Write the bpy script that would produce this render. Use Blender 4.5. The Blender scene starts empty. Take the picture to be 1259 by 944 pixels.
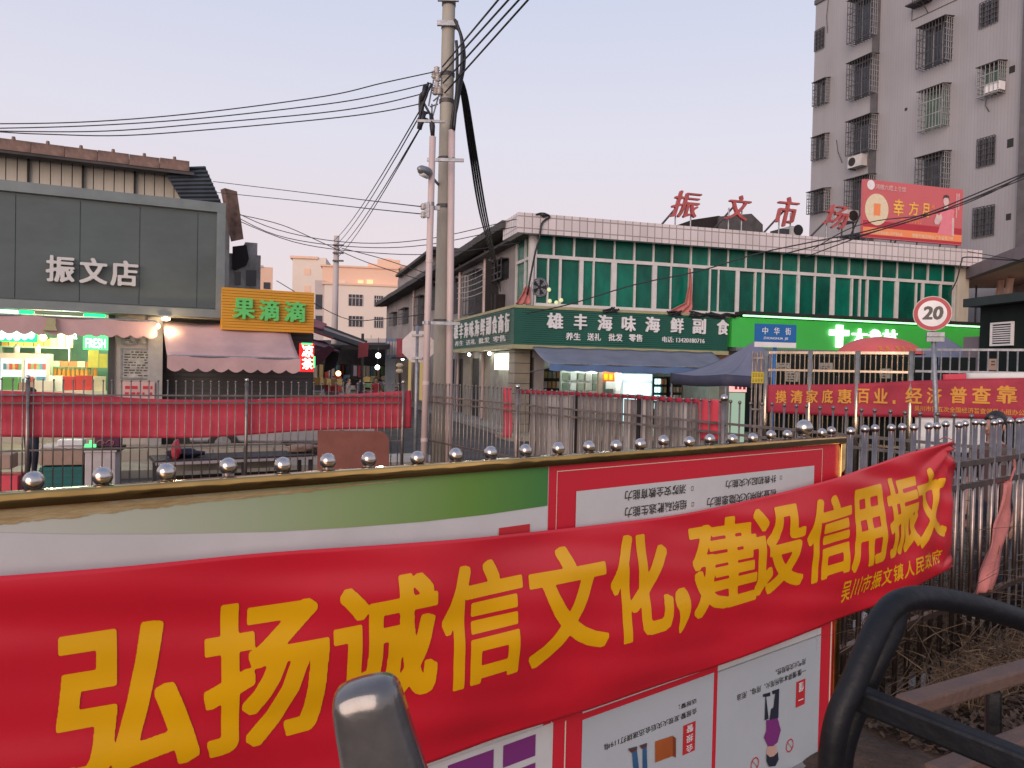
import bpy, bmesh, math, random
import numpy as np
from mathutils import Vector, Matrix, Euler
random.seed(7)
scene = bpy.context.scene
COL = scene.collection
R = math.radians

# ------------------------------------------------------------------ camera, sky, sun, exposure
PW, PH, FPX = 1259.0, 944.0, 951.0
EYE = 2.1
PITCH, ROLL = 0.0179, 0.0227
cam_d = bpy.data.cameras.new("camera")
cam = bpy.data.objects.new("camera", cam_d)
COL.objects.link(cam)
CAMR = Euler((math.pi/2-PITCH, 0, 0)).to_matrix() @ Matrix.Rotation(ROLL, 3, 'Z')
cam.matrix_world = Matrix.Translation((0, 0, EYE)) @ CAMR.to_4x4()
cam_d.sensor_width = 36.0
cam_d.lens = 36.0*FPX/PW
cam_d.clip_start = 0.05
cam_d.clip_end = 3000
cam_d.dof.use_dof = True
cam_d.dof.focus_distance = 5.0
cam_d.dof.aperture_fstop = 18.0
scene.camera = cam

world = bpy.data.worlds.new("World")
scene.world = world
world.use_nodes = True
wn, wl = world.node_tree.nodes, world.node_tree.links
wn.clear()
SUN_EL, SUN_AZ = R(12), R(205)         # low, behind the camera and a little to the left
w_out = wn.new('ShaderNodeOutputWorld')
w_bg = wn.new('ShaderNodeBackground')
w_geo = wn.new('ShaderNodeTexCoord')
w_sep = wn.new('ShaderNodeSeparateXYZ')
w_ramp = wn.new('ShaderNodeValToRGB')
w_sky = wn.new('ShaderNodeTexSky')
w_sky.sky_type = 'NISHITA'; w_sky.sun_disc = False
w_sky.sun_elevation = SUN_EL; w_sky.sun_rotation = SUN_AZ
w_mul = wn.new('ShaderNodeMix'); w_mul.data_type = 'RGBA'; w_mul.blend_type = 'MULTIPLY'; w_mul.inputs[0].default_value = 1
w_mul.inputs[7].default_value = (0.10, 0.10, 0.10, 1)
w_mix = wn.new('ShaderNodeMix'); w_mix.data_type = 'RGBA'; w_mix.inputs[0].default_value = 0.90
wl.new(w_geo.outputs['Generated'], w_sep.inputs[0])
wl.new(w_sep.outputs['Z'], w_ramp.inputs[0])
cr = w_ramp.color_ramp
cr.elements[0].position = 0.0; cr.elements[0].color = (0.88, 0.745, 0.77, 1)
cr.elements[1].position = 0.95; cr.elements[1].color = (0.42, 0.50, 0.76, 1)
e = cr.elements.new(0.17); e.color = (0.87, 0.765, 0.81, 1)
e = cr.elements.new(0.28); e.color = (0.82, 0.795, 0.90, 1)
e = cr.elements.new(0.43); e.color = (0.69, 0.725, 0.89, 1)
wl.new(w_sky.outputs[0], w_mul.inputs[6])
wl.new(w_mul.outputs[2], w_mix.inputs[6])
wl.new(w_ramp.outputs[0], w_mix.inputs[7])
wl.new(w_mix.outputs[2], w_bg.inputs[0])
w_bg.inputs[1].default_value = 1.0
wl.new(w_bg.outputs[0], w_out.inputs[0])

sun_d = bpy.data.lights.new("sun", 'SUN')
sun_d.energy = 2.6; sun_d.angle = R(48); sun_d.color = (1.0, 0.76, 0.65)
sun = bpy.data.objects.new("sun", sun_d); COL.objects.link(sun)
sdir = Vector((math.sin(SUN_AZ)*math.cos(SUN_EL), math.cos(SUN_AZ)*math.cos(SUN_EL), math.sin(SUN_EL)))
sun.rotation_euler = sdir.to_track_quat('Z', 'Y').to_euler()

scene.view_settings.view_transform = 'Standard'
scene.view_settings.look = 'None'
scene.view_settings.exposure = 0.0
scene.view_settings.gamma = 1.0

# ------------------------------------------------------------------ helpers
def ray(px, py):
    d = CAMR @ Vector(((px-PW/2)/FPX, -(py-PH/2)/FPX, -1.0))
    return d / d.y
def pt(px, py, Y):
    return Vector((0, 0, EYE)) + ray(px, py)*Y
def lin(c):
    c /= 255.0
    return c/12.92 if c <= 0.04045 else ((c+0.055)/1.055)**2.4
def C(r, g, b): return (lin(r), lin(g), lin(b), 1)

def mat(name, col, rough=0.6, metal=0.0, var=0.18, scale=3.0, bump=0.0, bscale=40.0, col2=None, spec=0.5, trans=0.0, stretch=None, emit=None, es=0.0, coat=0.0):
    m = bpy.data.materials.new(name); m.use_nodes = True
    n, l = m.node_tree.nodes, m.node_tree.links
    b = n['Principled BSDF']
    b.inputs['Roughness'].default_value = rough
    b.inputs['Metallic'].default_value = metal
    b.inputs['Specular IOR Level'].default_value = spec
    b.inputs['Coat Weight'].default_value = coat
    if trans: b.inputs['Transmission Weight'].default_value = trans
    if len(col) == 3: col = (*col, 1)
    tc = n.new('ShaderNodeTexCoord'); mp = n.new('ShaderNodeMapping')
    l.new(tc.outputs['Object'], mp.inputs[0])
    if stretch: mp.inputs['Scale'].default_value = stretch
    if var > 0 or col2:
        nz = n.new('ShaderNodeTexNoise'); nz.inputs['Scale'].default_value = scale; nz.inputs['Detail'].default_value = 6; nz.inputs['Roughness'].default_value = 0.65
        l.new(mp.outputs[0], nz.inputs[0])
        rp = n.new('ShaderNodeValToRGB'); rp.color_ramp.elements[0].position = 0.3; rp.color_ramp.elements[1].position = 0.72
        c2 = col2 if col2 else tuple(x*(1-var*1.3) for x in col[:3])+(1,)
        if len(c2) == 3: c2 = (*c2, 1)
        c1 = col if col2 else tuple(min(1, x*(1+var*0.6)) for x in col[:3])+(1,)
        rp.color_ramp.elements[0].color = c2; rp.color_ramp.elements[1].color = c1
        l.new(nz.outputs[0], rp.inputs[0]); l.new(rp.outputs[0], b.inputs['Base Color'])
        mr = n.new('ShaderNodeMapRange'); mr.inputs[3].default_value = min(1, rough+0.12); mr.inputs[4].default_value = max(0.02, rough-0.08)
        l.new(nz.outputs[0], mr.inputs[0]); l.new(mr.outputs[0], b.inputs['Roughness'])
    else:
        b.inputs['Base Color'].default_value = col
    if bump:
        bz = n.new('ShaderNodeTexNoise'); bz.inputs['Scale'].default_value = bscale; bz.inputs['Detail'].default_value = 4
        l.new(mp.outputs[0], bz.inputs[0])
        bp = n.new('ShaderNodeBump'); bp.inputs['Strength'].default_value = bump; bp.inputs['Distance'].default_value = 0.01
        l.new(bz.outputs[0], bp.inputs['Height']); l.new(bp.outputs[0], b.inputs['Normal'])
    if emit:
        b.inputs['Emission Color'].default_value = emit; b.inputs['Emission Strength'].default_value = es
    return m
def glow(name, col, s):
    m = bpy.data.materials.new(name); m.use_nodes = True
    n, l = m.node_tree.nodes, m.node_tree.links
    n.clear(); o = n.new('ShaderNodeOutputMaterial'); em = n.new('ShaderNodeEmission')
    em.inputs[0].default_value = col if len(col) == 4 else (*col, 1); em.inputs[1].default_value = s
    l.new(em.outputs[0], o.inputs[0]); return m
def tilemat(name, col, grout, sx, sz, gw=0.05, rough=0.35, var=0.12, offset=0.0, stain=0.25):
    """wall tiles in the object's own X-Z plane, sx by sz metres"""
    m = mat(name, col, rough, var=0)
    n, l = m.node_tree.nodes, m.node_tree.links; b = n['Principled BSDF']
    tc = n.new('ShaderNodeTexCoord'); sp = n.new('ShaderNodeSeparateXYZ'); cb = n.new('ShaderNodeCombineXYZ')
    l.new(tc.outputs['Object'], sp.inputs[0]); 
    ad = n.new('ShaderNodeMath'); ad.operation = 'ADD'
    l.new(sp.outputs['X'], ad.inputs[0]); l.new(sp.outputs['Y'], ad.inputs[1])
    l.new(ad.outputs[0], cb.inputs[0]); l.new(sp.outputs['Z'], cb.inputs[1])
    br = n.new('ShaderNodeTexBrick'); br.offset = offset
    br.inputs['Scale'].default_value = 1.0; br.inputs['Brick Width'].default_value = sx; br.inputs['Row Height'].default_value = sz
    br.inputs['Mortar Size'].default_value = gw*min(sx, sz); br.inputs['Mortar Smooth'].default_value = 0.2
    br.inputs['Color1'].default_value = (*[x*(1-var) for x in col[:3]], 1); br.inputs['Color2'].default_value = (*[min(1, x*(1+var*.4)) for x in col[:3]], 1)
    br.inputs['Mortar'].default_value = (*grout[:3], 1)
    l.new(cb.outputs[0], br.inputs[0])
    nz = n.new('ShaderNodeTexNoise'); nz.inputs['Scale'].default_value = 0.7; nz.inputs['Detail'].default_value = 7
    mp = n.new('ShaderNodeMapping'); mp.inputs['Scale'].default_value = (1, 1, 0.35)
    l.new(tc.outputs['Object'], mp.inputs[0]); l.new(mp.outputs[0], nz.inputs[0])
    mr = n.new('ShaderNodeMapRange'); mr.inputs[1].default_value = .3; mr.inputs[2].default_value = .7; mr.inputs[3].default_value = 1-stain; mr.inputs[4].default_value = 1
    l.new(nz.outputs[0], mr.inputs[0])
    mx = n.new('ShaderNodeMix'); mx.data_type = 'RGBA'; mx.blend_type = 'MULTIPLY'; mx.inputs[0].default_value = 1
    l.new(br.outputs['Color'], mx.inputs[6]); l.new(mr.outputs[0], mx.inputs[7]); l.new(mx.outputs[2], b.inputs['Base Color'])
    bp = n.new('ShaderNodeBump'); bp.inputs['Strength'].default_value = 0.4; bp.inputs['Distance'].default_value = 0.01; bp.invert = True
    l.new(br.outputs['Fac'], bp.inputs['Height']); l.new(bp.outputs[0], b.inputs['Normal'])
    return m

class MB:
    def __init__(s): s.v = []; s.f = []; s.uv = None
    def add(s, vs, fs):
        k = len(s.v); s.v += [tuple(p) for p in vs]; s.f += [tuple(k+i for i in f) for f in fs]; return s
    def box(s, x0, x1, y0, y1, z0, z1):
        if x0 > x1: x0, x1 = x1, x0
        if y0 > y1: y0, y1 = y1, y0
        if z0 > z1: z0, z1 = z1, z0
        return s.add([(x0,y0,z0),(x1,y0,z0),(x1,y1,z0),(x0,y1,z0),(x0,y0,z1),(x1,y0,z1),(x1,y1,z1),(x0,y1,z1)],
                     [(0,3,2,1),(4,5,6,7),(0,1,5,4),(1,2,6,5),(2,3,7,6),(3,0,4,7)])
    def bar(s, p, q, r0, r1=None, n=8, cap=True):
        return s.tube([p, q], [r0, r0 if r1 is None else r1], n, cap)
    def tube(s, pts, r, n=6, cap=True):
        pts = [Vector(p) for p in pts]; m = len(pts)
        rs = r if isinstance(r, (list, tuple)) else [r]*m
        k = len(s.v); prev = None
        for i, p in enumerate(pts):
            t = (pts[min(i+1, m-1)]-pts[max(i-1, 0)]).normalized()
            if prev is None:
                a = Vector((0, 0, 1)) if abs(t.z) < 0.9 else Vector((1, 0, 0))
                u = t.cross(a).normalized()
            else:
                u = (prev - t*prev.dot(t)).normalized()
            prev = u; w = t.cross(u)
            for j in range(n):
                an = 2*math.pi*j/n
                s.v.append(tuple(p + (u*math.cos(an)+w*math.sin(an))*rs[i]))
        for i in range(m-1):
            for j in range(n):
                a = k+i*n+j; b = k+i*n+(j+1) % n
                s.f.append((a, b, b+n, a+n))
        if cap:
            s.f.append(tuple(k+j for j in reversed(range(n)))); s.f.append(tuple(k+(m-1)*n+j for j in range(n)))
        return s
    def lathe(s, c, prof, n=12):
        c = Vector(c); k = len(s.v); m = len(prof)
        for r, z in prof:
            for j in range(n):
                a = 2*math.pi*j/n; s.v.append((c.x+r*math.cos(a), c.y+r*math.sin(a), c.z+z))
        for i in range(m-1):
            for j in range(n):
                a = k+i*n+j; b = k+i*n+(j+1) % n
                s.f.append((a, b, b+n, a+n))
        s.f.append(tuple(k+j for j in reversed(range(n)))); s.f.append(tuple(k+(m-1)*n+j for j in range(n)))
        return s
    def ball(s, c, r, n=12, h=8, sc=(1, 1, 1)):
        k = len(s.v)
        for i in range(h+1):
            t = math.pi*i/h
            for j in range(n):
                a = 2*math.pi*j/n
                s.v.append((c[0]+r*sc[0]*max(math.sin(t), 0.02)*math.cos(a), c[1]+r*sc[1]*max(math.sin(t), 0.02)*math.sin(a), c[2]-r*sc[2]*math.cos(t)))
        for i in range(h):
            for j in range(n):
                a = k+i*n+j; b = k+i*n+(j+1) % n
                s.f.append((a, b, b+n, a+n))
        s.f.append(tuple(k+j for j in reversed(range(n)))); s.f.append(tuple(k+h*n+j for j in range(n)))
        return s
    def prism(s, poly, y0, y1):
        """poly: (x,z) points counter-clockwise seen from -y"""
        k = len(s.v); n = len(poly)
        s.v += [(x, y0, z) for x, z in poly] + [(x, y1, z) for x, z in poly]
        s.f.append(tuple(k+i for i in range(n))); s.f.append(tuple(k+n+i for i in reversed(range(n))))
        for i in range(n):
            j = (i+1) % n; s.f.append((k+j, k+i, k+n+i, k+n+j))
        return s
    def slab(s, pts, th):
        """a closed plate: polygon of 3-D points thickened along its normal by th"""
        P = [Vector(p) for p in pts]; nn = (P[1]-P[0]).cross(P[2]-P[0]).normalized()*th
        k = len(s.v); n = len(P)
        s.v += [tuple(p) for p in P] + [tuple(p-nn) for p in P]
        s.f.append(tuple(k+i for i in range(n))); s.f.append(tuple(k+n+i for i in reversed(range(n))))
        for i in range(n):
            j = (i+1) % n; s.f.append((k+j, k+i, k+n+i, k+n+j))
        return s
    def grid(s, fn, nu, nv, th=None):
        """surface fn(u,v)->point, u,v in 0..1; th = (vector) thickness"""
        k = len(s.v)
        pts = [Vector(fn(i/nu, j/nv)) for i in range(nu+1) for j in range(nv+1)]
        s.v += [tuple(p) for p in pts]
        q = lambda i, j: k+i*(nv+1)+j
        for i in range(nu):
            for j in range(nv): s.f.append((q(i, j), q(i+1, j), q(i+1, j+1), q(i, j+1)))
        if th is not None:
            th = Vector(th); K = len(pts); s.v += [tuple(p+th) for p in pts]
            for i in range(nu):
                for j in range(nv): s.f.append((K+q(i, j), K+q(i, j+1), K+q(i+1, j+1), K+q(i+1, j)))
            for i in range(nu):
                s.f.append((q(i, 0), K+q(i, 0), K+q(i+1, 0), q(i+1, 0))); s.f.append((q(i, nv), q(i+1, nv), K+q(i+1, nv), K+q(i, nv)))
            for j in range(nv):
                s.f.append((q(0, j), q(0, j+1), K+q(0, j+1), K+q(0, j))); s.f.append((q(nu, j), K+q(nu, j), K+q(nu, j+1), q(nu, j+1)))
        return s
    def mesh(s, name):
        me = bpy.data.meshes.new(name); me.from_pydata(s.v, [], s.f); me.update(); return me
    def build(s, name, m, parent=None, smooth=False, loc=None):
        return link(s.mesh(name), name, m, parent, smooth, loc)
def link(me, name, m, parent=None, smooth=False, loc=None):
    if m is not None and not me.materials:
        for x in (m if isinstance(m, (list, tuple)) else [m]): me.materials.append(x)
    if smooth:
        for p in me.polygons: p.use_smooth = True
    o = bpy.data.objects.new(name, me); COL.objects.link(o)
    if parent is not None: o.parent = parent
    if loc is not None: o.location = loc
    return o
def tag(o, label=None, cat=None, group=None, kind=None):
    if label: o['label'] = label
    if cat: o['category'] = cat
    if group: o['group'] = group
    if kind: o['kind'] = kind
    return o
def empty(name, loc=(0, 0, 0), rz=0, label=None, cat=None, group=None, kind=None, parent=None):
    o = bpy.data.objects.new(name, None); COL.objects.link(o)
    o.location = loc; o.rotation_euler = (0, 0, rz); o.empty_display_size = 0.1
    if parent: o.parent = parent
    return tag(o, label, cat, group, kind)
def smooth_angle(o, deg=40):
    me = o.data
    for p in me.polygons: p.use_smooth = True
    bm = bmesh.new(); bm.from_mesh(me)
    for e_ in bm.edges:
        if len(e_.link_faces) == 2 and e_.calc_face_angle(0) > R(deg): e_.smooth = False
    bm.to_mesh(me); bm.free()

class Wall:
    """a vertical plane: local x to the right along it, y into it (away from the eye), z up"""
    def __init__(s, px, Y, az=None, px2=None, Y2=None, back=0.0):
        p = pt(px, 455, Y)
        s.o = Vector((p.x, p.y, 0))
        if az is None:
            q = pt(px2, 455, Y2); d = Vector((q.x-p.x, q.y-p.y, 0)); s.len = d.length
            s.phi = math.atan2(d.y, d.x)
        else:
            s.phi = math.pi/2-R(az)
        s.u = Vector((math.cos(s.phi), math.sin(s.phi), 0)); s.n = Vector((-math.sin(s.phi), math.cos(s.phi), 0))
        s.o = s.o + s.n*back
        s.M = Matrix.Translation(s.o) @ Matrix.Rotation(s.phi, 4, 'Z'); s.I = s.M.inverted()
    def at(s, px, py, d=0.0):
        """local (x, z) of the pixel on the plane y = d"""
        r = ray(px, py); e_ = Vector((0, 0, EYE)); q = s.o + s.n*d
        t = (q-e_).dot(s.n)/r.dot(s.n); p = s.I @ (e_+r*t)
        return p.x, p.z
    def rect(s, x0, y0, x1, y1, d=0.0):
        """local x0,x1,z0,z1 from the pixel corners top-left, bottom-right (heights read at the middle)"""
        xa = s.at(x0, (y0+y1)/2, d)[0]; xb = s.at(x1, (y0+y1)/2, d)[0]
        xm = (x0+x1)/2
        return xa, xb, s.at(xm, y1, d)[1], s.at(xm, y0, d)[1]
    def w(s, x, y, z): return s.M @ Vector((x, y, z))
    def loc(s, p): return s.I @ Vector(p)
    def empty(s, name, label=None, cat=None, group=None, x=0, y=0, z=0, kind=None):
        o = empty(name, s.w(x, y, z), s.phi, label, cat, group, kind); return o

_gc = {}
def raw_glyph(txt, off, sh):
    c = bpy.data.curves.new('t', 'FONT'); c.body = txt; c.offset = off; c.shear = sh; c.resolution_u = 3
    o = bpy.data.objects.new('t', c); COL.objects.link(o)
    dg = bpy.context.evaluated_depsgraph_get(); dg.update()
    me = bpy.data.meshes.new_from_object(o.evaluated_get(dg))
    V = [(v.co.x, v.co.y) for v in me.vertices]; Fs = [tuple(p.vertices) for p in me.polygons]
    bpy.data.objects.remove(o); bpy.data.curves.remove(c); bpy.data.meshes.remove(me)
    return V, Fs
def thicken(V, Fs, r, N):
    """heavier strokes: the outline grown by r em and re-traced on a grid of N cells per em"""
    V = np.array(V); x0, y0 = V.min(0)-r*1.6-.02; x1, y1 = V.max(0)+r*1.6+.02
    h = 1.0/N; W_, H_ = int((x1-x0)/h)+2, int((y1-y0)/h)+2
    S = 2; g = np.zeros((W_*S, H_*S), bool); hs = h/S
    for f in Fs:
        for k in range(1, len(f)-1):
            T = V[[f[0], f[k], f[k+1]]]
            i0, j0 = np.floor((T.min(0)-(x0, y0))/hs).astype(int); i1, j1 = np.ceil((T.max(0)-(x0, y0))/hs).astype(int)+1
            X, Y = np.meshgrid(x0+np.arange(i0, i1)*hs, y0+np.arange(j0, j1)*hs, indexing='ij')
            def sd(a, b): return (X-b[0])*(a[1]-b[1])-(a[0]-b[0])*(Y-b[1])
            d1, d2, d3 = sd(T[0], T[1]), sd(T[1], T[2]), sd(T[2], T[0])
            inside = ~(((d1 < 0) | (d2 < 0) | (d3 < 0)) & ((d1 > 0) | (d2 > 0) | (d3 > 0)))
            g[i0:i1, j0:j1] |= inside
    rr = r/hs; R_ = int(math.ceil(rr)); out = np.zeros_like(g)
    for i in range(-R_, R_+1):
        for j in range(-R_, R_+1):
            if (i/rr)**4+(j/(rr*.72))**4 <= 1.0: out |= np.roll(np.roll(g, i, 0), j, 1)
    f = out.astype(float)
    for _ in range(2):
        f = (np.roll(f, 1, 0)+f*2+np.roll(f, -1, 0))/4; f = (np.roll(f, 1, 1)+f*2+np.roll(f, -1, 1))/4
    f = f[::S, ::S]; f = f-.5
    W_, H_ = f.shape; F_ = f.tolist(); vid = {}; VV = []; FF = []
    def vtx(k, x, y):
        if k not in vid: vid[k] = len(VV); VV.append((x0+x*h, y0+y*h))
        return vid[k]
    for j in range(H_-1):
        run = None
        for i in range(W_-1):
            a, b, c, d = F_[i][j], F_[i+1][j], F_[i+1][j+1], F_[i][j+1]
            full = a > 0 and b > 0 and c > 0 and d > 0
            if full:
                if run is None: run = i
            if run is not None and (not full or i == W_-2):
                e = i if not full else i+1
                FF.append((vtx((run, j), run, j), vtx((e, j), e, j), vtx((e, j+1), e, j+1), vtx((run, j+1), run, j+1))); run = None
            if full or (a <= 0 and b <= 0 and c <= 0 and d <= 0): continue
            cs = [((i, j), a), ((i+1, j), b), ((i+1, j+1), c), ((i, j+1), d)]; P = []
            for q in range(4):
                (p, v), (p2, v2) = cs[q], cs[(q+1) % 4]
                if v > 0: P.append(vtx(p, *p))
                if (v > 0) != (v2 > 0):
                    t = v/(v-v2); k = (min(p, p2), max(p, p2)); P.append(vtx(k, p[0]+(p2[0]-p[0])*t, p[1]+(p2[1]-p[1])*t))
            if len(P) > 2: FF.append(tuple(P))
    return VV, FF
def glyphs(txt, bold=0.0, sh=0.0, N=34):
    key = (txt, bold, sh, N)
    if key not in _gc:
        if bold > .013:
            V, Fs = thicken(*raw_glyph(txt, 0, sh), bold, N)
        else: V, Fs = raw_glyph(txt, bold, sh)
        x0 = min(v[0] for v in V); x1 = max(v[0] for v in V); y0 = min(v[1] for v in V); y1 = max(v[1] for v in V)
        V = [((v[0]-x0)/(x1-x0), (v[1]-y0)/(y1-y0)) for v in V]
        _gc[key] = (V, Fs)
    return _gc[key]
def lettering(name, txt, x0, x1, z0, z1, y, m, parent, depth=0.004, bold=0.02, sh=0.0, flip=False, N=34):
    """text fitted to the box x0..x1, z0..z1 on plane y, standing depth proud of it; flip = turned upside down"""
    V, Fs = glyphs(txt, bold, sh, N)
    me = bpy.data.meshes.new(name)
    P = []
    for (a, b) in V:
        if flip: a, b = 1-a, 1-b
        P.append((x0+(x1-x0)*a, y-depth, z0+(z1-z0)*b))
    k = len(P); back = [(p[0], y, p[2]) for p in P]
    fs = list(Fs)
    if depth > 0.006:
        cnt = {}
        for f in Fs:
            for i in range(len(f)):
                a, b = f[i], f[(i+1) % len(f)]; cnt[(a, b)] = 1
        side = [(b, a, a+k, b+k) for (a, b) in cnt if (b, a) not in cnt]
        P += back; fs += side
    me.from_pydata(P, [], fs); me.update()
    # face the eye (-y)
    if me.polygons and me.polygons[0].normal.y > 0 and len(Fs): me.flip_normals()
    return link(me, name, m, parent)

def sag(p, q, d, n=14):
    p, q = Vector(p), Vector(q); out = []
    for i in range(n+1):
        t = i/n; v = p.lerp(q, t); v.z -= d*4*t*(1-t); out.append(v)
    return out
def through(pxs, Ys, n=4):
    """Catmull-Rom curve through pixel points at the given depths"""
    P = [pt(a, b, Y) for (a, b), Y in zip(pxs, Ys)]
    return crom(P, n)
def crom(P, n=5):
    P = [Vector(p) for p in P]
    if len(P) < 3: return P
    out = []
    for i in range(len(P)-1):
        a, b, c, d = P[max(i-1, 0)], P[i], P[i+1], P[min(i+2, len(P)-1)]
        for k in range(n):
            t = k/n
            out.append(0.5*((2*b)+(c-a)*t+(2*a-5*b+4*c-d)*t*t+(3*b-a-3*c+d)*t**3))
    out.append(P[-1]); return out
def place_light(name, p, energy, col, r=0.1, parent=None):
    d = bpy.data.lights.new(name, 'POINT'); d.energy = energy; d.color = col; d.shadow_soft_size = r
    o = bpy.data.objects.new(name, d); COL.objects.link(o); o.location = p
    return o

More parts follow.
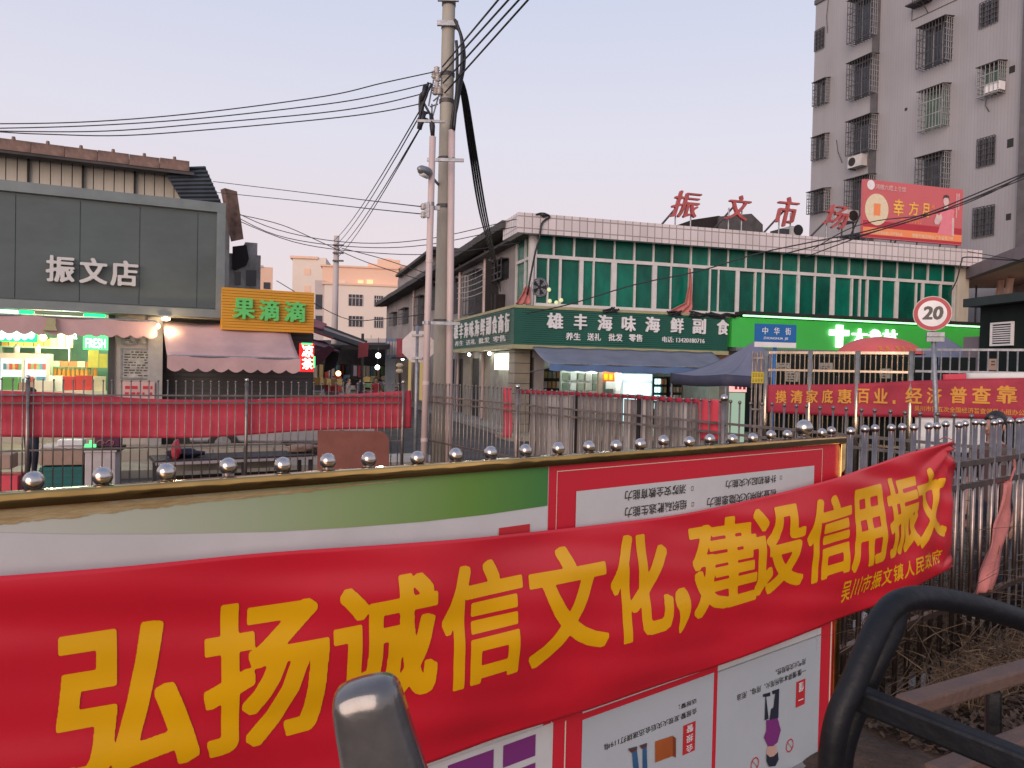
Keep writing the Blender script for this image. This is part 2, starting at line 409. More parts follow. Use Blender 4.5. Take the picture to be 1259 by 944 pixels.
# ------------------------------------------------------------------ materials
M = dict(
 asphalt=mat('asphalt', (.075,.072,.07), .85, var=.35, scale=1.2, bump=.5, bscale=60),
 concrete=mat('concrete', (.30,.29,.27), .85, var=.3, scale=2.5, bump=.4, bscale=30),
 old_conc=mat('old_concrete', (.36,.34,.32), .9, var=.5, scale=1.6, bump=.5, bscale=20, stretch=(1,1,.4)),
 paving=tilemat('paving', (.42,.37,.29), (.2,.18,.15), .6, .6, .03, .5),
 soil=mat('soil', (.075,.05,.034), .95, var=.5, scale=6, bump=.8, bscale=50),
 steel=mat('stainless_steel', (.31,.25,.225), .30, 1.0, var=.3, scale=9),
 steel_d=mat('weathered_steel', (.29,.245,.22), .42, .85, var=.4, scale=5),
 ball=mat('polished_steel', (.56,.51,.48), .23, 1.0, var=.15, scale=40, bump=.06, bscale=60),
 gold=mat('brass_gold_steel', (.50,.33,.12), .10, 1.0, var=.45, scale=4, bump=.9, bscale=2.2, stretch=(.6,1,2.5)),
 gatesteel=mat('gilded_steel', (.50,.41,.31), .22, 1.0, var=.3, scale=5),
 red_cloth=mat('red_banner_cloth', (.62,.014,.03), .33, var=.12, scale=1.4, spec=.45, bump=.04, bscale=400),
 red_cloth2=mat('faded_red_cloth', (.64,.06,.09), .6, var=.15, scale=3),
 red_cloth3=mat('dark_red_cloth', (.36,.02,.045), .65, var=.2, scale=3),
 pink_cloth=mat('faded_pink_cloth', (.50,.17,.15), .75, var=.25, scale=9, bump=.3, bscale=60),
 yellow=mat('yellow_print', (.82,.42,.001), .36, var=.06, scale=4),
 yellow2=mat('ochre_print', (.60,.27,.03), .6, var=.1),
 white=mat('white_paint', (.74,.73,.72), .45, var=.1, scale=5),
 board_white=mat('printed_white', (.60,.60,.585), .28, var=.1, scale=3),
 red_print=mat('red_print', (.60,.022,.04), .28, var=.06, scale=3),
 black_print=mat('black_print', (.03,.028,.028), .4, var=0),
 purple=mat('purple_print', (.20,.035,.18), .3, var=.05),
 white_line=mat('cream_line', (.72,.62,.48), .35, var=0),
 black=mat('black_paint', (.007,.008,.011), .5, var=.4, scale=12, bump=.2, bscale=50, spec=.28),
 rust=mat('rusty_brown_paint', (.10,.06,.048), .7, var=0, col2=(.15,.085,.06), scale=16, bump=.4, bscale=60),
 mirror=mat('grey_mirror_shell', (.17,.165,.16), .20, .55, var=.3, scale=10, coat=.6, bump=.08, bscale=35),
 rubber=mat('black_rubber', (.015,.015,.016), .6),
 pole=mat('pole_concrete', (.36,.34,.29), .88, var=.25, scale=1.5, bump=.4, bscale=25, stretch=(1,1,.25)),
 pvc=mat('pinkish_pvc_pipe', (.56,.44,.41), .5, var=.14, scale=1.2, stretch=(2,2,.5)),
 cable=mat('black_cable', (.014,.014,.018), .55, var=0),
 galv=mat('galvanised_steel', (.30,.31,.33), .5, .7, var=.25, scale=14),
 porcelain=mat('insulator_porcelain', (.42,.38,.36), .3, var=.2, scale=20),
 fascia=mat('grey_green_glass_panel', (.088,.112,.108), .30, var=.22, scale=.5, stretch=(1,1,2.2)),
 fascia_f=mat('grey_metal_frame', (.19,.22,.215), .45, .3, var=.15, scale=2),
 letter_grey=mat('letter_acrylic', (.58,.57,.54), .4, var=.08),
 cream=mat('cream_sheet', (.60,.56,.47), .6, var=.2, scale=1.5, stretch=(1,1,.3)),
 dkgreen_roof=mat('dark_roof_sheet', (.045,.055,.065), .55, var=.3, scale=3),
 roof_tile=mat('old_roof_edge', (.20,.13,.105), .9, var=.5, scale=3, bump=.5),
 roof_dark=mat('dark_roof', (.07,.065,.065), .85, var=.35, scale=1),
 awn_pink=mat('pinkish_awning', (.50,.33,.32), .8, var=.12, scale=2, bump=.1, bscale=30),
 awn_blue=mat('grey_blue_awning', (.19,.215,.27), .75, var=.14, scale=1.5),
 awn_blue_v=mat('blue_valance', (.10,.17,.32), .7, var=.1),
 tent=mat('blue_grey_tent', (.18,.19,.25), .75, var=.12, scale=2),
 tent_v=mat('navy_tent_band', (.05,.052,.09), .7, var=.1),
 beige_wall=mat('beige_wall', (.42,.38,.33), .8, var=.2, scale=1.5),
 shutter=mat('dark_shutter', (.07,.07,.068), .6, .3, var=.2, scale=2),
 orange=mat('orange_cladding', (.62,.29,.02), .5, var=.1, scale=2, stretch=(.3,1,3)),
 green_letter=mat('green_letter', (.10,.42,.11), .35, var=.15, scale=10, emit=(.15,.8,.2,1), es=.12),
 gwin=mat('green_glass', (.003,.145,.095), .24, var=0, col2=(.002,.035,.026), scale=1.1, stretch=(1,1,.5), spec=.28),
 gwin2=mat('green_glass_light', (.004,.20,.13), .22, var=0, col2=(.003,.07,.048), scale=1.5, stretch=(1,1,.5), spec=.28),
 win_white=mat('white_window_bar', (.62,.60,.58), .5, var=.12),
 tile_w=tilemat('white_tile_parapet', (.66,.60,.59), (.30,.26,.25), .26, .36, .07, .35, stain=.15),
 apt=tilemat('grey_mosaic_wall', (.325,.315,.325), (.295,.285,.295), .15, 90.0, .10, .5, var=.02, stain=.18),
 apt_dark=mat('dark_pilaster', (.10,.095,.10), .7, var=.2),
 sidewall=mat('stained_render', (.34,.315,.31), .9, var=0, col2=(.20,.185,.18), scale=.5, stretch=(1,1,.4), bump=.3, bscale=10),
 sign_green=mat('dark_green_cladding', (.012,.11,.075), .45, var=.15, scale=2, stretch=(.3,1,3)),
 sign_trim=mat('olive_trim', (.36,.34,.18), .5, var=.15),
 stone=mat('beige_stone_tile', (.29,.26,.20), .5, var=.2, scale=1.2, stretch=(1,1,2)),
 cage=mat('window_cage_bar', (.10,.095,.10), .6, .5, var=.3, scale=6),
 cage_l=mat('pale_cage_bar', (.40,.39,.38), .5, .5, var=.2),
 dkglass=mat('dark_window_glass', (.035,.04,.05), .12, var=.4, scale=1.5),
 gl_green=mat('greenish_window_glass', (.07,.13,.09), .2, var=.3, scale=2),
 ac=mat('aircon_white', (.52,.50,.48), .5, var=.15),
 dark=mat('dark_grille', (.02,.02,.02), .7, var=.2),
 sdark=mat('unlit_opening', (.018,.018,.02), .5, var=.3, spec=.25),
 bill=mat('billboard_red', (.54,.125,.135), .5, var=.06, scale=.6),
 bill_d=mat('billboard_deep_red', (.42,.03,.05), .5, var=.05),
 bill_o=mat('billboard_orange', (.80,.26,.10), .5, var=.04),
 cream_p=mat('cream_print', (.72,.62,.42), .5, var=.1, scale=9),
 skin=mat('skin', (.42,.22,.16), .5, var=.08),
 hair=mat('black_hair', (.012,.010,.010), .5, var=.3, scale=30, bump=.6, bscale=90),
 roof_red=mat('red_metal_letter', (.43,.09,.085), .5, .1, var=.25, scale=5),
 peach=mat('peach_render', (.78,.52,.38), .85, var=.08, scale=.1),
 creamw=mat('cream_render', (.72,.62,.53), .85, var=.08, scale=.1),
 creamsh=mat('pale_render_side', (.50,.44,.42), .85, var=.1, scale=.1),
 brownbox=mat('cardboard', (.36,.25,.19), .8, var=.15, scale=4),
 whitebox=mat('white_carton', (.55,.50,.49), .7, var=.12, scale=4),
 teal=mat('teal_plastic_crate', (.012,.13,.12), .45, var=.15),
 navy=mat('navy_cloth', (.018,.022,.045), .8, var=.2),
 plyred=mat('weathered_red_board', (.27,.10,.07), .8, var=.3, scale=5, bump=.2, col2=(.21,.075,.055)),
 canopy_r=mat('red_canopy', (.32,.055,.06), .7, var=.25, scale=1),
 canopy_d=mat('dark_tarpaulin', (.022,.017,.017), .95, var=.4, scale=2),
 maroon=mat('maroon_tarpaulin', (.11,.025,.04), .7, var=.3, scale=2),
 signblue=mat('street_sign_blue', (.008,.12,.36), .4, var=.06),
 ph_green=mat('lit_green_panel', (.05,.42,.07), .5, var=.05, scale=1, emit=(.03,.45,.05,1), es=.10),
 kiosk=mat('kiosk_dark_green', (.010,.016,.015), .8, var=.2, spec=.2),
 soffit=mat('peach_soffit', (.52,.33,.27), .7, var=.1, scale=.5),
 purplegrey=mat('purple_grey_fascia', (.20,.165,.18), .7, var=.1),
 sheet=mat('grey_corrugated_sheet', (.34,.31,.29), .5, .25, var=0, col2=(.16,.14,.13), scale=1.2, stretch=(1.4,1.4,.35)),
 twig=mat('dry_twigs', (.15,.10,.06), .9, var=0, col2=(.055,.038,.025), scale=3),
 sred=mat('sign_red', (.52,.03,.035), .4, var=.08),
)
# stain of old tape on the notice board
G = dict(
 white=glow('lamp_white', (1,.97,.9), 9), warm=glow('lamp_warm', (1,.72,.38), 14), green=glow('led_green', (.02,1,.25), 2.2),
 mint=glow('led_mint_white', (.55,1,.75), 3.2), box=glow('light_box_face', (1,1,.82), 2.6), fridge=glow('fridge_light', (.85,1,.95), 1.25),
 ledw=glow('led_text_white', (.9,1,.9), 2.6), red=glow('led_red', (1,.03,.03), 1.3), cold=glow('cold_shelf_light', (.55,.95,1), 2.0),
 yel=glow('yellow_lit_panel', (.8,.55,.22), .55), shop=glow('shop_amber', (1,.45,.12), .8), orange=glow('lamp_orange', (1,.45,.15), 9), ledg=glow('led_text_green', (.15,1,.3), 1.6),
 peach=glow('lit_window_far', (1,.78,.4), 1.2),
)

# ================================================================== SETTING
ground = MB().grid(lambda u, v: (-700+1400*u, -40+1400*v, 0), 20, 20).build('street_ground', M['asphalt'])
tag(ground, kind='structure')

NF = Wall(63, 1.47, px2=1247, Y2=4.45)        # near fence line
FL = Wall(0, 10.1, px2=505, Y2=12.9)          # fence along the left
FB = Wall(525, 12.6, px2=1259, Y2=5.0)        # middle fence, running towards the eye
GT = Wall(930, 13.8, px2=1300, Y2=11.2)       # tall steel gate line
LW = Wall(150, 16.0, az=64.5)                 # left shop front
GB = Wall(655, 24.5, az=73.6)                 # market front
SB = Wall(655, 24.5, az=163.3)                # market side, towards the alley (x < 0 is farther)
AP = Wall(990, 43.0, az=157)                  # apartment block wall

# raised pavement where the photographer stands, soil strip between the fences
a = NF.w(-3.2, .10, 0); b = NF.w(7.5, .10, 0)
def fnoise(x, y): return .5*math.sin(x*9.1+y*4.3)+.3*math.sin(x*17.7-y*13.1)+.2*math.sin(x*31+y*27)
def soilf(u, v):
    p = a.lerp(b, u); q = Vector((-6, -4, 0)).lerp(Vector((b.x+2, -4, 0)), u); r = p.lerp(q, v**2)
    return (r.x, r.y, .58+.02*fnoise(r.x, r.y))
pv = MB().grid(soilf, 220, 90)
k_ = [(a.x, a.y), (b.x, b.y)]
pv.slab([(a.x, a.y, .02), (b.x, b.y, .02), (b.x, b.y, .56), (a.x, a.y, .56)], .05)
tag(pv.build('near_soil', M['soil']), kind='structure')
c1 = NF.w(-3.2, .10, 0); c2 = NF.w(9, .10, 0)
c3 = Vector((6.2, 4.2, 0)); c4 = FB.w(3.2, -.05, 0)
tag(MB().slab([(c1.x, c1.y+.01, .22), (c2.x, c2.y+.01, .22), (FB.w(9.6, .1, 0).x, FB.w(9.6, .1, 0).y, .22), (c4.x, c4.y, .22), (-2.6, 2.6, .22)], .22).build('soil_bed', M['soil']), kind='structure')
# plinths below the fences
def plinth(wall, x0, x1, z, name='kerb'):
    o = wall.empty(name, kind='structure')
    n = max(1, int((x1-x0)/1.2)); 
    me = MB().box(0.004, (x1-x0)/n-.004, -.09, .09, 0, z).mesh('kerb_stone')
    for i in range(n):
        k = link(me, 'kerb_stone', M['concrete'], o); k.location = (x0+(x1-x0)*i/n, 0, 0)
plinth(FL, -1.5, 5.7, .2); plinth(FB, 0.1, 9.6, .26); plinth(NF, -1.0, 6.0, .57)
# left pavement in front of the shops (tiled step) and along the market
st = LW.empty('shop_step', kind='structure')
MB().box(-12, 3.2, -1.1, 0, 0, .36).build('step_slab', M['paving'], st)
MB().box(-12, 6.2, -2.6, -1.104, 0, .16).build('step_slab', M['paving'], st)
st2 = GB.empty('market_pavement', kind='structure')
MB().box(-1.2, 40, -1.6, 0, 0, .15).build('pavement_slab', M['paving'], st2)
st3 = SB.empty('side_pavement', kind='structure')
MB().box(-32, -.2, -.9, 0, 0, .15).build('pavement_slab', M['concrete'], st3)

# ================================================================== FENCES
def fence(wall, name, label, group, x0, x1, sp, br, tip, z0, z1, rails, posts, zpost, rail_r=.016, pball=.036, tipm='ball', bar_m='steel', ball_sep=False, sway=0.0):
    root = wall.empty(name, label, 'fence', group)
    if ball_sep:
        bm_ = MB().bar((0, 0, z0), (0, 0, z1-tip*.6), br, br, 10).mesh('bar')
        k_ = MB().bar((0, 0, z1-tip*1.45), (0, 0, z1-tip*.8), tip*.55, tip*.62, 12); k_.ball((0, 0, z1), tip, 20, 14); bl = k_.mesh('ball')
        for p in bl.polygons: p.use_smooth = True
        for p in bm_.polygons: p.use_smooth = True
    else:
        k_ = MB().bar((0, 0, z0), (0, 0, z1-tip*.5), br, br, 6); k_.ball((0, 0, z1), tip, 8, 6); bm_ = k_.mesh('bar')
        for p in bm_.polygons: p.use_smooth = True
    n = int((x1-x0)/sp)
    for i in range(n+1):
        x = x0+i*sp
        if any(abs(x-p) < sp*.4 for p in posts): continue
        o = link(bm_, 'bar', M[bar_m], root); o.location = (x, 0, random.uniform(-.004, .004)); 
        o.rotation_euler = (random.uniform(-1, 1)*.004, random.uniform(-1, 1)*(.004+sway), random.uniform(0, 6))
        if ball_sep:
            q = link(bl, 'ball', M['ball'], o); q.rotation_euler = (0, 0, random.uniform(0, 6))
    for z in rails:
        MB().box(x0-.02, x1+.02, -rail_r, rail_r, z-rail_r, z+rail_r).build('rail', M[bar_m], root)
    for p in posts:
        k_ = MB().bar((p, 0, z0-.1), (p, 0, zpost-pball), .026, .026, 12)
        po = k_.build('post', M[bar_m], root, True)
        MB().ball((p, 0, zpost), pball, 18, 12).build('ball', M['ball'], po, True)
    return root
nfx = lambda px: NF.at(px, 560)[0]
fence(NF, 'ball_topped_fence', 'nearest polished steel fence with large ball finials behind the notice board', None, -0.9+.03, 6.0, .12, .0120, .0190, .5, 1.873, (1.663, 1.545, .93, .45), [nfx(988)], 1.895, .014, .034, ball_sep=True, sway=.003)
fence(FL, 'railing_fence', 'thin-bar railing fence along the left with a long red cloth tied on', 'railing fences around the yard', -1.5, 5.55, .117, .0085, .016, .2, 1.83, (1.625, 1.515, .885), [FL.at(34, 500)[0], FL.at(303, 500)[0], 5.6], 1.86, .011, .03, bar_m='steel_d')
fence(FB, 'railing_fence', 'railing fence running from the utility pole past the grey sheets towards the right', 'railing fences around the yard', 0.1, 9.5, .12, .0085, .017, .24, 1.855, (1.65, 1.56, .934), [FB.at(636, 500)[0], FB.at(890, 510)[0], 9.4], 1.885, .011, .036, bar_m='steel_d')

# tall gate fence (right)
gate = GT.empty('steel_gate_fence', 'tall gilded steel fence with thick polished posts behind the census banner', 'fence')
zt = GT.at(1000, 433.5)[1]; zm = GT.at(1000, 455.5)[1]
gx = lambda px: GT.at(px, 450)[0]
xa, xb, xc = gx(943), gx(1124), gx(1262)+1.2
for z, r in ((zt, .022), (zm, .018), (1.0, .02), (.25, .02)):
    MB().box(xa, xb, -r, r, z-r, z+r).build('rail', M['gatesteel'] if 'gatesteel' in M else M['steel'], gate)
for px in (943, 997, 1055, 1121):
    x = gx(px); MB().bar((x, -.03, 0), (x, -.03, zt+.03), .045, .045, 14).build('post', M['gatesteel'], gate, True)
bme = MB().bar((0, 0, .1), (0, 0, zt), .0115, .0115, 6).mesh('bar')
n = int((xb-xa)/.0795)
for i in range(1, n):
    o = link(bme, 'bar', M['gatesteel'], gate); o.location = (xa+i*(xb-xa)/n, 0, 0)
zt2 = GT.at(1200, 430)[1]; zb2 = GT.at(1200, 457.5)[1]
for z in (zt2, zb2, .6): MB().box(xb+.02, xc, -.02, .02, z-.018, z+.018).build('rail', M['galv'], gate)
bme = MB().bar((0, 0, .1), (0, 0, zt2), .013, .013, 6).mesh('bar')
for i in range(1, int((xc-xb)/.125)):
    o = link(bme, 'bar', M['galv'], gate); o.location = (xb+i*.125, 0, 0)
# folded gate leaf at its left end
fg = GT.empty('folded_gate', 'bundle of dark folded gate bars at the left end of the tall fence', 'gate')
x0 = gx(925)
for i in range(7):
    MB().bar((x0+i*.042, (i % 2)*.05, .05), (x0+i*.042, (i % 2)*.05, zt+.02-.012*(i % 3)), .014, .014, 8).build('bar', M['steel_d'], fg)
for z in (zt-.1, 1.5, .7): MB().box(x0-.02, x0+.28, -.02, .07, z-.015, z+.015).build('rail', M['steel_d'], fg)
yl = GT.empty('yellow_notice', 'small yellow notice plate tied to the folded gate bars', 'sign')
r_ = GT.rect(924, 457, 943, 471, -.05)
MB().box(r_[0], r_[1], -.056, -.05, r_[2], r_[3]).build('plate', mat('notice_yellow', (.55, .42, .02), .6), yl)
for j in range(2):
    for i in range(5):
        w_ = (r_[1]-r_[0])/5.6; h_ = (r_[3]-r_[2])/2.6; xx = r_[0]+.02+i*w_; zz = r_[2]+.02+j*h_*1.2
        for t in range(3): MB().box(xx, xx+w_*.7, -.0585, -.056, zz+t*h_*.3, zz+t*h_*.3+h_*.12).build('stroke', M['black_print'], yl)

# ================================================================== NOTICE BOARD
BD = -.05
nb = NF.empty('notice_board', 'large gold-framed notice board hung upside down on the near fence', 'notice board')
ba = lambda px, py, d=BD: NF.at(px, py, d)
zt_o = ba(1030, 537)[1]; zt_o = (zt_o+ba(300, 585.5)[1])/2
zt_i = zt_o-.029
xr_o = ba(1034, 700)[0]; xr_i = xr_o-.034; xl = -1.15; zb = .42
MB().box(xl, xr_o, BD-.008, BD+.028, zt_i, zt_o).build('frame_rail', M['gold'], nb)
MB().box(xr_i, xr_o-.001, BD-.007, BD+.027, zb, zt_i-.0005).build('frame_rail', M['gold'], nb)
MB().box(xl, xr_i-.001, BD-.007, BD+.027, zb-.03, zb-.001).build('frame_rail', M['gold'], nb)
for o in list(nb.children):
    bv = o.modifiers.new('b', 'BEVEL'); bv.width = .0035; bv.segments = 2
    for f in o.data.polygons: f.use_smooth = True
MB().box(xl, xr_i-.001, BD+.008, BD+.018, zb, zt_i-.001).build('backing_panel', M['board_white'], nb)
def plate(name, x0, x1, z0, z1, lay, m, par=nb):
    y = BD+.008-.0012*lay
    return MB().add([(x0, y, z0), (x1, y, z0), (x1, y, z1), (x0, y, z1)], [(0, 1, 2, 3)]).build(name, m, par)
def poly(name, pxs, lay, m, par=nb):
    y = BD+.008-.0012*lay; P = [NF.at(a, b, y) for a, b in pxs]
    return MB().add([(p[0], y, p[1]) for p in P], [tuple(range(len(P)))]).build(name, m, par)
# printed green swath of the left sheet: fades from cream to green along the sheet
mg = mat('green_swath_print', (.2, .3, .1), .28, var=0)
n_, l_ = mg.node_tree.nodes, mg.node_tree.links
tc = n_.new('ShaderNodeTexCoord'); sp_ = n_.new('ShaderNodeSeparateXYZ'); mr = n_.new('ShaderNodeMapRange'); rp = n_.new('ShaderNodeValToRGB')
l_.new(tc.outputs['Object'], sp_.inputs[0]); l_.new(sp_.outputs['X'], mr.inputs[0])
mr.inputs[1].default_value = ba(0, 650)[0]; mr.inputs[2].default_value = ba(675, 600)[0]; l_.new(mr.outputs[0], rp.inputs[0])
rp.color_ramp.elements[0].color = (.56, .565, .50, 1); rp.color_ramp.elements[1].color = (.06, .21, .055, 1)
for p_, c_ in ((.22, (.44, .48, .36, 1)), (.5, (.28, .38, .17, 1)), (.78, (.14, .28, .055, 1))):
    q_ = rp.color_ramp.elements.new(p_); q_.color = c_
l_.new(rp.outputs[0], n_['Principled BSDF'].inputs['Base Color'])
zi = lambda px: None
xm = ba(676, 640)[0]
top_line = [(NF.at(675, 600, BD)[0], zt_i)]
Psw = []
for px, py in ((-60, 652), (0, 655), (100, 657), (198, 657), (343, 654), (430, 649), (520, 642), (600, 633), (675, 622)):
    Psw.append(NF.at(px, py, BD))
y_ = BD+.008-.0012
vs = []; fs = []
for i, (x, z) in enumerate(Psw): vs += [(x, y_, z), (x, y_, zt_i-.001)]
for i in range(len(Psw)-1): fs.append((2*i, 2*i+2, 2*i+3, 2*i+1))
MB().add(vs, fs).build('green_print', mg, nb)
# dried glue streaks below the frame
stain = mat('dried_glue', (.33, .22, .08), .45, var=0, col2=(.50, .40, .22), scale=30, stretch=(.4, 1, 2), bump=.3, bscale=90)
rs = random.Random(3)
for lay, (h0, h1, xe) in enumerate(((.026, .004, 520), (.02, .003, 640))):
    vs = []; fs = []; N = 150; xs = ba(-60, 620)[0]; xe_ = ba(xe, 600)[0]; hh = h0
    for i in range(N+1):
        t = i/N; base = h0*(1-t)**.8+h1; hh += (base*rs.uniform(.55, 1.15)-hh)*.35
        off = .004+.012*t if lay == 0 else 0
        up = zt_i-.0015-(off*(1-lay))*rs.uniform(.2, .5)*(1 if t > .25 else 0)
        vs += [(xs+(xe_-xs)*t, BD+.008-.0012*(2+lay), zt_i-.002-hh), (xs+(xe_-xs)*t, BD+.008-.0012*(2+lay), up)]
    for i in range(N): fs.append((2*i, 2*i+2, 2*i+3, 2*i+1))
    if lay == 0: MB().add(vs, fs).build('glue_streak', stain, nb)
# red sheet on the right
x675 = ba(676, 620)[0]
plate('red_sheet', x675, xr_i-.001, zb, zt_i-.001, 1, M['red_print'])
xi0 = ba(686, 600)[0]; xi1 = ba(1013, 560)[0]; zi1 = (ba(687, 580)[1]+ba(1013, 552.5)[1])/2
plate('inset_line', xi0, xi1, zi1, zi1+.0022, 2, M['white_line'])
plate('inset_line', xi0, xi0+.0022, 1.0, zi1-.0003, 2, M['white_line'])
plate('inset_line', xi1-.003, xi1, 1.0, zi1-.0003, 2, M['white_line'])
xw0 = ba(709.5, 620)[0]; xw1 = ba(1002, 590)[0]; zw1 = (ba(710, 603)[1]+ba(1001, 573.5)[1])/2
plate('white_field', xw0, xw1, 1.45, zw1, 3, M['board_white'])
def btext(txt, x0, x1, yl0, yl1, yr0, yr1, m='black_print', lay=5, bold=.012):
    a0 = ba(x0, (yl0+yl1)/2)[0]; a1 = ba(x1, (yr0+yr1)/2)[0]
    z1 = (ba(x0, yl0)[1]+ba(x1, yr0)[1])/2; z0 = (ba(x0, yl1)[1]+ba(x1, yr1)[1])/2
    return lettering('printed_text', txt, a0, a1, z0, z1, BD+.008-.0012*lay, M[m], nb, 0, bold, flip=True)
btext('消防安全教育能力', 769, 844, 601.5, 614.5, 597, 608.5)
btext('组织疏散逃生能力', 769, 845, 622.5, 636, 615.5, 627)
btext('扑救初起火灾能力', 893, 955, 590.5, 600.5, 584, 593.5)
btext('检查消除火灾隐患能力', 870, 955, 611, 623, 602, 612)
for px, py in ((852, 600.5), (852.5, 620), (961, 587)):
    x, z = ba(px, py); s_ = .0055
    for q_ in ((x-s_, x+s_, z-s_*1.3, z-s_), (x-s_, x+s_, z+s_, z+s_*1.3), (x-s_*1.1, x-s_*.8, z-s_, z+s_), (x+s_*.8, x+s_*1.1, z-s_, z+s_)): plate('tick_box', *q_, 5, M['black_print'])
# small red block at the foot of the left sheet
a0, a1, z0, z1 = ba(615, 652)[0], ba(653, 650)[0], ba(630, 672)[1], ba(634, 647)[1]
plate('red_block', a0, a1, z0, z1, 2, M['sred'])
# lower sheets
x681 = ba(681.5, 900)[0]; x718 = ba(717.5, 900)[0]; x878 = ba(879, 850)[0]; x883 = ba(883.5, 850)[0]; x1009 = ba(1009, 850)[0]
zl0 = (ba(717, 876)[1]+ba(1009, 772.5)[1])/2
plate('left_sheet', xl+.02, x681, zb, ba(681, 889)[1], 2, M['board_white'])
plate('inset_line', ba(696, 900)[0], ba(697.5, 900)[0], zb, zl0-.01, 2, M['white_line'])
plate('inset_line', ba(1020.5, 860)[0], ba(1022, 860)[0], zb, 1.5, 2, M['white_line'])
mpan = mat('pale_blue_print', (.46, .50, .52), .22, var=.06, scale=2)
zp = (ba(718, 883.5)[1]+ba(878, 830)[1])/2; zq = ba(1009, 930)[1]
plate('white_strip', x718, x878, zl0-.006, zl0, 2, M['board_white']); plate('white_strip', x883, x1009, ba(1009, 782)[1], zl0, 2, M['board_white'])
plate('panel_picture', x718, x878, zq, zp, 2, mpan); plate('panel_picture', x883, x1009, zq, zp, 2, mpan)
plate('panel_picture', x718, x878, zb+.01, zq-.016, 2, mpan); plate('panel_picture', x883, x1009, zb+.01, zq-.016, 2, mpan)
zz0 = ba(660, 929.5)[1]; zz1 = (ba(659, 905)[1]+ba(620, 916)[1])/2
plate('purple_block', ba(620, 920)[0], ba(659.5, 920)[0], zz0, zz1, 3, M['purple'])
plate('purple_block', ba(552, 935)[0], ba(608, 935)[0], zz0, zz1, 3, M['purple'])
for px in (560, 636): 
    x = ba(px, 940)[0]; plate('purple_block', x, x+.07, zz0-.09, zz0-.02, 3, M['purple'])
btext('话报警；', 836, 858, 866, 872, 859, 866, lay=3)
btext('会报警:发现火灾后会迅速拨打119电', 744, 858, 913.5, 921.5, 872.5, 880, lay=3)
btext('用气火灾危险性。', 955, 992, 822, 830, 811, 818.5, lay=3)
btext('一懂:懂得本场所用火、用电、用油', 908, 992, 850, 858, 824.5, 832.5, lay=3)
def redtag(x0, x1, y0, y1, txt):
    a0, a1 = ba(x0, (y0+y1)/2)[0], ba(x1, (y0+y1)/2)[0]; z1 = ba((x0+x1)/2, y0)[1]; z0 = ba((x0+x1)/2, y1)[1]
    plate('red_tag', a0, a1, z0, z1, 3, M['sred']); n = len(txt); m_ = (a1-a0)*.22; h = (z1-z0)/n
    for i, ch in enumerate(txt):
        c_ = z0+h*(i+.5); s_ = min(h*.38, (a1-a0)*.4)
        zz = (c_-s_*.12, c_+s_*.12) if ch == '一' else (c_-s_, c_+s_)
        lettering('printed_text', ch, a0+m_, a1-m_, *zz, BD+.008-.0012*5, M['white'], nb, 0, .01, flip=True)
redtag(841, 856, 890, 926, '会报警'); redtag(980, 991, 837, 868, '懂一' if False else '一懂')
# printed cartoon figures (upside down)
def flatpoly(name, pts, lay, col):
    y = BD+.008-.0012*lay
    MB().add([(p[0], y, p[1]) for p in [ba(*q) for q in pts]], [tuple(range(len(pts)))]).build(name, col, nb)
trous = mat('print_dark_trousers', (.025, .03, .05), .3); shoe = mat('print_brown', (.12, .045, .03), .3); bl_ = mat('print_blue', (.04, .12, .24), .3)
skp = mat('print_skin', (.55, .36, .28), .3); orr = mat('print_orange', (.42, .11, .03), .3); orr2 = mat('print_dark_orange', (.24, .06, .02), .3)
flatpoly('printed_figure', [(939, 854), (948, 851.5), (948, 856), (943, 857), (946, 884), (941, 886), (942, 857), (939, 857)][::-1], 4, trous)
flatpoly('printed_figure', [(950, 850), (959, 847), (958, 883), (947, 886), (949, 872), (952, 870), (954, 853), (951, 854)][::-1], 4, trous)
flatpoly('printed_figure', [(943, 886), (957, 883), (961, 898), (957, 913), (951, 918), (945, 918), (940, 907), (943, 899)][::-1], 4, M['purple'])
flatpoly('printed_figure', [(945, 918), (955, 917), (957, 928), (951, 935), (944, 932), (943, 924)][::-1], 4, skp)
flatpoly('printed_figure', [(943, 927), (947, 931), (952, 930), (957, 925), (958, 934), (954, 942), (946, 943), (943, 936)][::-1], 5, trous)
flatpoly('printed_figure', [(773, 921), (784, 918), (784, 923), (787, 950), (780, 952), (778, 925)][::-1], 4, bl_)
flatpoly('printed_figure', [(787, 917), (796, 914), (796, 919), (797, 950), (791, 950), (791, 921)][::-1], 4, bl_)
flatpoly('printed_figure', [(773, 922), (784, 918.5), (784, 922), (777, 926)][::-1], 5, shoe); flatpoly('printed_figure', [(787, 918), (796, 914), (796, 918), (790, 921)][::-1], 5, shoe)
flatpoly('printed_cabinet', [(806.5, 912), (828, 905), (828, 930), (806.5, 938)][::-1], 4, orr); flatpoly('printed_cabinet', [(828, 905), (832, 908), (832, 932), (828, 930)][::-1], 4, orr2)
def ring(px, py, r, m):
    x, z = ba(px, py); y = BD+.008-.0012*4; v = []; f = []
    for i in range(20):
        a = 2*math.pi*i/20; v += [(x+r*math.cos(a), y, z+r*math.sin(a)), (x+.82*r*math.cos(a), y, z+.82*r*math.sin(a))]
        j = (i+1) % 20; f.append((2*i, 2*i+1, 2*j+1, 2*j))
    k = len(v); v += [(x-.6*r, y, z+.5*r), (x-.5*r, y, z+.6*r), (x+.6*r, y, z-.5*r), (x+.5*r, y, z-.6*r)]; f.append((k, k+2, k+3, k+1))
    MB().add(v, f).build('prohibition_mark', m, nb)
ring(972, 917, .026, M['sred']); ring(929, 940, .026, M['sred'])

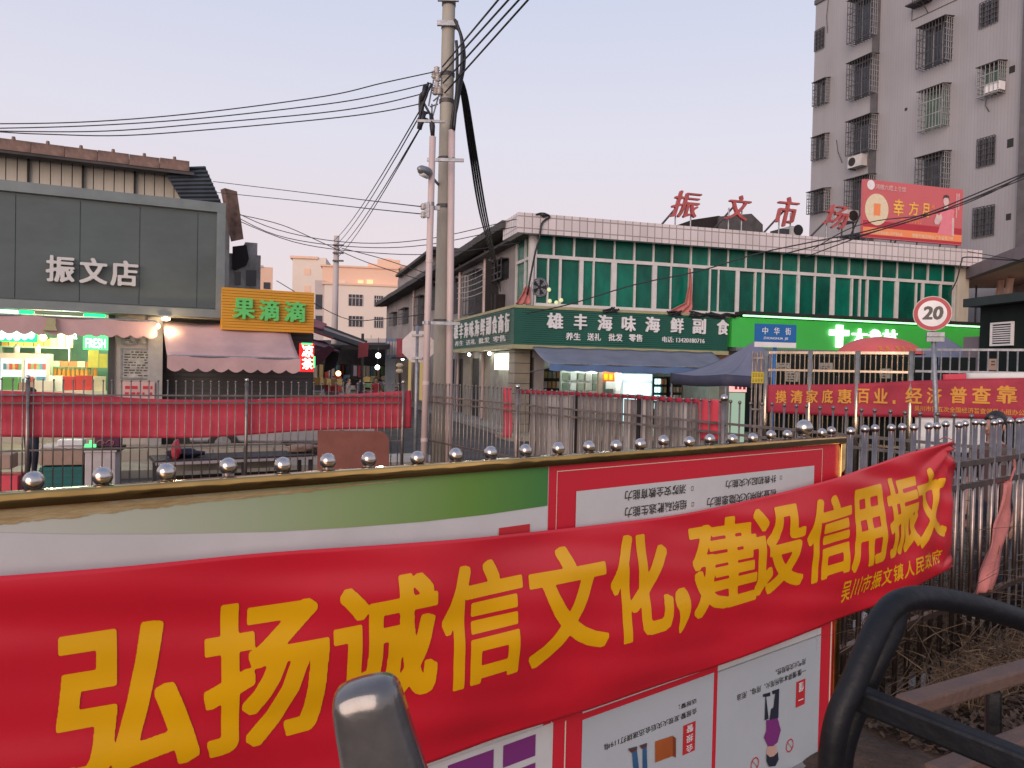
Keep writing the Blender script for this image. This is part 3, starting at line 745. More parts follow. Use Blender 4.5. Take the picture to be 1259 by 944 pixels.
# ================================================================== BIG RED BANNER
def cur(tab):
    def f(x):
        if x <= tab[0][0]: (a, b), (c, d) = tab[0], tab[1]
        elif x >= tab[-1][0]: (a, b), (c, d) = tab[-2], tab[-1]
        else:
            for i in range(len(tab)-1):
                if tab[i][0] <= x <= tab[i+1][0]: break
            p0, p1, p2, p3 = tab[max(i-1, 0)], tab[i], tab[i+1], tab[min(i+2, len(tab)-1)]
            t = (x-p1[0])/(p2[0]-p1[0]); h = p2[0]-p1[0]
            m1 = (p2[1]-p0[1])/(p2[0]-p0[0]); m2 = (p3[1]-p1[1])/(p3[0]-p1[0])
            return (2*t**3-3*t*t+1)*p1[1]+(t**3-2*t*t+t)*h*m1+(-2*t**3+3*t*t)*p2[1]+(t**3-t*t)*h*m2
        return b+(x-a)*(d-b)/(c-a)
    return f
btop = cur([(-200, 722), (0, 707), (150, 695), (315, 679), (480, 668), (660, 654), (760, 643), (845, 632), (950, 608), (1060, 576), (1120, 556), (1172, 540)])
bbot = cur([(-200, 1170), (0, 1086), (300, 1010), (533, 939), (620, 908), (719, 873), (880, 818), (960, 790), (1060, 752), (1120, 724), (1170, 697)])
CR = NF.at(1172, 540, -.075)
def bsurf(px, py, lift=0.0):
    t = btop(px); bo = bbot(px); v = (py-t)/(bo-t)
    s, z = NF.at(px, py, -.085)
    d = .018*math.sin(math.pi*min(1, max(0, v)))
    d += .009*math.sin(s*3.3+z*7+.5)+.0034*math.sin(z*38+s*5+math.sin(s*2.2)*1.5)*(0.4+0.6*math.exp(-((v-.12)/.12)**2)+.5*math.exp(-((v-.9)/.1)**2))
    d += .0040*math.sin(z*15-s*7+1.1+math.sin(s*3))+.0012*math.sin(z*61+s*11)
    dx, dz = CR[0]-s, CR[1]-z; ds = math.hypot(dx, dz)+.001; an = math.atan2(dz, dx)
    d += .015*math.exp(-ds/.42)*math.sin(an*15)*min(1, ds/.06)
    dz2 = z-NF.at(1170, 697, -.075)[1]; ds2 = math.hypot(dx, dz2)+.001
    d += .009*math.exp(-ds2/.30)*math.sin(math.atan2(dz2, dx)*11)*min(1, ds2/.06)
    # sagging pleats under the top hem
    d += .006*math.exp(-(v/.10)**2)*math.sin(s*2.1+1)
    return (s, -.085-d-lift, z)
ban = NF.empty('red_banner', 'long bright red banner with large yellow characters across the notice board', 'banner')
X0, X1 = -150.0, 1171.0
def bfn(u, v):
    px = X0+(X1-X0)*u; t, bo = btop(px), bbot(px)
    if u == 1.0: px -= 0
    return bsurf(px, bo+(t-bo)*v)
MB().grid(bfn, 260, 60, (0, .0012, 0)).build('cloth', M['red_cloth'], ban, True)
def banchar(ch, x0, x1, t0, t1, b0, b1, bold=.05, name='character'):
    V, Fs = glyphs(ch, bold, 0.0, 90 if x1-x0 > 60 else 60 if x1-x0 > 25 else 34)
    me = bpy.data.meshes.new(name); me.from_pydata([(v[0], v[1], 0) for v in V], [], Fs)
    bm = bmesh.new(); bm.from_mesh(me)
    N = 14 if x1-x0 > 60 else 8 if x1-x0 > 25 else 3
    for i in range(1, N):
        bmesh.ops.bisect_plane(bm, geom=bm.verts[:]+bm.edges[:]+bm.faces[:], plane_co=(i/N, 0, 0), plane_no=(1, 0, 0), dist=1e-6)
    for i in range(1, N*2):
        bmesh.ops.bisect_plane(bm, geom=bm.verts[:]+bm.edges[:]+bm.faces[:], plane_co=(0, i/N/2, 0), plane_no=(0, 1, 0), dist=1e-6)
    for v in bm.verts:
        a, b = v.co.x, v.co.y
        px = x0+(x1-x0)*a; yt = t0+(t1-t0)*a; yb = b0+(b1-b0)*a
        v.co = bsurf(px, yb+(yt-yb)*b, .0016)
    bm.to_mesh(me); bm.free()
    o = link(me, name, M['yellow'], ban, True)
    return o
for a_ in (('弘', 68, 243, 780, 754, 968, 932), ('扬', 248, 400, 746, 722, 932, 893), ('诚', 405, 533, 720, 696, 880, 849), ('信', 538, 637, 698, 680, 852, 821),
           ('文', 643, 741, 679, 665, 821, 790), ('化', 746, 822, 662, 650, 793, 771), (',', 824, 843, 724, 719, 778, 771), ('建', 847, 929, 643, 630, 760, 738),
           ('设', 919, 985, 628, 614, 738, 717), ('信', 987, 1042, 616, 603, 721, 700), ('用', 1040, 1082, 603, 594, 704, 688), ('振', 1086, 1126, 590, 580, 687, 670), ('文', 1124, 1159, 580, 570, 674, 658)):
    banchar(*a_, bold=.038 if a_[0] != ',' else .02)
xs_ = 1032.0
for i, ch in enumerate('吴川市振文镇人民政府'):
    x0 = 1032+i*12.35; x1 = x0+10.8; f = lambda x, a, b: a+(b-a)*(x-1032)/(1155-1032)
    banchar(ch, x0, x1, f(x0, 715, 673), f(x1, 715, 673), f(x0, 741, 690), f(x1, 741, 690), bold=.022, name='small_character')
# cords tying the banner to the fence
for py in (541, 696):
    s, z = NF.at(1171, py, -.085)
    MB().tube([(s, -.085, z), (s+.05, -.03, z+.01), (s+.09, .012, z-.01)], .0025, 5).build('cord', M['pink_cloth'], ban)
# faded strip of cloth hanging on the near fence at right
fs_ = NF.empty('cloth_strip', 'faded pink cloth strip knotted to the near fence right of the banner', 'cloth')
sp0 = [(1238, 592), (1236, 630), (1227, 665), (1216, 700), (1208, 728)]
def sfn(u, v):
    i = min(int(u*4), 3); t = u*4-i
    cx = sp0[i][0]*(1-t)+sp0[i+1][0]*t; cy = sp0[i][1]*(1-t)+sp0[i+1][1]*t; w = 4+8*min(1, u*3)
    s, z = NF.at(cx+(v-.5)*w*2, cy-(v-.5)*4, -.03); return (s, -.03-.016*math.sin(v*11+u*2)-.006*math.sin(u*14+v*3), z)
MB().grid(sfn, 24, 14, (0, .0015, 0)).build('strip', M['pink_cloth'], fs_, True)
MB().tube([NF.loc(NF.w(*(lambda q: (q[0], -.015, q[1]))(NF.at(a, b)))) for a, b in ((1243, 564), (1244, 575), (1238, 592))], .006, 6).build('knot', M['pink_cloth'], fs_)

# ================================================================== NEAR THINGS: mirror and rack
mr_ = empty('scooter_mirror', pt(470, 900, .95), 0, 'grey back of a scooter mirror standing up in front of the banner', 'mirror')
base = pt(470, 900, .95)
def mpt(px, py, d=0.0): return pt(px, py, .95+d)-base
# outline of the housing, swept to a rounded shell
out = [(410, 862), (412, 852), (420, 844), (440, 836), (465, 831), (478, 832), (487, 838), (493, 850), (505, 890), (520, 935), (536, 990), (520, 1010), (430, 1010), (421, 940), (413, 890)]
P = [mpt(*p) for p in out]; P = crom(P+[P[0]], 4)[:-1]
cen = sum(P, Vector())/len(P)
prof = [(1.0, .012), (1.0, 0), (.975, -.011), (.90, -.021), (.80, -.027), (.5, -.031), (.2, -.032)]
mb = MB(); K = len(P)
for s_, dy in prof:
    for p in P:
        q = cen+(p-cen)*s_; mb.v.append((q.x, q.y+dy+(0 if s_ == 1 else 0), q.z))
for i in range(len(prof)-1):
    for j in range(K):
        a = i*K+j; b = i*K+(j+1) % K; mb.f.append((a, b, b+K, a+K))
mb.f.append(tuple(range(K))[::-1]); mb.f.append(tuple((len(prof)-1)*K+j for j in range(K)))
# bevelled ridge down the right side like the photo: shift the shell's lobe
for i, v in enumerate(mb.v):
    lay = i//K
    if lay >= 3: mb.v[i] = (v[0]-.006*(lay-2)/3, v[1], v[2]+.0)
so = mb.build('housing', M['mirror'], mr_, True)
g = P[:]; mb2 = MB()
mb2.v = [((cen+(p-cen)*.94).x, cen.y+.014, (cen+(p-cen)*.94).z) for p in P]; mb2.f = [tuple(range(K))]
mb2.build('mirror_glass', M['ball'], mr_)
MB().tube([mpt(478, 1000, .01), mpt(476, 1050, .01), mpt(465, 1110, .02), mpt(440, 1180, .05)], .006, 8).build('stem', M['black'], mr_, True)
# handlebar of the parked scooter, under the frame
hb = MB().tube([mpt(440, 1180, .05), mpt(560, 1240, .02), mpt(760, 1290, -.02)], .013, 10); hb.build('handlebar', M['black'], mr_, True)

rk = empty('cargo_rack', pt(1100, 900, 1.1), 0, 'black tubular steel cargo rack with rusty brown slats at the lower right', 'rack')
rb = pt(1100, 900, 1.1)
def rp_(px, py, Y): return pt(px, py, Y)-rb
def rtube(name, pxs, Ys, r, m='black', n=10):
    P = crom([rp_(a, b, Y) for (a, b), Y in zip(pxs, Ys)], 6)
    return MB().tube(P, r, n).build(name, M[m], rk, True)
def flatbar(name, a, b, w, h, m):
    """rectangular bar between two points"""
    a, b = Vector(a), Vector(b); t = (b-a).normalized(); s_ = t.cross(Vector((0, 0, 1))).normalized()*w; u_ = s_.cross(t).normalized()*h
    k = MB(); k.v = [tuple(p+s_*i+u_*j) for p in (a, b) for i, j in ((-1, -1), (1, -1), (1, 1), (-1, 1))]
    k.f = [(0, 1, 2, 3)[::-1], (4, 5, 6, 7), (0, 1, 5, 4), (1, 2, 6, 5), (2, 3, 7, 6), (3, 0, 4, 7)]
    o = k.build(name, M[m], rk); bv = o.modifiers.new('b', 'BEVEL'); bv.width = min(w, h)*.35; bv.segments = 2
    return o
rtube('top_tube', [(1022, 1010), (1022, 940), (1030, 885), (1050, 838), (1072, 785), (1088, 755), (1110, 738), (1145, 735), (1200, 745), (1262, 764), (1340, 792)], [1.0, 1.0, 1.0, 1.01, 1.03, 1.05, 1.07, 1.1, 1.13, 1.17, 1.22], .0168, n=14)
rtube('rear_tube', [(1034, 1010), (1036, 930), (1055, 868), (1078, 815), (1096, 778), (1104, 752)], [1.08, 1.08, 1.08, 1.08, 1.09, 1.10], .015)
flatbar('side_rail', rp_(1052, 856, 1.03), rp_(1300, 956, .86), .014, .0155, 'black')
flatbar('slat', rp_(1112, 868, 1.22), rp_(1300, 812, 1.48), .018, .013, 'rust')
flatbar('slat', rp_(1150, 955, 1.08), rp_(1330, 880, 1.34), .018, .013, 'rust')
flatbar('upright', rp_(1221, 945, 1.34), rp_(1221, 848, 1.36), .012, .012, 'black')
flatbar('slat', rp_(1200, 1020, 1.0), rp_(1360, 950, 1.2), .018, .013, 'rust')

# ================================================================== LEFT SHOP BUILDING
lz = lambda px, py, d=0: LW.at(px, py, d)[1]
lx = lambda px, py=430, d=0: LW.at(px, py, d)[0]
z_fb = lz(150, 386.5); z_ft = lz(150, 240.5)
shop = LW.empty('shop_building', 'grey-fronted convenience shop with panelled fascia at the left', 'shop building')
xL, xR = lx(-190), lx(273)
XS = lx(383, 420, .5)
FD = -.30
seams = [-190, -120, -50, 20, 98, 170, 240, 264.5]
for a_, b_ in zip(seams[:-1], seams[1:]):
    MB().box(lx(a_)+.008, lx(b_)-.008, FD+.03, FD+.06, z_fb+.20, z_ft-.24).build('fascia_panel', M['fascia'], shop)
MB().box(xL, xR, FD-.06, FD+.2, z_ft-.2, z_ft).build('fascia_frame', M['fascia_f'], shop)
MB().box(xL, xR, FD-.06, FD+.2, z_fb, z_fb+.17).build('fascia_frame', M['fascia_f'], shop)
MB().box(xR-.17, xR-.001, FD-.058, FD+.2, z_fb+.171, z_ft-.201).build('fascia_frame', M['fascia_f'], shop)
MB().box(xL, xR-.01, FD+.061, FD+.3, z_fb+.005, z_ft-.01).build('fascia_backing', M['fascia_f'], shop)
MB().box(xR-.012, xR+.004, FD+.21, 1.6, z_fb+.9, z_ft-.05).build('fascia_return', M['fascia_f'], shop)
# raised grey letters
for ch, x0, x1, y0, y1 in (('振', 57, 92, 315, 347), ('文', 98, 132.5, 318, 349), ('店', 136, 170, 321, 352)):
    r_ = LW.rect(x0, y0, x1, y1, FD)
    k_ = lettering('letter', ch, r_[0], r_[1], r_[2], r_[3], FD-.04, M['letter_grey'], shop, .07, .034)
# wall piers and room behind
zc = z_fb-.02
pier_x0, pier_x1 = lx(133), lx(200)
MB().box(pier_x0, pier_x0+.12, -.02, .3, .36, zc).build('door_jamb', mat('dark_jamb', (.05,.05,.045), .5), shop)
MB().box(pier_x0+.12, pier_x1-.28, .02, .3, .36, zc).build('wall', M['beige_wall'], shop)
MB().box(pier_x1-.28, pier_x1, -.06, .3, .36, zc).build('pier', mat('pale_metal_pier', (.40,.40,.39), .45, .3), shop)
r_ = LW.rect(198, 392, 300, 470, .35)
MB().box(pier_x1, XS-.01, .35, .5, 0, zc).build('shutter_wall', M['shutter'], shop)
zz = .1; sl = MB().box(0, XS-.1-pier_x1, -.02, .0, 0, .07).mesh('shutter_slat')
while zz < zc-.1:
    o = link(sl, 'shutter_slat', M['shutter'], shop); o.location = (pier_x1+.05, .35, zz); zz += .1
# interior room
rx0, rx1 = xL, pier_x0
shop_g = mat('green_lit_wall', (.20,.34,.25), .7, var=.2, scale=2)
MB().box(rx0, rx1+.3, 3.2, 3.35, .3, zc).build('back_wall', shop_g, shop)
MB().box(rx1+.12, rx1+.25, .3, 3.2, .3, zc).build('side_wall', shop_g, shop)
MB().box(rx0-.1, rx0, 0, 3.3, .3, zc).build('side_wall', shop_g, shop)
MB().box(rx0, rx1+.25, 0, 3.3, .26, .355).build('floor', M['paving'], shop)
MB().box(rx0, XS-.02, .0, 3.3, zc+.002, zc+.1).build('ceiling', M['beige_wall'], shop)
# body above and to the right
zb_ = lz(273, 352, .4)
MB().box(xR+.02, XS, .51, 5, 0, zb_-.1).build('wall', M['beige_wall'], shop)
MB().box(xL, xR+.0, 3.4, 9, 0, z_ft-.15).build('wall', M['beige_wall'], shop)
MB().box(xL, xR, .0, 3.4, z_ft-.25, z_ft-.12).build('roof', M['roof_dark'], shop)
# set back upper storey in cream sheets
UB = 2.6
ux0, ux1 = lx(-190, 220, UB), lx(226, 240, UB)
zr = lz(110, 204, UB)
n = 30; w_ = (ux1-ux0)/n
cs = MB().box(.006, w_-.012, 0, .04, 0, zr-(z_ft-.2)+.3).mesh('wall_sheet')
for i in range(n):
    o = link(cs, 'wall_sheet', M['cream'], shop); o.location = (ux0+i*w_, UB+.03+random.uniform(0, .015), z_ft-.2)
MB().box(ux0, ux1, UB+.09, UB+.2, z_ft-.2, zr+.2).build('upper_wall', M['dark'], shop)
for i in range(0, n+1, 5): MB().box(ux0+i*w_-.02, ux0+i*w_+.02, UB-.04, UB+.03, z_ft-.2, zr+.15).build('batten', M['dark'], shop)
# roof edge of old tiles, each with its little cap
ex1 = lx(233, 203, UB-.5)
zt_ = lz(110, 183.5, UB-.5); 
rt = MB().box(0.0, .632, -.14, .14, 0, .24).bar((.31, -.1, .22), (.31, -.1, .31), .05, .035, 6).mesh('edge_tile')
i = 0
x = ex1-.64
while x > ux0:
    o = link(rt, 'edge_tile', M['roof_tile'], shop); o.location = (x, UB-.5, zt_-.26+random.uniform(-.015, .015)); x -= .64
MB().box(ux0, ex1+.1, UB-.62, UB-.3, zt_-.33, zt_-.262).build('eave_soffit', M['roof_dark'], shop)
MB().slab([(ux0, UB-.4, zt_-.1), (ex1, UB-.4, zt_-.1), (ex1, UB+6, zt_+.4), (ux0, UB+6, zt_+.4)], .1).build('roof', M['roof_dark'], shop)
# dark sloping sheet at the end of the roof
P = [LW.at(200, 206, UB-.3), LW.at(252, 204, UB-.3), LW.at(272, 249, UB-.9), LW.at(226, 249, UB-.9)]
ys = (UB-.3, UB-.3, UB-.9, UB-.9)
MB().slab([(p[0], y, p[1]) for p, y in zip(P, ys)][::-1], .06).build('roof_end', M['dkgreen_roof'], shop)
for k in range(9):
    t = (k+.5)/9
    a_ = Vector((P[0][0], ys[0], P[0][1])).lerp(Vector((P[3][0], ys[3], P[3][1])), t); b_ = Vector((P[1][0], ys[1], P[1][1])).lerp(Vector((P[2][0], ys[2], P[2][1])), t)
    MB().bar(a_+Vector((0, -.03, 0)), b_+Vector((0, -.03, 0)), .03, .03, 5).build('roof_rib', M['dkgreen_roof'], shop)
# green light strip under the fascia
for x0, x1, k in ((-40, 26, 'mint'), (26, 45, 'green'), (104, 131, 'green'), (45, 104, 'dim')):
    m_ = G['green'] if k == 'green' else G['mint'] if k == 'mint' else mat('unlit_tube', (.25,.33,.22), .4)
    o = MB().bar((lx(x0), FD-.03, z_fb-.06), (lx(x1)-.02, FD-.03, z_fb-.06), .032, .032, 8).build('light_strip', m_, shop)
# posters on the pier wall (flat)
def wposter(wall, x0, y0, x1, y1, d, name, label, cat, m, frame=None, lines=0, lm='black_print', group=None):
    r = wall.rect(x0, y0, x1, y1, d); e_ = wall.empty(name, label, cat, group)
    MB().box(r[0], r[1], d-.015, d-.001, r[2], r[3]).build('sheet', m, e_)
    if frame:
        t = .03
        for q in ((r[0]-t, r[1]+t, r[3], r[3]+t), (r[0]-t, r[1]+t, r[2]-t, r[2]), (r[0]-t, r[0], r[2], r[3]), (r[1], r[1]+t, r[2], r[3])):
            MB().box(q[0], q[1], d-.03, d-.001, q[2], q[3]).build('frame', frame, e_)
    if lines:
        k = MB(); rs = random.Random(int(x0)); h = (r[3]-r[2])/(lines*1.6+1)
        for i in range(lines):
            z = r[3]-h*(1+1.6*i); x = r[0]+.04
            while x < r[1]-.08:
                w = rs.uniform(.03, .12)
                if rs.random() < .85: k.box(x, min(x+w, r[1]-.04), d-.018, d-.0155, z-h*.8, z)
                x += w+.025
        k.build('printed_text', M[lm] if isinstance(lm, str) else lm, e_)
    return e_
pap = mat('aged_paper', (.40,.40,.36), .6, var=.35, scale=7)
wposter(LW, 151, 414, 166, 422, .02, 'wall_notice', 'small framed paper above the big menu board, left of the pair', 'notice', pap, M['galv'], 3)
wposter(LW, 172, 415, 182, 422, .02, 'wall_notice', 'small blank cream paper above the big menu board, right of the pair', 'notice', pap, M['galv'])
wposter(LW, 150, 430, 185, 464, .02, 'menu_board', 'large framed grey menu board on the pier beside the shop door', 'menu board', pap, M['galv'], 10, M['cage'])
wposter(LW, 151, 469.5, 190, 490, -.10, 'pink_notice', 'pale pink notice card standing in front of the menu board pier', 'notice', mat('pink_card', (.60,.40,.38), .6), None, 2, 'sred')
# pink scalloped valance of the shop
va = LW.empty('shop_valance', 'long pink scalloped valance across the convenience shop front', 'awning')
zv1 = lz(100, 391, -.4); zv0 = lz(100, 411.5, -.4); vx0, vx1 = xL, lx(193, 400, -.4)
def valance(root, x0, x1, y, z1, z0, m, sc=.30, dz=.05, slope=(0, 0), nm='valance'):
    n = max(4, int((x1-x0)/sc)); k = MB(); N = n*8
    for i in range(N+1):
        x = x0+(x1-x0)*i/N; e_ = dz*abs(math.sin(math.pi*n*i/N)); yy = y+.02*math.sin(x*5)
        k.v += [(x, yy-.004, z1), (x, yy-.004, z0-e_+dz*.5), (x, yy, z1), (x, yy, z0-e_+dz*.5)]
    for i in range(N):
        a = 4*i; b = a+4
        k.f += [(a+1, b+1, b, a), (a+2, b+2, b+3, a+3), (a+1, a+3, b+3, b+1), (a, b, b+2, a+2)]
    return k.build(nm, m, root)
valance(va, vx0, vx1, -.4, zv1, zv0, M['awn_pink'], .24, .06)
MB().bar((vx0, -.4, zv1), (vx1, -.4, zv1), .02).build('rail', M['galv'], va)

# ---- contents of the shop
def inner(px, py, d): return LW.at(px, py, d)
fr = LW.empty('display_fridge', 'lit white two-door display fridge inside the convenience shop', 'fridge')
D_ = 1.4
r_ = LW.rect(-12, 434, 61, 520, D_); fz0 = .36
MB().box(r_[0], r_[1], D_, D_+.7, fz0, r_[3]).build('cabinet', M['cream'], fr)
for a_, b_ in ((1, 27), (31, 57)):
    q = LW.rect(a_, 441, b_, 466, D_); MB().box(q[0], q[1], D_-.03, D_-.002, .7, q[3]).build('glass_door', G['fridge'], fr)
    rs = random.Random(a_)
    for j in range(5):
        zz = q[3]-.1-j*.28
        for i in range(6):
            c_ = rs.choice([(.5,.1,.08),(.1,.25,.4),(.6,.5,.2),(.2,.35,.15),(.5,.5,.5)])
            if ('can', c_) not in _gc: _gc[('can', c_)] = mat('can_print', c_, .4)
            x = q[0]+.05+i*(q[1]-q[0]-.06)/6; MB().box(x, x+.06, D_-.07, D_-.031, zz-.13, zz).build('drink', _gc[('can', c_)], fr)
for a_ in (19, 45):
    q = LW.rect(a_-4, 427, a_+4, 434, D_); e_ = LW.empty('white_jar', 'white jar on top of the display fridge, %s' % ('left of the two' if a_ < 30 else 'right of the two, under the bulb'), 'jar', None)
    MB().lathe(((q[0]+q[1])/2, D_+.2, q[2]), [(.05, 0), (.055, .12), (.05, .15), (.03, .16)], 10).build('body', M['white'], e_, True)
    MB().lathe(((q[0]+q[1])/2, D_+.2, q[2]+.16), [(.035, 0), (.035, .03)], 10).build('lid', M['cream'], e_)
def shelf(name, label, x0, y0, x1, y1, d, m, th=.03, dep=.35):
    q = LW.rect(x0, y0, x1, y1, d); e_ = LW.empty(name, label, 'shelf')
    MB().box(q[0], q[1], d, d+dep, q[3]-th, q[3]).build('board', m, e_)
    for x in (q[0], q[1]-.03): MB().box(x, x+.03, d, d+dep, max(.36, q[2]-.4), q[3]-th-.001).build('side_panel', m, e_)
    return e_, q
sh1, q1 = shelf('upper_shelf', 'high shelf crowded with amber packets inside the shop', 0, 426, 86, 430, 2.2, M['cream'])
sh2, q2 = shelf('bottle_shelf', 'pale shelf carrying a row of amber bottles in the shop', 63, 463, 118, 466, 2.0, M['cream'])
rs = random.Random(5)
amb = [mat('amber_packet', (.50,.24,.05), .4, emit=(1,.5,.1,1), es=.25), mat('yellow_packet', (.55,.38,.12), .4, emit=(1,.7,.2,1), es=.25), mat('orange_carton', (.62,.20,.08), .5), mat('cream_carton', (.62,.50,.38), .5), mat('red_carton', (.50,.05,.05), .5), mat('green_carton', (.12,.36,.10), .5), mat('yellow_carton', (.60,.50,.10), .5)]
ORD = 'first second third fourth fifth sixth seventh eighth ninth tenth eleventh twelfth thirteenth fourteenth fifteenth sixteenth seventeenth eighteenth nineteenth twentieth'.split()
def goods(name, label, x0, x1, ybase, d, hr, wr, mats, group, seed, kind='box'):
    """separate packets side by side standing on the height of pixel row ybase"""
    r2 = random.Random(seed); xx = LW.at(x0, ybase, d)[0]; xe = LW.at(x1, ybase, d)[0]; z = LW.at((x0+x1)/2, ybase, d)[1]
    ii = 0
    while xx < xe:
        w = r2.uniform(*wr); h = r2.uniform(*hr); m = r2.choice(mats)
        if kind == 'box':
            o = MB().box(-w/2, w/2, -.1, .1, 0, h).build(name, m)
            lb = o.data
        else:
            o = MB().lathe((0, 0, 0), [(w*.48, 0), (w*.48, h*.62), (w*.2, h*.78), (w*.2, h*.95)], 8).build(name, m, None, True)
            MB().lathe((0, 0, h*.95), [(w*.22, 0), (w*.22, h*.07)], 8).build('cap', M['dark'], o)
        p = LW.w(xx+w/2, d+.12, z); o.location = p; o.rotation_euler = (0, 0, LW.phi+r2.uniform(-.05, .05))
        tag(o, label % (m.name.split('.')[0].replace('_', ' ').split()[0], ORD[ii]), name.replace('_', ' ').split()[-1], group); xx += w+.012; ii += 1
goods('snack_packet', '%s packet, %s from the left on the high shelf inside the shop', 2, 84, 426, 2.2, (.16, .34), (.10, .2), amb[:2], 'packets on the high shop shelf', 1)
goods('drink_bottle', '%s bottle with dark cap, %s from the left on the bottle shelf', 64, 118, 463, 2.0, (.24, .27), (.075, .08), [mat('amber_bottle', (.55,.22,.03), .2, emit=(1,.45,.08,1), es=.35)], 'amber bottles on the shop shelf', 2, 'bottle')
sh3, q3 = shelf('carton_shelf', 'green shelf of small cartons above the bottle row', 64, 451.5, 112, 454, 2.05, mat('green_shelf', (.1,.25,.14), .5))
goods('small_carton', 'small %s carton, %s from the left on the shelf above the bottles', 64, 106, 451, 2.05, (.11, .14), (.12, .2), amb[2:4], 'cartons above the bottle row', 3)
goods('goods_carton', '%s goods carton, %s from the left on the lower shop counter', 60, 117, 480, 1.2, (.30, .42), (.22, .34), amb[2:5]+[M['white']], 'cartons on the lower shop counter', 4)
goods('yellow_carton', '%s carton, %s from the left at the door end of the shelves', 108, 131, 452, 1.9, (.30, .42), (.16, .22), amb[5:7], 'yellow-green cartons at the shelf end', 6)
goods('produce_box', 'low %s produce box, %s from the left before the display fridge', 2, 60, 481, 1.0, (.16, .30), (.25, .4), [amb[5], M['cream'], M['brownbox']], 'produce boxes before the fridge', 8)
ct = LW.empty('shop_counter', 'long pale counter inside the convenience shop below the shelves', 'counter')
q = LW.rect(-20, 480, 131, 500, 1.0); MB().box(q[0], q[1], 1.0, 1.5, .8, q[3]).build('top', M['cream'], ct); MB().box(q[0]+.05, q[1]-.05, 1.05, 1.45, .357, .8).build('body', M['beige_wall'], ct)
# LED signs and bulb
ls = LW.empty('led_sign', 'wavy mint-white glowing sign inside the top left of the shop', 'lit sign')
for i, (a_, b_, c_, d_) in enumerate(((-4, 404, 7, 418), (6, 405, 16, 418), (15, 404, 26, 419), (25, 404, 35, 418), (33, 405, 43, 417))):
    q = LW.rect(a_, b_, c_, d_, 1.6); k_ = MB().ball(((q[0]+q[1])/2, 1.62, (q[2]+q[3])/2), 1, 12, 8, ((q[1]-q[0])/2, .03, (q[3]-q[2])/2)); k_.build('glowing_bubble', G['mint'], ls, True)
q = LW.rect(-6, 402, 46, 420, 1.68); MB().box(q[0], q[1], 1.68, 1.72, q[2], q[3]).build('back_plate', G['green'], ls)
fs2 = LW.empty('fresh_sign', 'bright green glowing plate with white letters near the shop door', 'lit sign')
q = LW.rect(102, 412, 133, 430, .5); MB().box(q[0], q[1], .5, .54, q[2], q[3]).build('plate', G['ledg'], fs2)
lettering('letter', 'FRESH', *LW.rect(105, 416, 130, 428, .5), .498, G['ledw'], fs2, .02, .03)
nl = LW.empty('neon_lettering', 'small white glowing letters hung across the shop opening', 'lit sign')
for ch, a_, b_ in (('C', 71, 78), ('R', 82, 88), ('a', 90, 95)):
    lettering('letter', ch, *LW.rect(a_, 410, b_, 417, .6), .6, G['ledw'], nl, .01, .01)
ac_bulb = LW.empty('hanging_bulb', 'bright bare warm bulb hanging over the shop goods', 'lamp')
x, z = LW.at(53, 415, .9); MB().ball((x, .9, z), .07, 12, 8).build('bulb', G['warm'], ac_bulb, True); MB().bar((x, .9, z+.06), (x, .9, zc), .006).build('cord', M['cable'], ac_bulb); MB().bar((x, .9, z+.05), (x, .9, z+.13), .035).build('holder', M['dark'], ac_bulb)
place_light('bulb_light', LW.w(x, .75, z-.1), 60, (1, .8, .5), .1)
place_light('shop_light', LW.w(lx(70), 1.8, zc-.35), 90, (.75, 1, .72), .3)
place_light('green_light', LW.w(lx(117), .2, lz(117, 421)), 8, (.1, 1, .3), .1)
# security camera lamp above
cl = LW.empty('hanging_speaker', 'small yellowish hanging box under the fascia near the bulb', 'speaker')
q = LW.rect(57, 391, 68, 405, -.5); MB().box(q[0], q[1], -.5, -.35, q[2]+.08, q[3]).build('case', M['sign_trim'], cl); MB().prism([(q[0]-.06, q[2]-.02), (q[1]+.03, q[2]-.02), (q[1], q[2]+.078), (q[0], q[2]+.078)], -.5, -.36).build('horn', M['sign_trim'], cl)

# ---- second shop: orange sign and pink awning
os_ = LW.empty('orange_sign', 'orange slatted shop sign with three raised green characters', 'sign')
OD = -.45
q = LW.rect(272.5, 354, 386, 409, OD)
ox0, ox1 = q[0], q[1]; oz1 = (lz(273, 352, OD)+lz(386, 360.5, OD))/2; oz0 = (lz(273, 405, OD)+lz(386, 409.5, OD))/2
MB().box(ox0, ox1, OD+.03, OD+.30, oz0, oz1).build('backing', M['orange'], os_)
n = 15; h = (oz1-oz0)/n; slm = MB().box(0, ox1-ox0, -.012, .028, .002, h-.007).mesh('slat')
for i in range(n):
    o = link(slm, 'slat', M['orange'], os_); o.location = (ox0, OD, oz0+i*h)
for ch, x0, x1, y0, y1 in (('果', 286.5, 312.5, 367, 392.5), ('滴', 318, 343, 369, 394.5), ('滴', 349, 375, 371, 396)):
    lettering('letter', ch, *LW.rect(x0, y0, x1, y1, OD), OD-.014, M['green_letter'], os_, .09, .032)
aw = LW.empty('pink_awning', 'pinkish fabric awning with scalloped edge below the orange sign', 'awning')
AD0, AD1 = -.15, -1.5
P = [LW.at(200, 404, AD0), LW.at(349, 410, AD0), LW.at(369, 441, AD1), LW.at(205.5, 437, AD1)]
zt_a = (P[0][1]+P[1][1])/2+.15; zb_a = (P[2][1]+P[3][1])/2
x_a0, x_a1 = P[0][0], P[1][0]+.1; x_b0, x_b1 = P[3][0], P[2][0]
def awf(u, v):
    a0 = x_a0+(x_a1-x_a0)*u; b0 = x_b0+(x_b1-x_b0)*u
    return (a0+(b0-a0)*v, AD0+(AD1-AD0)*v, zt_a+(zb_a-zt_a)*v-.05*math.sin(math.pi*v)+.012*math.sin(u*17))
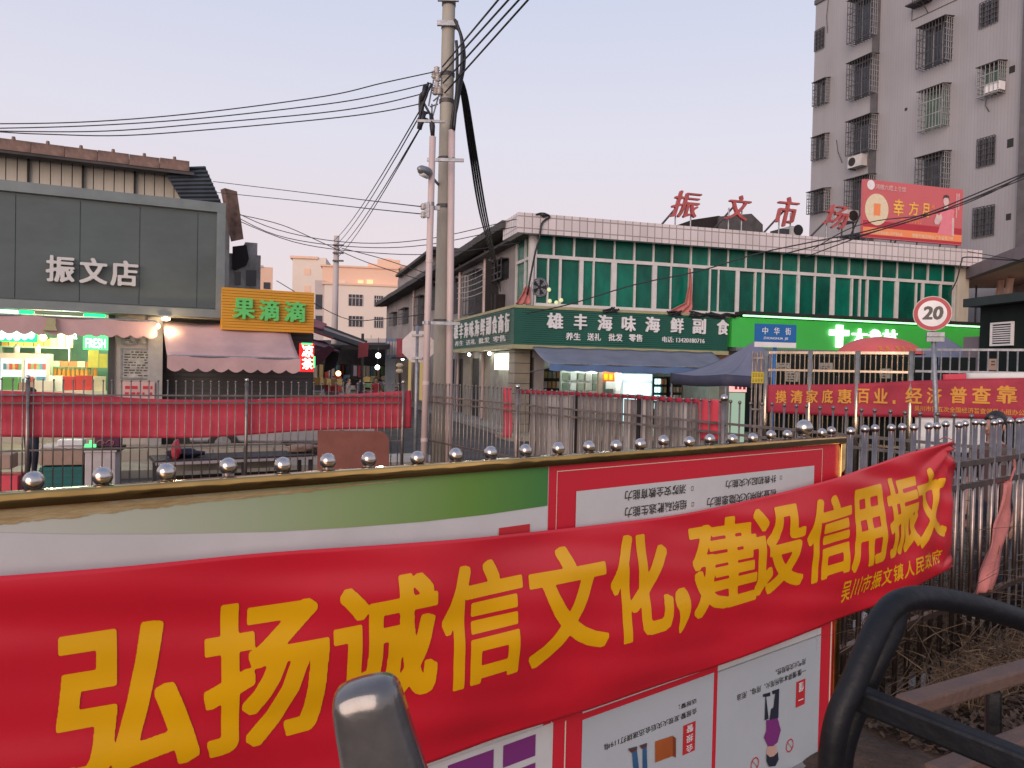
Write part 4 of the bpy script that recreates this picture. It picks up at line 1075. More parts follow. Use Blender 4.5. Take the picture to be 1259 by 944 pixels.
MB().grid(awf, 30, 8, (0, 0, -.012)).build('fabric', M['awn_pink'], aw, True)
zvv = lz(300, 456, AD1)
valance(aw, x_b0, x_b1, AD1-.01, zb_a, zvv, M['awn_pink'], .28, .07)
MB().bar((x_b0, AD1, zb_a), (x_b1, AD1, zb_a), .022).build('front_bar', M['galv'], aw)
for x in (x_b0+.1, x_b1-.1): MB().bar((x, .3, zb_a-.1), (x, AD1, zb_a-.01), .018).build('arm', M['galv'], aw)
lp = LW.empty('awning_lamp', 'bright warm floodlight under the fascia above the pink awning', 'lamp')
x, z = LW.at(204, 392, -.42)
MB().ball((x, -.42, z), .05, 12, 8, (1.7, 1, .8)).build('bulb', G['warm'], lp, True); MB().box(x-.12, x+.1, -.40, -.3, z+.045, z+.08).build('bracket', M['galv'], lp)
x2, z2 = LW.at(194.5, 401, -.42); MB().ball((x2, -.42, z2), .035, 10, 8, (1, 1, 1.5)).build('bulb', G['warm'], lp, True); MB().box(x2-.03, x2+.03, -.42, -.3, z2+.06, z2+.09).build('bracket', M['galv'], lp)
place_light('awning_light', LW.w(x+.05, -.55, z-.22), 26, (1, .66, .34), .06)
place_light('jamb_light', LW.w(x2-.02, -.5, z2-.2), 5, (1, .7, .4), .05)
vs_ = LW.empty('led_tea_sign', 'glowing red and green vertical sign with two white characters', 'lit sign')
TD = -.9
q = LW.rect(369, 422, 386, 457, TD)
MB().box(q[0], q[1], TD, TD+.12, q[2], q[3]).build('case', G['red'], vs_)
for ch, b_, d_ in (('凉', 424, 439), ('茶', 440, 454)):
    lettering('letter', ch, *LW.rect(371, b_, 385, d_, TD), TD-.003, G['ledw'], vs_, .02, .03)
q2_ = LW.rect(371, 421.5, 384, 424, TD-.02); MB().box(q2_[0], q2_[1], TD-.03, TD-.005, q2_[2], q2_[3]).build('led_edge', G['ledg'], vs_)
q2_ = LW.rect(385.5, 438, 387.5, 452, TD-.02); MB().box(q2_[0], q2_[1], TD-.03, TD+.1, q2_[2], q2_[3]).build('led_edge', G['ledg'], vs_)

# ================================================================== BEHIND THE LEFT SHOP
e_ = LW.empty('old_eave', 'brown weathered gable eave rising behind the grey shop fascia', 'roof')
P = [(271, 233), (286, 237), (294, 295), (284, 297)]
MB().slab([(lambda q, y: (q[0], y, q[1]))(LW.at(a, b, 7+i*.1), 7+i*.1) for i, (a, b) in enumerate(P)], .35).build('eave_slab', M['roof_tile'], e_)
MB().box(LW.at(262, 250, 7.6)[0], LW.at(283, 250, 7.6)[0], 7.6, 12, 0, LW.at(276, 262, 7.6)[1]).build('wall', M['old_conc'], e_)
oh = Wall(262, 25, az=66); o_ = oh.empty('old_house', 'old stained grey house with a black tarpaulin behind the orange sign', 'house')
q = oh.rect(270, 312, 320, 400); MB().box(q[0], q[1], 0, 6, 0, q[3]).build('wall', M['old_conc'], o_)
q = oh.rect(303, 296, 318, 314); MB().box(q[0], q[1], .4, 1.2, q[2], q[3]).build('chimney', M['old_conc'], o_)
P = [oh.at(*p, -.1) for p in ((286, 303), (303, 301), (306, 318), (303, 326), (290, 332), (286, 330))]
MB().prism([(p[0], p[1]) for p in P][::-1], -.12, -.02).build('tarpaulin', M['canopy_d'], o_)
for a_, b_, c_, d_ in ((289, 334, 296, 350), (303, 332, 315, 351)):
    q = oh.rect(a_, b_, c_, d_); MB().box(q[0], q[1], -.03, .0, q[2], q[3]).build('window', M['dkglass'], o_)
fb = Wall(310, 48, az=70); o_ = fb.empty('narrow_house', 'narrow pinkish house glimpsed between the old house and sky', 'house')
q = fb.rect(313, 328, 335, 400); MB().box(q[0], q[1], 0, 6, 0, q[3]).build('wall', M['peach'], o_)
q = fb.rect(324, 347, 332, 355); MB().box(q[0], q[1], -.05, 0, q[2], q[3]).build('window', M['dkglass'], o_)
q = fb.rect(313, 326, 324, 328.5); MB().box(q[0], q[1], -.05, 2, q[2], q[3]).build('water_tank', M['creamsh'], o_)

# ================================================================== FAR APARTMENTS
F1 = Wall(359, 125, az=82); o_ = F1.empty('far_apartment', 'cream far apartment block peeking out at the left of the taller pair', 'apartment block')
q = F1.rect(359, 316, 400, 420); MB().box(q[0], q[1], 0, 12, 0, q[3]).build('wall', M['creamw'], o_)
q = F1.rect(359, 315, 391, 318); MB().box(q[0]-.3, q[1], -.3, 11, q[2], q[3]).build('parapet', M['peach'], o_)
for y in (334, 355): 
    q = F1.rect(374, y-4, 382, y+4); w_ = MB().box(q[0], q[1], -.06, 0, q[2], q[3]).build('window', M['peach'], o_)
F2 = Wall(398, 100, az=80); o_ = F2.empty('far_apartment', 'cream far apartment block with peach set-back top and barred windows', 'apartment block')
q = F2.rect(398, 350, 490, 460); MB().box(q[0], q[1], 0, 14, 0, q[3]).build('wall', M['creamw'], o_)
q = F2.rect(398, 348.5, 490, 351); MB().box(q[0]-.2, q[1], -.2, 14, q[2], q[3]).build('ledge', M['peach'], o_)
q = F2.rect(396, 328, 490, 350, 1.2); MB().box(q[0], q[1], 1.2, 13, q[2], q[3]).build('upper_wall', M['peach'], o_)  # peach is mostly paint, with some low warm light put into the colour
q = F2.rect(394, 327, 490, 329, 1.0); MB().box(q[0], q[1], 1.0, 13, q[2], q[3]).build('parapet', M['peach'], o_)
q = F2.rect(464, 319, 492, 329, 4); MB().box(q[0], q[1], 4, 10, q[2], q[3]).build('stair_head', M['peach'], o_)
q = F2.rect(470, 316.5, 483, 320, 4); MB().box(q[0], q[1], 5, 8, q[2]-.5, q[3]).build('stair_head', M['peach'], o_)
q = F2.rect(452, 325, 512, 340, 10); MB().box(q[0], q[1], 10, 14, q[2], q[3]).build('rear_block', M['peach'], o_)
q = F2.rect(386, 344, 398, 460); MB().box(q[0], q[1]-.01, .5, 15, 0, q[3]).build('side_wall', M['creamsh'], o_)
for x0, y0, x1, y1 in ((428.5, 362, 446, 376), (460, 363.5, 471, 377), (428.5, 388.5, 446, 401.5), (460, 389.5, 471, 403)):
    q = F2.rect(x0, y0, x1, y1); w_ = MB().box(q[0], q[1], -.05, 0, q[2], q[3]).build('window', M['dkglass'], o_)
    for t in (0, .25, .5, .75, 1): MB().box(q[0]+(q[1]-q[0])*t-.035, q[0]+(q[1]-q[0])*t+.035, -.09, -.051, q[2], q[3]).build('bar', M['creamsh'], w_)
    MB().box(q[0], q[1], -.09, -.051, q[3]-.5, q[3]-.42).build('bar', M['creamsh'], w_)
for x0, y0, x1, y1 in ((418, 345, 425, 350), (440, 344.5, 447, 350), (451, 344, 459, 350)):
    q = F2.rect(x0, y0, x1, y1, 1.2); MB().box(q[0], q[1], 1.1, 1.19, q[2], q[3]).build('window', G['peach'] if x0 > 430 else M['creamw'], o_)
for y0 in (362, 388): q = F2.rect(388, y0, 396, y0+18, .5); MB().box(q[0], q[1], .4, .49, q[2], q[3]).build('balcony_opening', M['dkglass'], o_)
# distant treeline / low town so the alley does not open on an empty horizon
F3 = Wall(-200, 150, az=88)
for i, (a_, b_, t_) in enumerate(((-400, 140, 380), (170, 330, 405), (1230, 1500, 300))):
    o_ = F3.empty('town_block', ['plain distant block hidden behind the grey shop', 'plain low distant block beyond the old house', 'plain distant block beyond the right edge of the apartment tower'][i], 'building')
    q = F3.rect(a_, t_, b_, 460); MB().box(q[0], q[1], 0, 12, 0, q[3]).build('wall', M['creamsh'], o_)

# ================================================================== MARKET BUILDING
gz = lambda px, py, d=0: GB.at(px, py, d)[1]
gxx = lambda px, py=400, d=0: GB.at(px, py, d)[0]
mk = GB.empty('market_building', 'two-storey market hall with green glass upper floor and white tiled parapet', 'market building')
x_end = gxx(1180, 340)
zp0 = (gz(700, 293.5, -.5)+gz(1100, 317, -.5))/2; zp1 = (gz(700, 268.5, -.5)+gz(1100, 296.5, -.5))/2
zg1 = (gz(700, 292.5)+gz(1100, 317.5))/2+.02
z_mid = (gz(700, 319)+gz(1000, 335.5))/2; z_sill = (gz(700, 375.5)+gz(1000, 388.5))/2-.02
px0 = GB.at(637, 270, -.5)[0]
MB().box(px0, x_end+.5, -.5, -.25, zp0, zp1).build('parapet', M['tile_w'], mk)
MB().box(px0, px0+.25, -.249, 1.2, zp0, zp1-.002).build('parapet', M['tile_w'], mk)
MB().box(px0+.02, x_end+.5, -.249, .3, zg1, zg1+.1).build('soffit', M['tile_w'], mk)
MB().box(px0+.3, x_end+.4, -.2, 13, zp0+.15, zp1-.55).build('roof', M['roof_dark'], mk)
# body
MB().box(.3, x_end, .35, 13, z_sill-.8, zg1).build('wall', M['dark'], mk)
MB().box(-.0, x_end, .06, .5, z_sill-1.7, z_sill-.0).build('wall', M['sidewall'], mk)
bays = 24; bw = (x_end-.0)/bays
um = [M['gwin'], M['gwin2']]; rs = random.Random(12)
pane_me = {}
def pane(x0, x1, z0, z1, y, m, name='window_pane'):
    o = MB().box(x0, x1, 0, .03, z0, z1).build(name, m, mk); o.location = (0, y, 0)
    o.rotation_euler = (rs.uniform(-.006, .006), 0, rs.uniform(-.0015, .0015)); return o
bx = [gxx(px, 300+.06*(px-657), 0) for px in (657.5, 681, 706, 731, 755.5, 780, 803.5, 826.5, 849.5, 872, 895, 917, 939, 960.5, 982, 1003, 1023.5, 1044, 1064, 1083.5, 1103, 1122, 1141, 1159, 1176)]
for a_, b_ in zip(bx[:-1], bx[1:]): pane(a_+.02, b_-.02, z_mid+.07, zg1-.04, .03, rs.choice(um[:1]+um))
for b_ in bx: MB().box(b_-.026, b_+.026, -.03, .05, z_mid+.05, zg1).build('mullion', M['win_white'], mk)
MB().box(bx[0], bx[-1], -.05, .06, z_mid-.06, z_mid+.05).build('transom', M['win_white'], mk)
MB().box(bx[0], bx[-1], -.06, .06, z_sill-.06, z_sill+.03).build('sill', M['win_white'], mk)
low = [(657.5, .05), (673, .05), (688, .08), (714, .13), (729, .05), (754, .18), (780, .06), (804, .16), (824, .05), (848, .16), (872, .06), (882.5, .05), (906, .14), (928, .05), (937.5, .08), (960, .05), (981, .10), (1001, .05), (1023, .19), (1047, .06), (1057, .05), (1066, .07), (1083, .05), (1102, .16), (1126, .06), (1134, .12), (1156, .07), (1173, .08)]
lxs = [(gxx(px, 355), w) for px, w in low]
for (a_, wa), (b_, wb) in zip(lxs[:-1], lxs[1:]): pane(a_+wa/2, b_-wb/2, z_sill+.03, z_mid-.06, rs.choice((.02, .035)), rs.choice(um))
for x, w in lxs: MB().box(x-w/2, x+w/2, -.045, .055, z_sill+.031, z_mid-.061).build('mullion', M['win_white'], mk)
# corner column and end column
xcol = gxx(654, 330); MB().box(xcol-.10, bx[0]-.036, -.06, .1, z_sill-.05, zg1).build('corner_post', M['win_white'], mk)
MB().box(bx[-1]+.04, x_end+.35, -.1, .4, 0, zp0-.001).build('end_wall', M['cream'], mk)
# side: glass return then rendered wall
sxx = lambda px, py=350, d=0: SB.at(px, py, d)[0]
sz = lambda px, py, d=0: SB.at(px, py, d)[1]
sg = SB.empty('side_wing')
xg = sxx(635); xfar = sxx(475, 400)
o = MB().box(xg+.05, -.12, .02, .05, z_sill, zg1).build('window_pane', M['gwin2'], sg)
for x in (xg, (xg)/2, -.06): MB().box(x-.05, x+.05, -.04, .06, z_sill, zg1).build('mullion', M['win_white'], sg)
MB().box(xg, -.06, -.045, .06, z_mid-.05, z_mid+.05).build('transom', M['win_white'], sg)
MB().box(xfar, xg-.06, 0, .4, 0, zg1+.3).build('wall', M['sidewall'], sg)
MB().box(xg-.06, -.06, .07, .4, 0, z_sill-.001).build('wall', M['sidewall'], sg)
# eaves: a long dark sloping overhang
ez = (sz(600, 289, -.5)+sz(520, 342, -.5))/2
MB().slab([(xfar-.5, -.75, ez-.05), (px0 and xg+1.1, -.75, ez-.05), (xg+1.1, 4, ez+.25), (xfar-.5, 4, ez+.25)], .18).build('roof', M['roof_dark'], sg)
nt = 26; L_ = (xg+1.1-xfar+.5)/nt
ft = MB().box(.015, L_-.015, -.86, -.74, -.22, .03).mesh('eave_board')
for i in range(nt):
    o = link(ft, 'eave_board', M['roof_dark'], sg); o.location = (xfar-.5+i*L_, 0, ez+random.uniform(-.02, .02))
# windows with rusty grilles, drain pipes, cable brackets on the side wall
def side_window(x0, y0, x1, y1, caged=True):
    q = SB.rect(x0, y0, x1, y1, -.02); w_ = MB().box(q[0], q[1], -.03, .0, q[2], q[3]).build('window', M['sdark'], sg)
    if caged:
        for t in range(5): x = q[0]+(q[1]-q[0])*t/4; MB().box(x-.015, x+.015, -.30, -.27, q[2], q[3]).build('bar', M['cage'], w_)
        for t in range(4): z = q[2]+(q[3]-q[2])*t/3; MB().box(q[0], q[1], -.30, -.27, z-.02, z+.02).build('bar', M['cage'], w_)
        MB().box(q[0], q[1], -.32, -.03, q[3], q[3]+.04).build('hood', M['cage'], w_)
for a_ in ((577, 335, 592, 386), (608, 322, 625, 345), (556, 345, 566, 385), (531, 350, 538, 380), (514, 365, 521, 400), (495, 380, 502, 398), (483, 385, 488, 400)): side_window(*a_)
for px in (599, 511, 568):
    x = sxx(px); MB().bar((x, -.1, .2), (x, -.1, ez-.2), .06, .06, 8).build('drain_pipe', M['pvc'], sg)
for i in range(5):
    z = 5.9-.22*i; 
    MB().tube(sag((sxx(612), -.45, z), (sxx(575), -.45, z+.1), .08, 6), .014, 4).build('service_wire', M['ac'], sg)
MB().box(sxx(613)-.03, sxx(613)+.03, -.5, 0, 4.2, 6.1).build('wire_bracket', M['dark'], sg)
for dx in (0, .5, 1.0): MB().box(sxx(610)+dx, sxx(610)+dx+.3, -.35, -.02, 4.2-dx*.2, 4.9-dx*.1).build('meter_box', M['canopy_d'], sg)
ub = SB.empty('roof_block', 'plain grey block standing on the far end of the market side roof', 'building')
q = SB.rect(487, 338, 524, 368, 2.5)
MB().box(SB.at(489, 350, 2.5)[0], SB.at(528, 350, 2.5)[0], 2.5, 8, ez-.5, SB.at(500, 336, 2.5)[1]).build('wall', M['sidewall'], ub)
MB().box(SB.at(486, 350, 2.0)[0], SB.at(530, 350, 2.0)[0], 2.0, 8.3, SB.at(500, 336, 2.5)[1], SB.at(500, 333, 2.5)[1]).build('roof', M['roof_dark'], ub)
# green shop sign along front and side
SD = -.65
sgn = GB.empty('green_shop_sign', 'dark green slatted dried-seafood shop sign with white characters round the corner', 'sign')
sx0 = GB.at(632, 400, SD)[0]; sx1 = GB.at(895, 405, SD)[0]
sz0 = (gz(660, 424, SD)+gz(860, 430.5, SD))/2; sz1 = (gz(660, 378.5, SD)+gz(860, 389.5, SD))/2
n = 17; h = (sz1-sz0)/n
slm = MB().box(0, sx1-sx0, 0, .04, .006, h-.014).mesh('slat')
for i in range(n): o = link(slm, 'slat', M['sign_green'], sgn); o.location = (sx0, SD, sz0+i*h)
MB().box(sx0+.01, sx1, SD+.041, SD+.35, sz0, sz1).build('backing', M['sign_green'], sgn)
MB().box(sx0-.03, sx1+.03, SD-.03, SD+.3, sz0-.13, sz0-.002).build('trim', M['sign_trim'], sgn)
MB().box(sx0-.03, sx1+.03, SD-.03, SD+.6, sz1+.002, sz1+.09).build('trim', M['sign_trim'], sgn)
tw = [('雄', 672, 692), ('丰', 705, 721.5), ('海', 734.5, 752), ('味', 764, 781), ('海', 793, 810.5), ('鲜', 824, 840), ('副', 851, 867), ('食', 881, 896)]
for i, (ch, a_, b_) in enumerate(tw):
    yc = 394.5+(a_-672)*.037; hh = 9.8-.009*i*9
    if ch == '食': b_ = 895
    lettering('letter', ch, *GB.rect(a_, yc-hh, b_, yc+hh, SD), SD-.005, M['white'], sgn, .05, .036)
for t_, a_, b_ in (('养生', 695.5, 713.5), ('送礼', 722, 738.5), ('批发', 748, 765), ('零售', 773, 789.5)):
    yc = 413.5+(a_-695)*.024; lettering('letter', t_, *GB.rect(a_, yc-4.6, b_, yc+4.6, SD), SD-.005, M['white'], sgn, .02, .022)
lettering('letter', '电话: 13420180716', *GB.rect(814, 414.5, 866, 421.5, SD), SD-.005, M['white'], sgn, .02, .02)
# side leg of the sign
ss = SB.empty('green_side_sign', 'side leg of the dark green shop sign facing the alley', 'sign')
SD2 = SB.loc(GB.w(sx0, SD, 0))
sy = SD2.y; s1 = SD2.x-.02; s0 = SB.at(541, 405, sy)[0]
slm = MB().box(0, s1-s0, 0, .04, .006, h-.014).mesh('slat')
for i in range(n): o = link(slm, 'slat', M['sign_green'], ss); o.location = (s0, sy, sz0+i*h)
MB().box(s0, s1, sy+.041, sy+.35, sz0, sz1).build('backing', M['sign_green'], ss)
MB().box(s0, s1, sy-.03, sy+.3, sz0-.13, sz0-.002).build('trim', M['sign_trim'], ss); MB().box(s0, s1, sy-.03, sy+.3, sz1+.002, sz1+.09).build('trim', M['sign_trim'], ss)
chs = '雄丰海味海鲜副食商行'; pa = [559.5, 566, 572, 578.5, 585, 592, 599, 606.5, 614, 622]
for i, ch in enumerate(chs):
    a_ = pa[i]; b_ = a_+(pa[i+1]-a_ if i < 9 else 6.5)*.70
    za, zb2 = sz0+.62*(sz1-sz0)-.30, sz0+.62*(sz1-sz0)+.30
    lettering('letter', ch, SB.at(a_, 400, sy)[0], SB.at(b_, 400, sy)[0], za, zb2, sy-.005, M['white'], ss, .04, .03)
xa_, xb2_ = SB.at(560, 420, sy)[0], SB.at(624, 415, sy)[0]
for t in range(4):
    lettering('letter', ('养生', '送礼', '批发', '零售')[t], xa_+(xb2_-xa_)*(t*.26), xa_+(xb2_-xa_)*(t*.26+.2), sz0+.12, sz0+.32, sy-.005, M['white'], ss, .02, .02)
# ground floor
g0 = GB.at(631, 460)[0]
MB().box(g0+.02, gxx(651, 450), -.05, .6, .15, sz0-.131).build('stone_pier', M['stone'], mk)
for k in range(8):
    MB().box(g0+.01, gxx(651, 450)+.01, -.06, .61, .4+k*.32, .415+k*.32).build('pier_joint', M['dark'], mk)
MB().box(gxx(884, 450), gxx(899, 450), -.05, .6, .15, sz0-.14).build('stone_pier', M['stone'], mk)
for a_, b_ in ((571, 581), (591, 608)): MB().box(sxx(a_, 450), sxx(b_, 450), -.06, .5, .15, sz0-.14).build('stone_pier', M['stone'], sg)
for a_, b_ in ((541, 549), (551, 559), (561, 570), (581.3, 590.7), (608.3, 630)): MB().box(sxx(a_, 450), sxx(b_, 450), -.012, .04, .2, 2.55).build('dark_doorway', M['sdark'], sg)
lb = SB.empty('light_box', 'square white light box glowing above the alley doorway', 'lit sign')
q = SB.rect(608, 434.5, 627, 454.5, -.35); MB().box(q[0], q[1], -.35, -.1, q[2], q[3]).build('face', G['box'], lb); MB().box(q[0]-.02, q[1]+.02, -.09, -.0, q[2]-.02, q[3]+.02).build('case', M['galv'], lb)
place_light('box_light', SB.w((q[0]+q[1])/2, -.7, (q[2]+q[3])/2), 7, (1, 1, .75), .2)
dl = SB.empty('under_sign_lamps', 'row of lamps tucked below the side leg of the green sign', 'lamp')
for px in (577, 602): x = SB.at(px, 428, -.3)[0]; MB().ball((x, -.3, sz0-.2), .07, 10, 6).build('bulb', G['white'], dl, True); place_light('pier_light', SB.w(x, -.45, sz0-.35), 4, (1, .95, .75), .1)
# shop interior
ix0, ix1 = gxx(651, 450), gxx(884, 450); IZ = sz0-.14
ri = GB.empty('seafood_shop_room', 'lit interior of the dried-seafood shop under the blue awning', 'room')
iw = mat('shop_inner_wall', (.30,.30,.27), .7, var=.25)
MB().box(ix0, ix1, 4.5, 4.6, 0, IZ).build('back_wall', iw, ri); MB().box(ix0-.1, ix0, .6, 4.5, 0, IZ).build('side_wall', iw, ri); MB().box(ix1, ix1+.1, .6, 4.5, 0, IZ).build('side_wall', iw, ri)
MB().box(ix0, ix1, 0, 4.5, .02, .16).build('floor', M['paving'], ri); MB().box(ix0, ix1, 0, 4.5, IZ, IZ+.1).build('ceiling', iw, ri)
place_light('seafood_light', GB.w((ix0+ix1)/2, 2, IZ-.3), 120, (.85, 1, .92), .4)
place_light('seafood_light', GB.w(ix0+1.2, 1.5, IZ-.3), 40, (.8, 1, .8), .3)
rs = random.Random(9)
def gthing(name, label, cat, x0, y0, x1, y1, d, dep, m, zbase=None):
    q = GB.rect(x0, y0, x1, y1, d); e_ = GB.empty(name, label, cat); MB().box(q[0], q[1], d, d+dep, q[2] if zbase is None else zbase, q[3]).build('body', m, e_); return e_, q
e_, q = gthing('shop_fridge', 'brightly glowing white glass-door fridge in the seafood shop', 'fridge', 764, 459, 802, 492, 1.6, .7, M['white'], .16)
for a_, b_ in ((766, 781), (784, 800)):
    z_ = GB.rect(a_, 471, b_, 488, 1.6); MB().box(z_[0], z_[1], 1.56, 1.598, .4, z_[3]).build('glass_door', G['cold'], e_)
z_ = GB.rect(765, 460, 801, 467, 1.6); MB().box(z_[0], z_[1], 1.56, 1.598, z_[2], z_[3]).build('lit_header', G['cold'], e_)
place_light('fridge_light', GB.w((q[0]+q[1])/2, 1.0, 1.6), 30, (.8, .95, 1), .3)
e_, q = gthing('packet_rack', 'dark rack of hanging packets by the left pier of the seafood shop', 'rack', 652, 452, 688, 492, 1.0, .4, M['dark'], .16)
pk = [mat('packet_print', c_, .5) for c_ in ((.35,.22,.12), (.30,.32,.25), (.40,.30,.10), (.2,.25,.2), (.45,.42,.38))]
for j in range(4):
    for i in range(7):
        w_ = (q[1]-q[0])/7; MB().box(q[0]+i*w_+.02, q[0]+(i+1)*w_-.02, .93, .995, q[3]-.12-j*.33-.22, q[3]-.12-j*.33).build('packet', rs.choice(pk), e_)
e_, q = gthing('dark_van_back', 'dark and pale goods shelf in the middle of the seafood shop', 'shelf', 690, 455, 736, 490, 2.4, .4, M['white'], .16)
e_['label'] = 'white shelf unit stacked with dark and pink goods in the seafood shop'; e_.name = 'goods_shelf'
for j in range(3):
    for i in range(5):
        w_ = (q[1]-q[0])/5; MB().box(q[0]+i*w_+.03, q[0]+(i+1)*w_-.05, 2.3, 2.395, q[3]-.1-j*.36-.26, q[3]-.1-j*.36).build('packet', rs.choice(pk+[M['dark'], M['white'], M['pink_cloth']]), e_)
e_, q = gthing('red_poster_panel', 'orange-red poster panel with gold border inside the seafood shop', 'poster', 741, 457, 760, 470, 2.2, .05, mat('poster_red', (.50,.10,.03), .5, emit=(.8,.15,.03,1), es=.3))
for t in range(3): x = q[0]+(q[1]-q[0])*(t+.2)/3; MB().box(x, x+.14, 2.17, 2.199, q[2]+.08, q[3]-.08).build('gold_block', M['yellow'], e_)
e_, q = gthing('white_poster', 'small white poster pinned below the red poster panel', 'poster', 745, 469, 760, 478, 2.1, .02, M['white'])
e_, q = gthing('door_frame', 'tall brown post between the poster and the bright fridge', 'post', 736, 452, 741, 492, 2.0, .15, M['brownbox'], .16)
for i in range(4):
    x0_ = 804+i*19; e_, q = gthing('wall_shelf', ['pale blue-lit shelf right of the bright fridge', 'shelf of red cartons under the blue awning', 'dark shelf beside the tent corner', 'shelf of white tubs at the right end of the seafood shop'][i], 'shelf', x0_, 463, x0_+15, 492, 2.5, .4, M['dark'], .16)
    for j in range(4):
        for k in range(4):
            w_ = (q[1]-q[0])/4; MB().box(q[0]+k*w_+.02, q[0]+(k+1)*w_-.03, 2.42, 2.495, q[3]-.08-j*.3-.2, q[3]-.08-j*.3).build('packet', (G['cold'] if i == 0 and k < 2 else rs.choice(pk+[amb[2], M['white']])), e_)
# fan by the right pier
fn_ = GB.empty('wall_fan', 'round dark wall fan beside the right pier of the seafood shop', 'fan')
x, z = GB.at(866, 436, -.2)
k_ = MB(); 
for i in range(20):
    a0, a1 = 2*math.pi*i/20, 2*math.pi*(i+1)/20; k_.bar((x+.33*math.cos(a0), -.2, z+.33*math.sin(a0)), (x+.33*math.cos(a1), -.2, z+.33*math.sin(a1)), .015, .015, 4)
k_.build('guard_ring', M['dark'], fn_); MB().bar((x, -.25, z), (x, -.12, z), .07, .07, 10).build('hub', M['dark'], fn_)
for i in range(4):
    a = i*math.pi/2+.4; MB().slab([(x, -.2, z), (x+.3*math.cos(a-.3), -.22, z+.3*math.sin(a-.3)), (x+.3*math.cos(a+.3), -.18, z+.3*math.sin(a+.3))], .01).build('blade', M['dark'], fn_)
# blue awning
ba_ = GB.empty('blue_awning', 'grey-blue folding awning with blue valance over the seafood shop', 'awning')
A0, A1 = -.70, -3.0
zA0 = (gz(660, 426, A0)+gz(860, 431.5, A0))/2-.02
xa0, xa1 = gxx(655, 427, A0), gxx(876, 431, A0)
xb0, xb1 = gxx(675, 450, A1), gxx(905, 452, A1)
zA1 = (gz(680, 449, A1)+gz(860, 449.5, A1))/2; zA2 = (gz(680, 457.5, A1)+gz(860, 458, A1))/2
def baf(u, v):
    a0 = xa0+(xa1-xa0)*u; b0 = xb0+(xb1-xb0)*u
    return (a0+(b0-a0)*v, A0+(A1-A0)*v, zA0+(zA1-zA0)*v-.06*math.sin(math.pi*v)*(1+.3*math.sin(u*9))+.012*math.sin(u*40))
MB().grid(baf, 40, 10, (0, 0, -.014)).build('fabric', M['awn_blue'], ba_, True)
valance(ba_, xb0, xb1, A1-.01, zA1, zA2, M['awn_blue_v'], .4, .03)
MB().bar((xb0, A1, zA1), (xb1, A1, zA1), .03).build('front_bar', M['galv'], ba_)
for x in (xb0+.4, xb1-.6): MB().bar((x, -.1, zA1-.25), (x, A1, zA1-.02), .025).build('arm', M['galv'], ba_)
# AC unit behind the corner glass, shown as the round fan
fan = GB.empty('window_fan', 'large round grey ventilator fan in the left corner window', 'fan')
x, z = GB.at(663.5, 353, -.05)
MB().bar((x, -.05, z), (x, .015, z), .30, .30, 24).build('casing', M['galv'], fan)
k_ = MB()
for i in range(24):
    a0, a1 = 2*math.pi*i/24, 2*math.pi*(i+1)/24
    for r_ in (.27, .2, .13): k_.bar((x+r_*math.cos(a0), -.06, z+r_*math.sin(a0)), (x+r_*math.cos(a1), -.06, z+r_*math.sin(a1)), .006, .006, 4)
k_.build('guard_rings', M['dark'], fan); MB().bar((x, -.08, z), (x, -.05, z), .06, .06, 10).build('hub', M['dark'], fan)
for i in range(5):
    a = i*1.2566; MB().slab([(x, -.052, z), (x+.25*math.cos(a-.3), -.055, z+.25*math.sin(a-.3)), (x+.25*math.cos(a+.35), -.051, z+.25*math.sin(a+.35))], .004).build('blade', M['dark'], fan)
# small lit ornaments seen through the third pane
lo = GB.empty('lit_ornaments', 'cluster of small yellowish round lamps on the sill of the corner window', 'lamp')
for px, py in ((676, 370), (690, 369), (675, 356), (684, 372)):
    x, z = GB.at(px, py, -.06); MB().ball((x, -.06, z), .07, 8, 6, (1, .5, 1)).build('globe', mat('lit_globe', (.5,.5,.3), .4, emit=(.9,1,.5,1), es=.5), lo, True)
x, z = GB.at(1143, 340, -.06)
# pink cloths hanging at the windows
def cloth(name, label, pts, d, m, wall=GB):
    e_ = wall.empty(name, label, 'cloth'); P = [wall.at(*p, d) for p in pts]; n = len(P)//2
    # pts = left edge top->bottom, then right edge top->bottom
    Lf, Rt = P[:n], P[n:]
    def f(u, v):
        i = min(int(v*(n-1)), n-2); t = v*(n-1)-i
        a = Vector((Lf[i][0], Lf[i][1])).lerp(Vector((Lf[i+1][0], Lf[i+1][1])), t); b = Vector((Rt[i][0], Rt[i][1])).lerp(Vector((Rt[i+1][0], Rt[i+1][1])), t); c = a.lerp(b, u)
        return (c.x, d-.04*math.sin(u*13+v*2)-.02*math.sin(v*9), c.y)
    MB().grid(f, 16, 12, (0, .008, 0)).build('fabric', m, e_, True); return e_
cloth('hung_cloth', 'torn pink cloth hanging from the middle of the upper windows', [(847, 330), (846, 350), (842, 372), (822, 382), (818, 388), (849, 330), (850, 352), (851, 378), (846, 388), (832, 391)], -.25, M['pink_cloth'])
cloth('hung_cloth', 'pink cloth draped over the sign corner by the corner window', [(645, 352), (641, 362), (633, 374), (652, 352), (652, 363), (652, 374)], -.15, M['pink_cloth'])
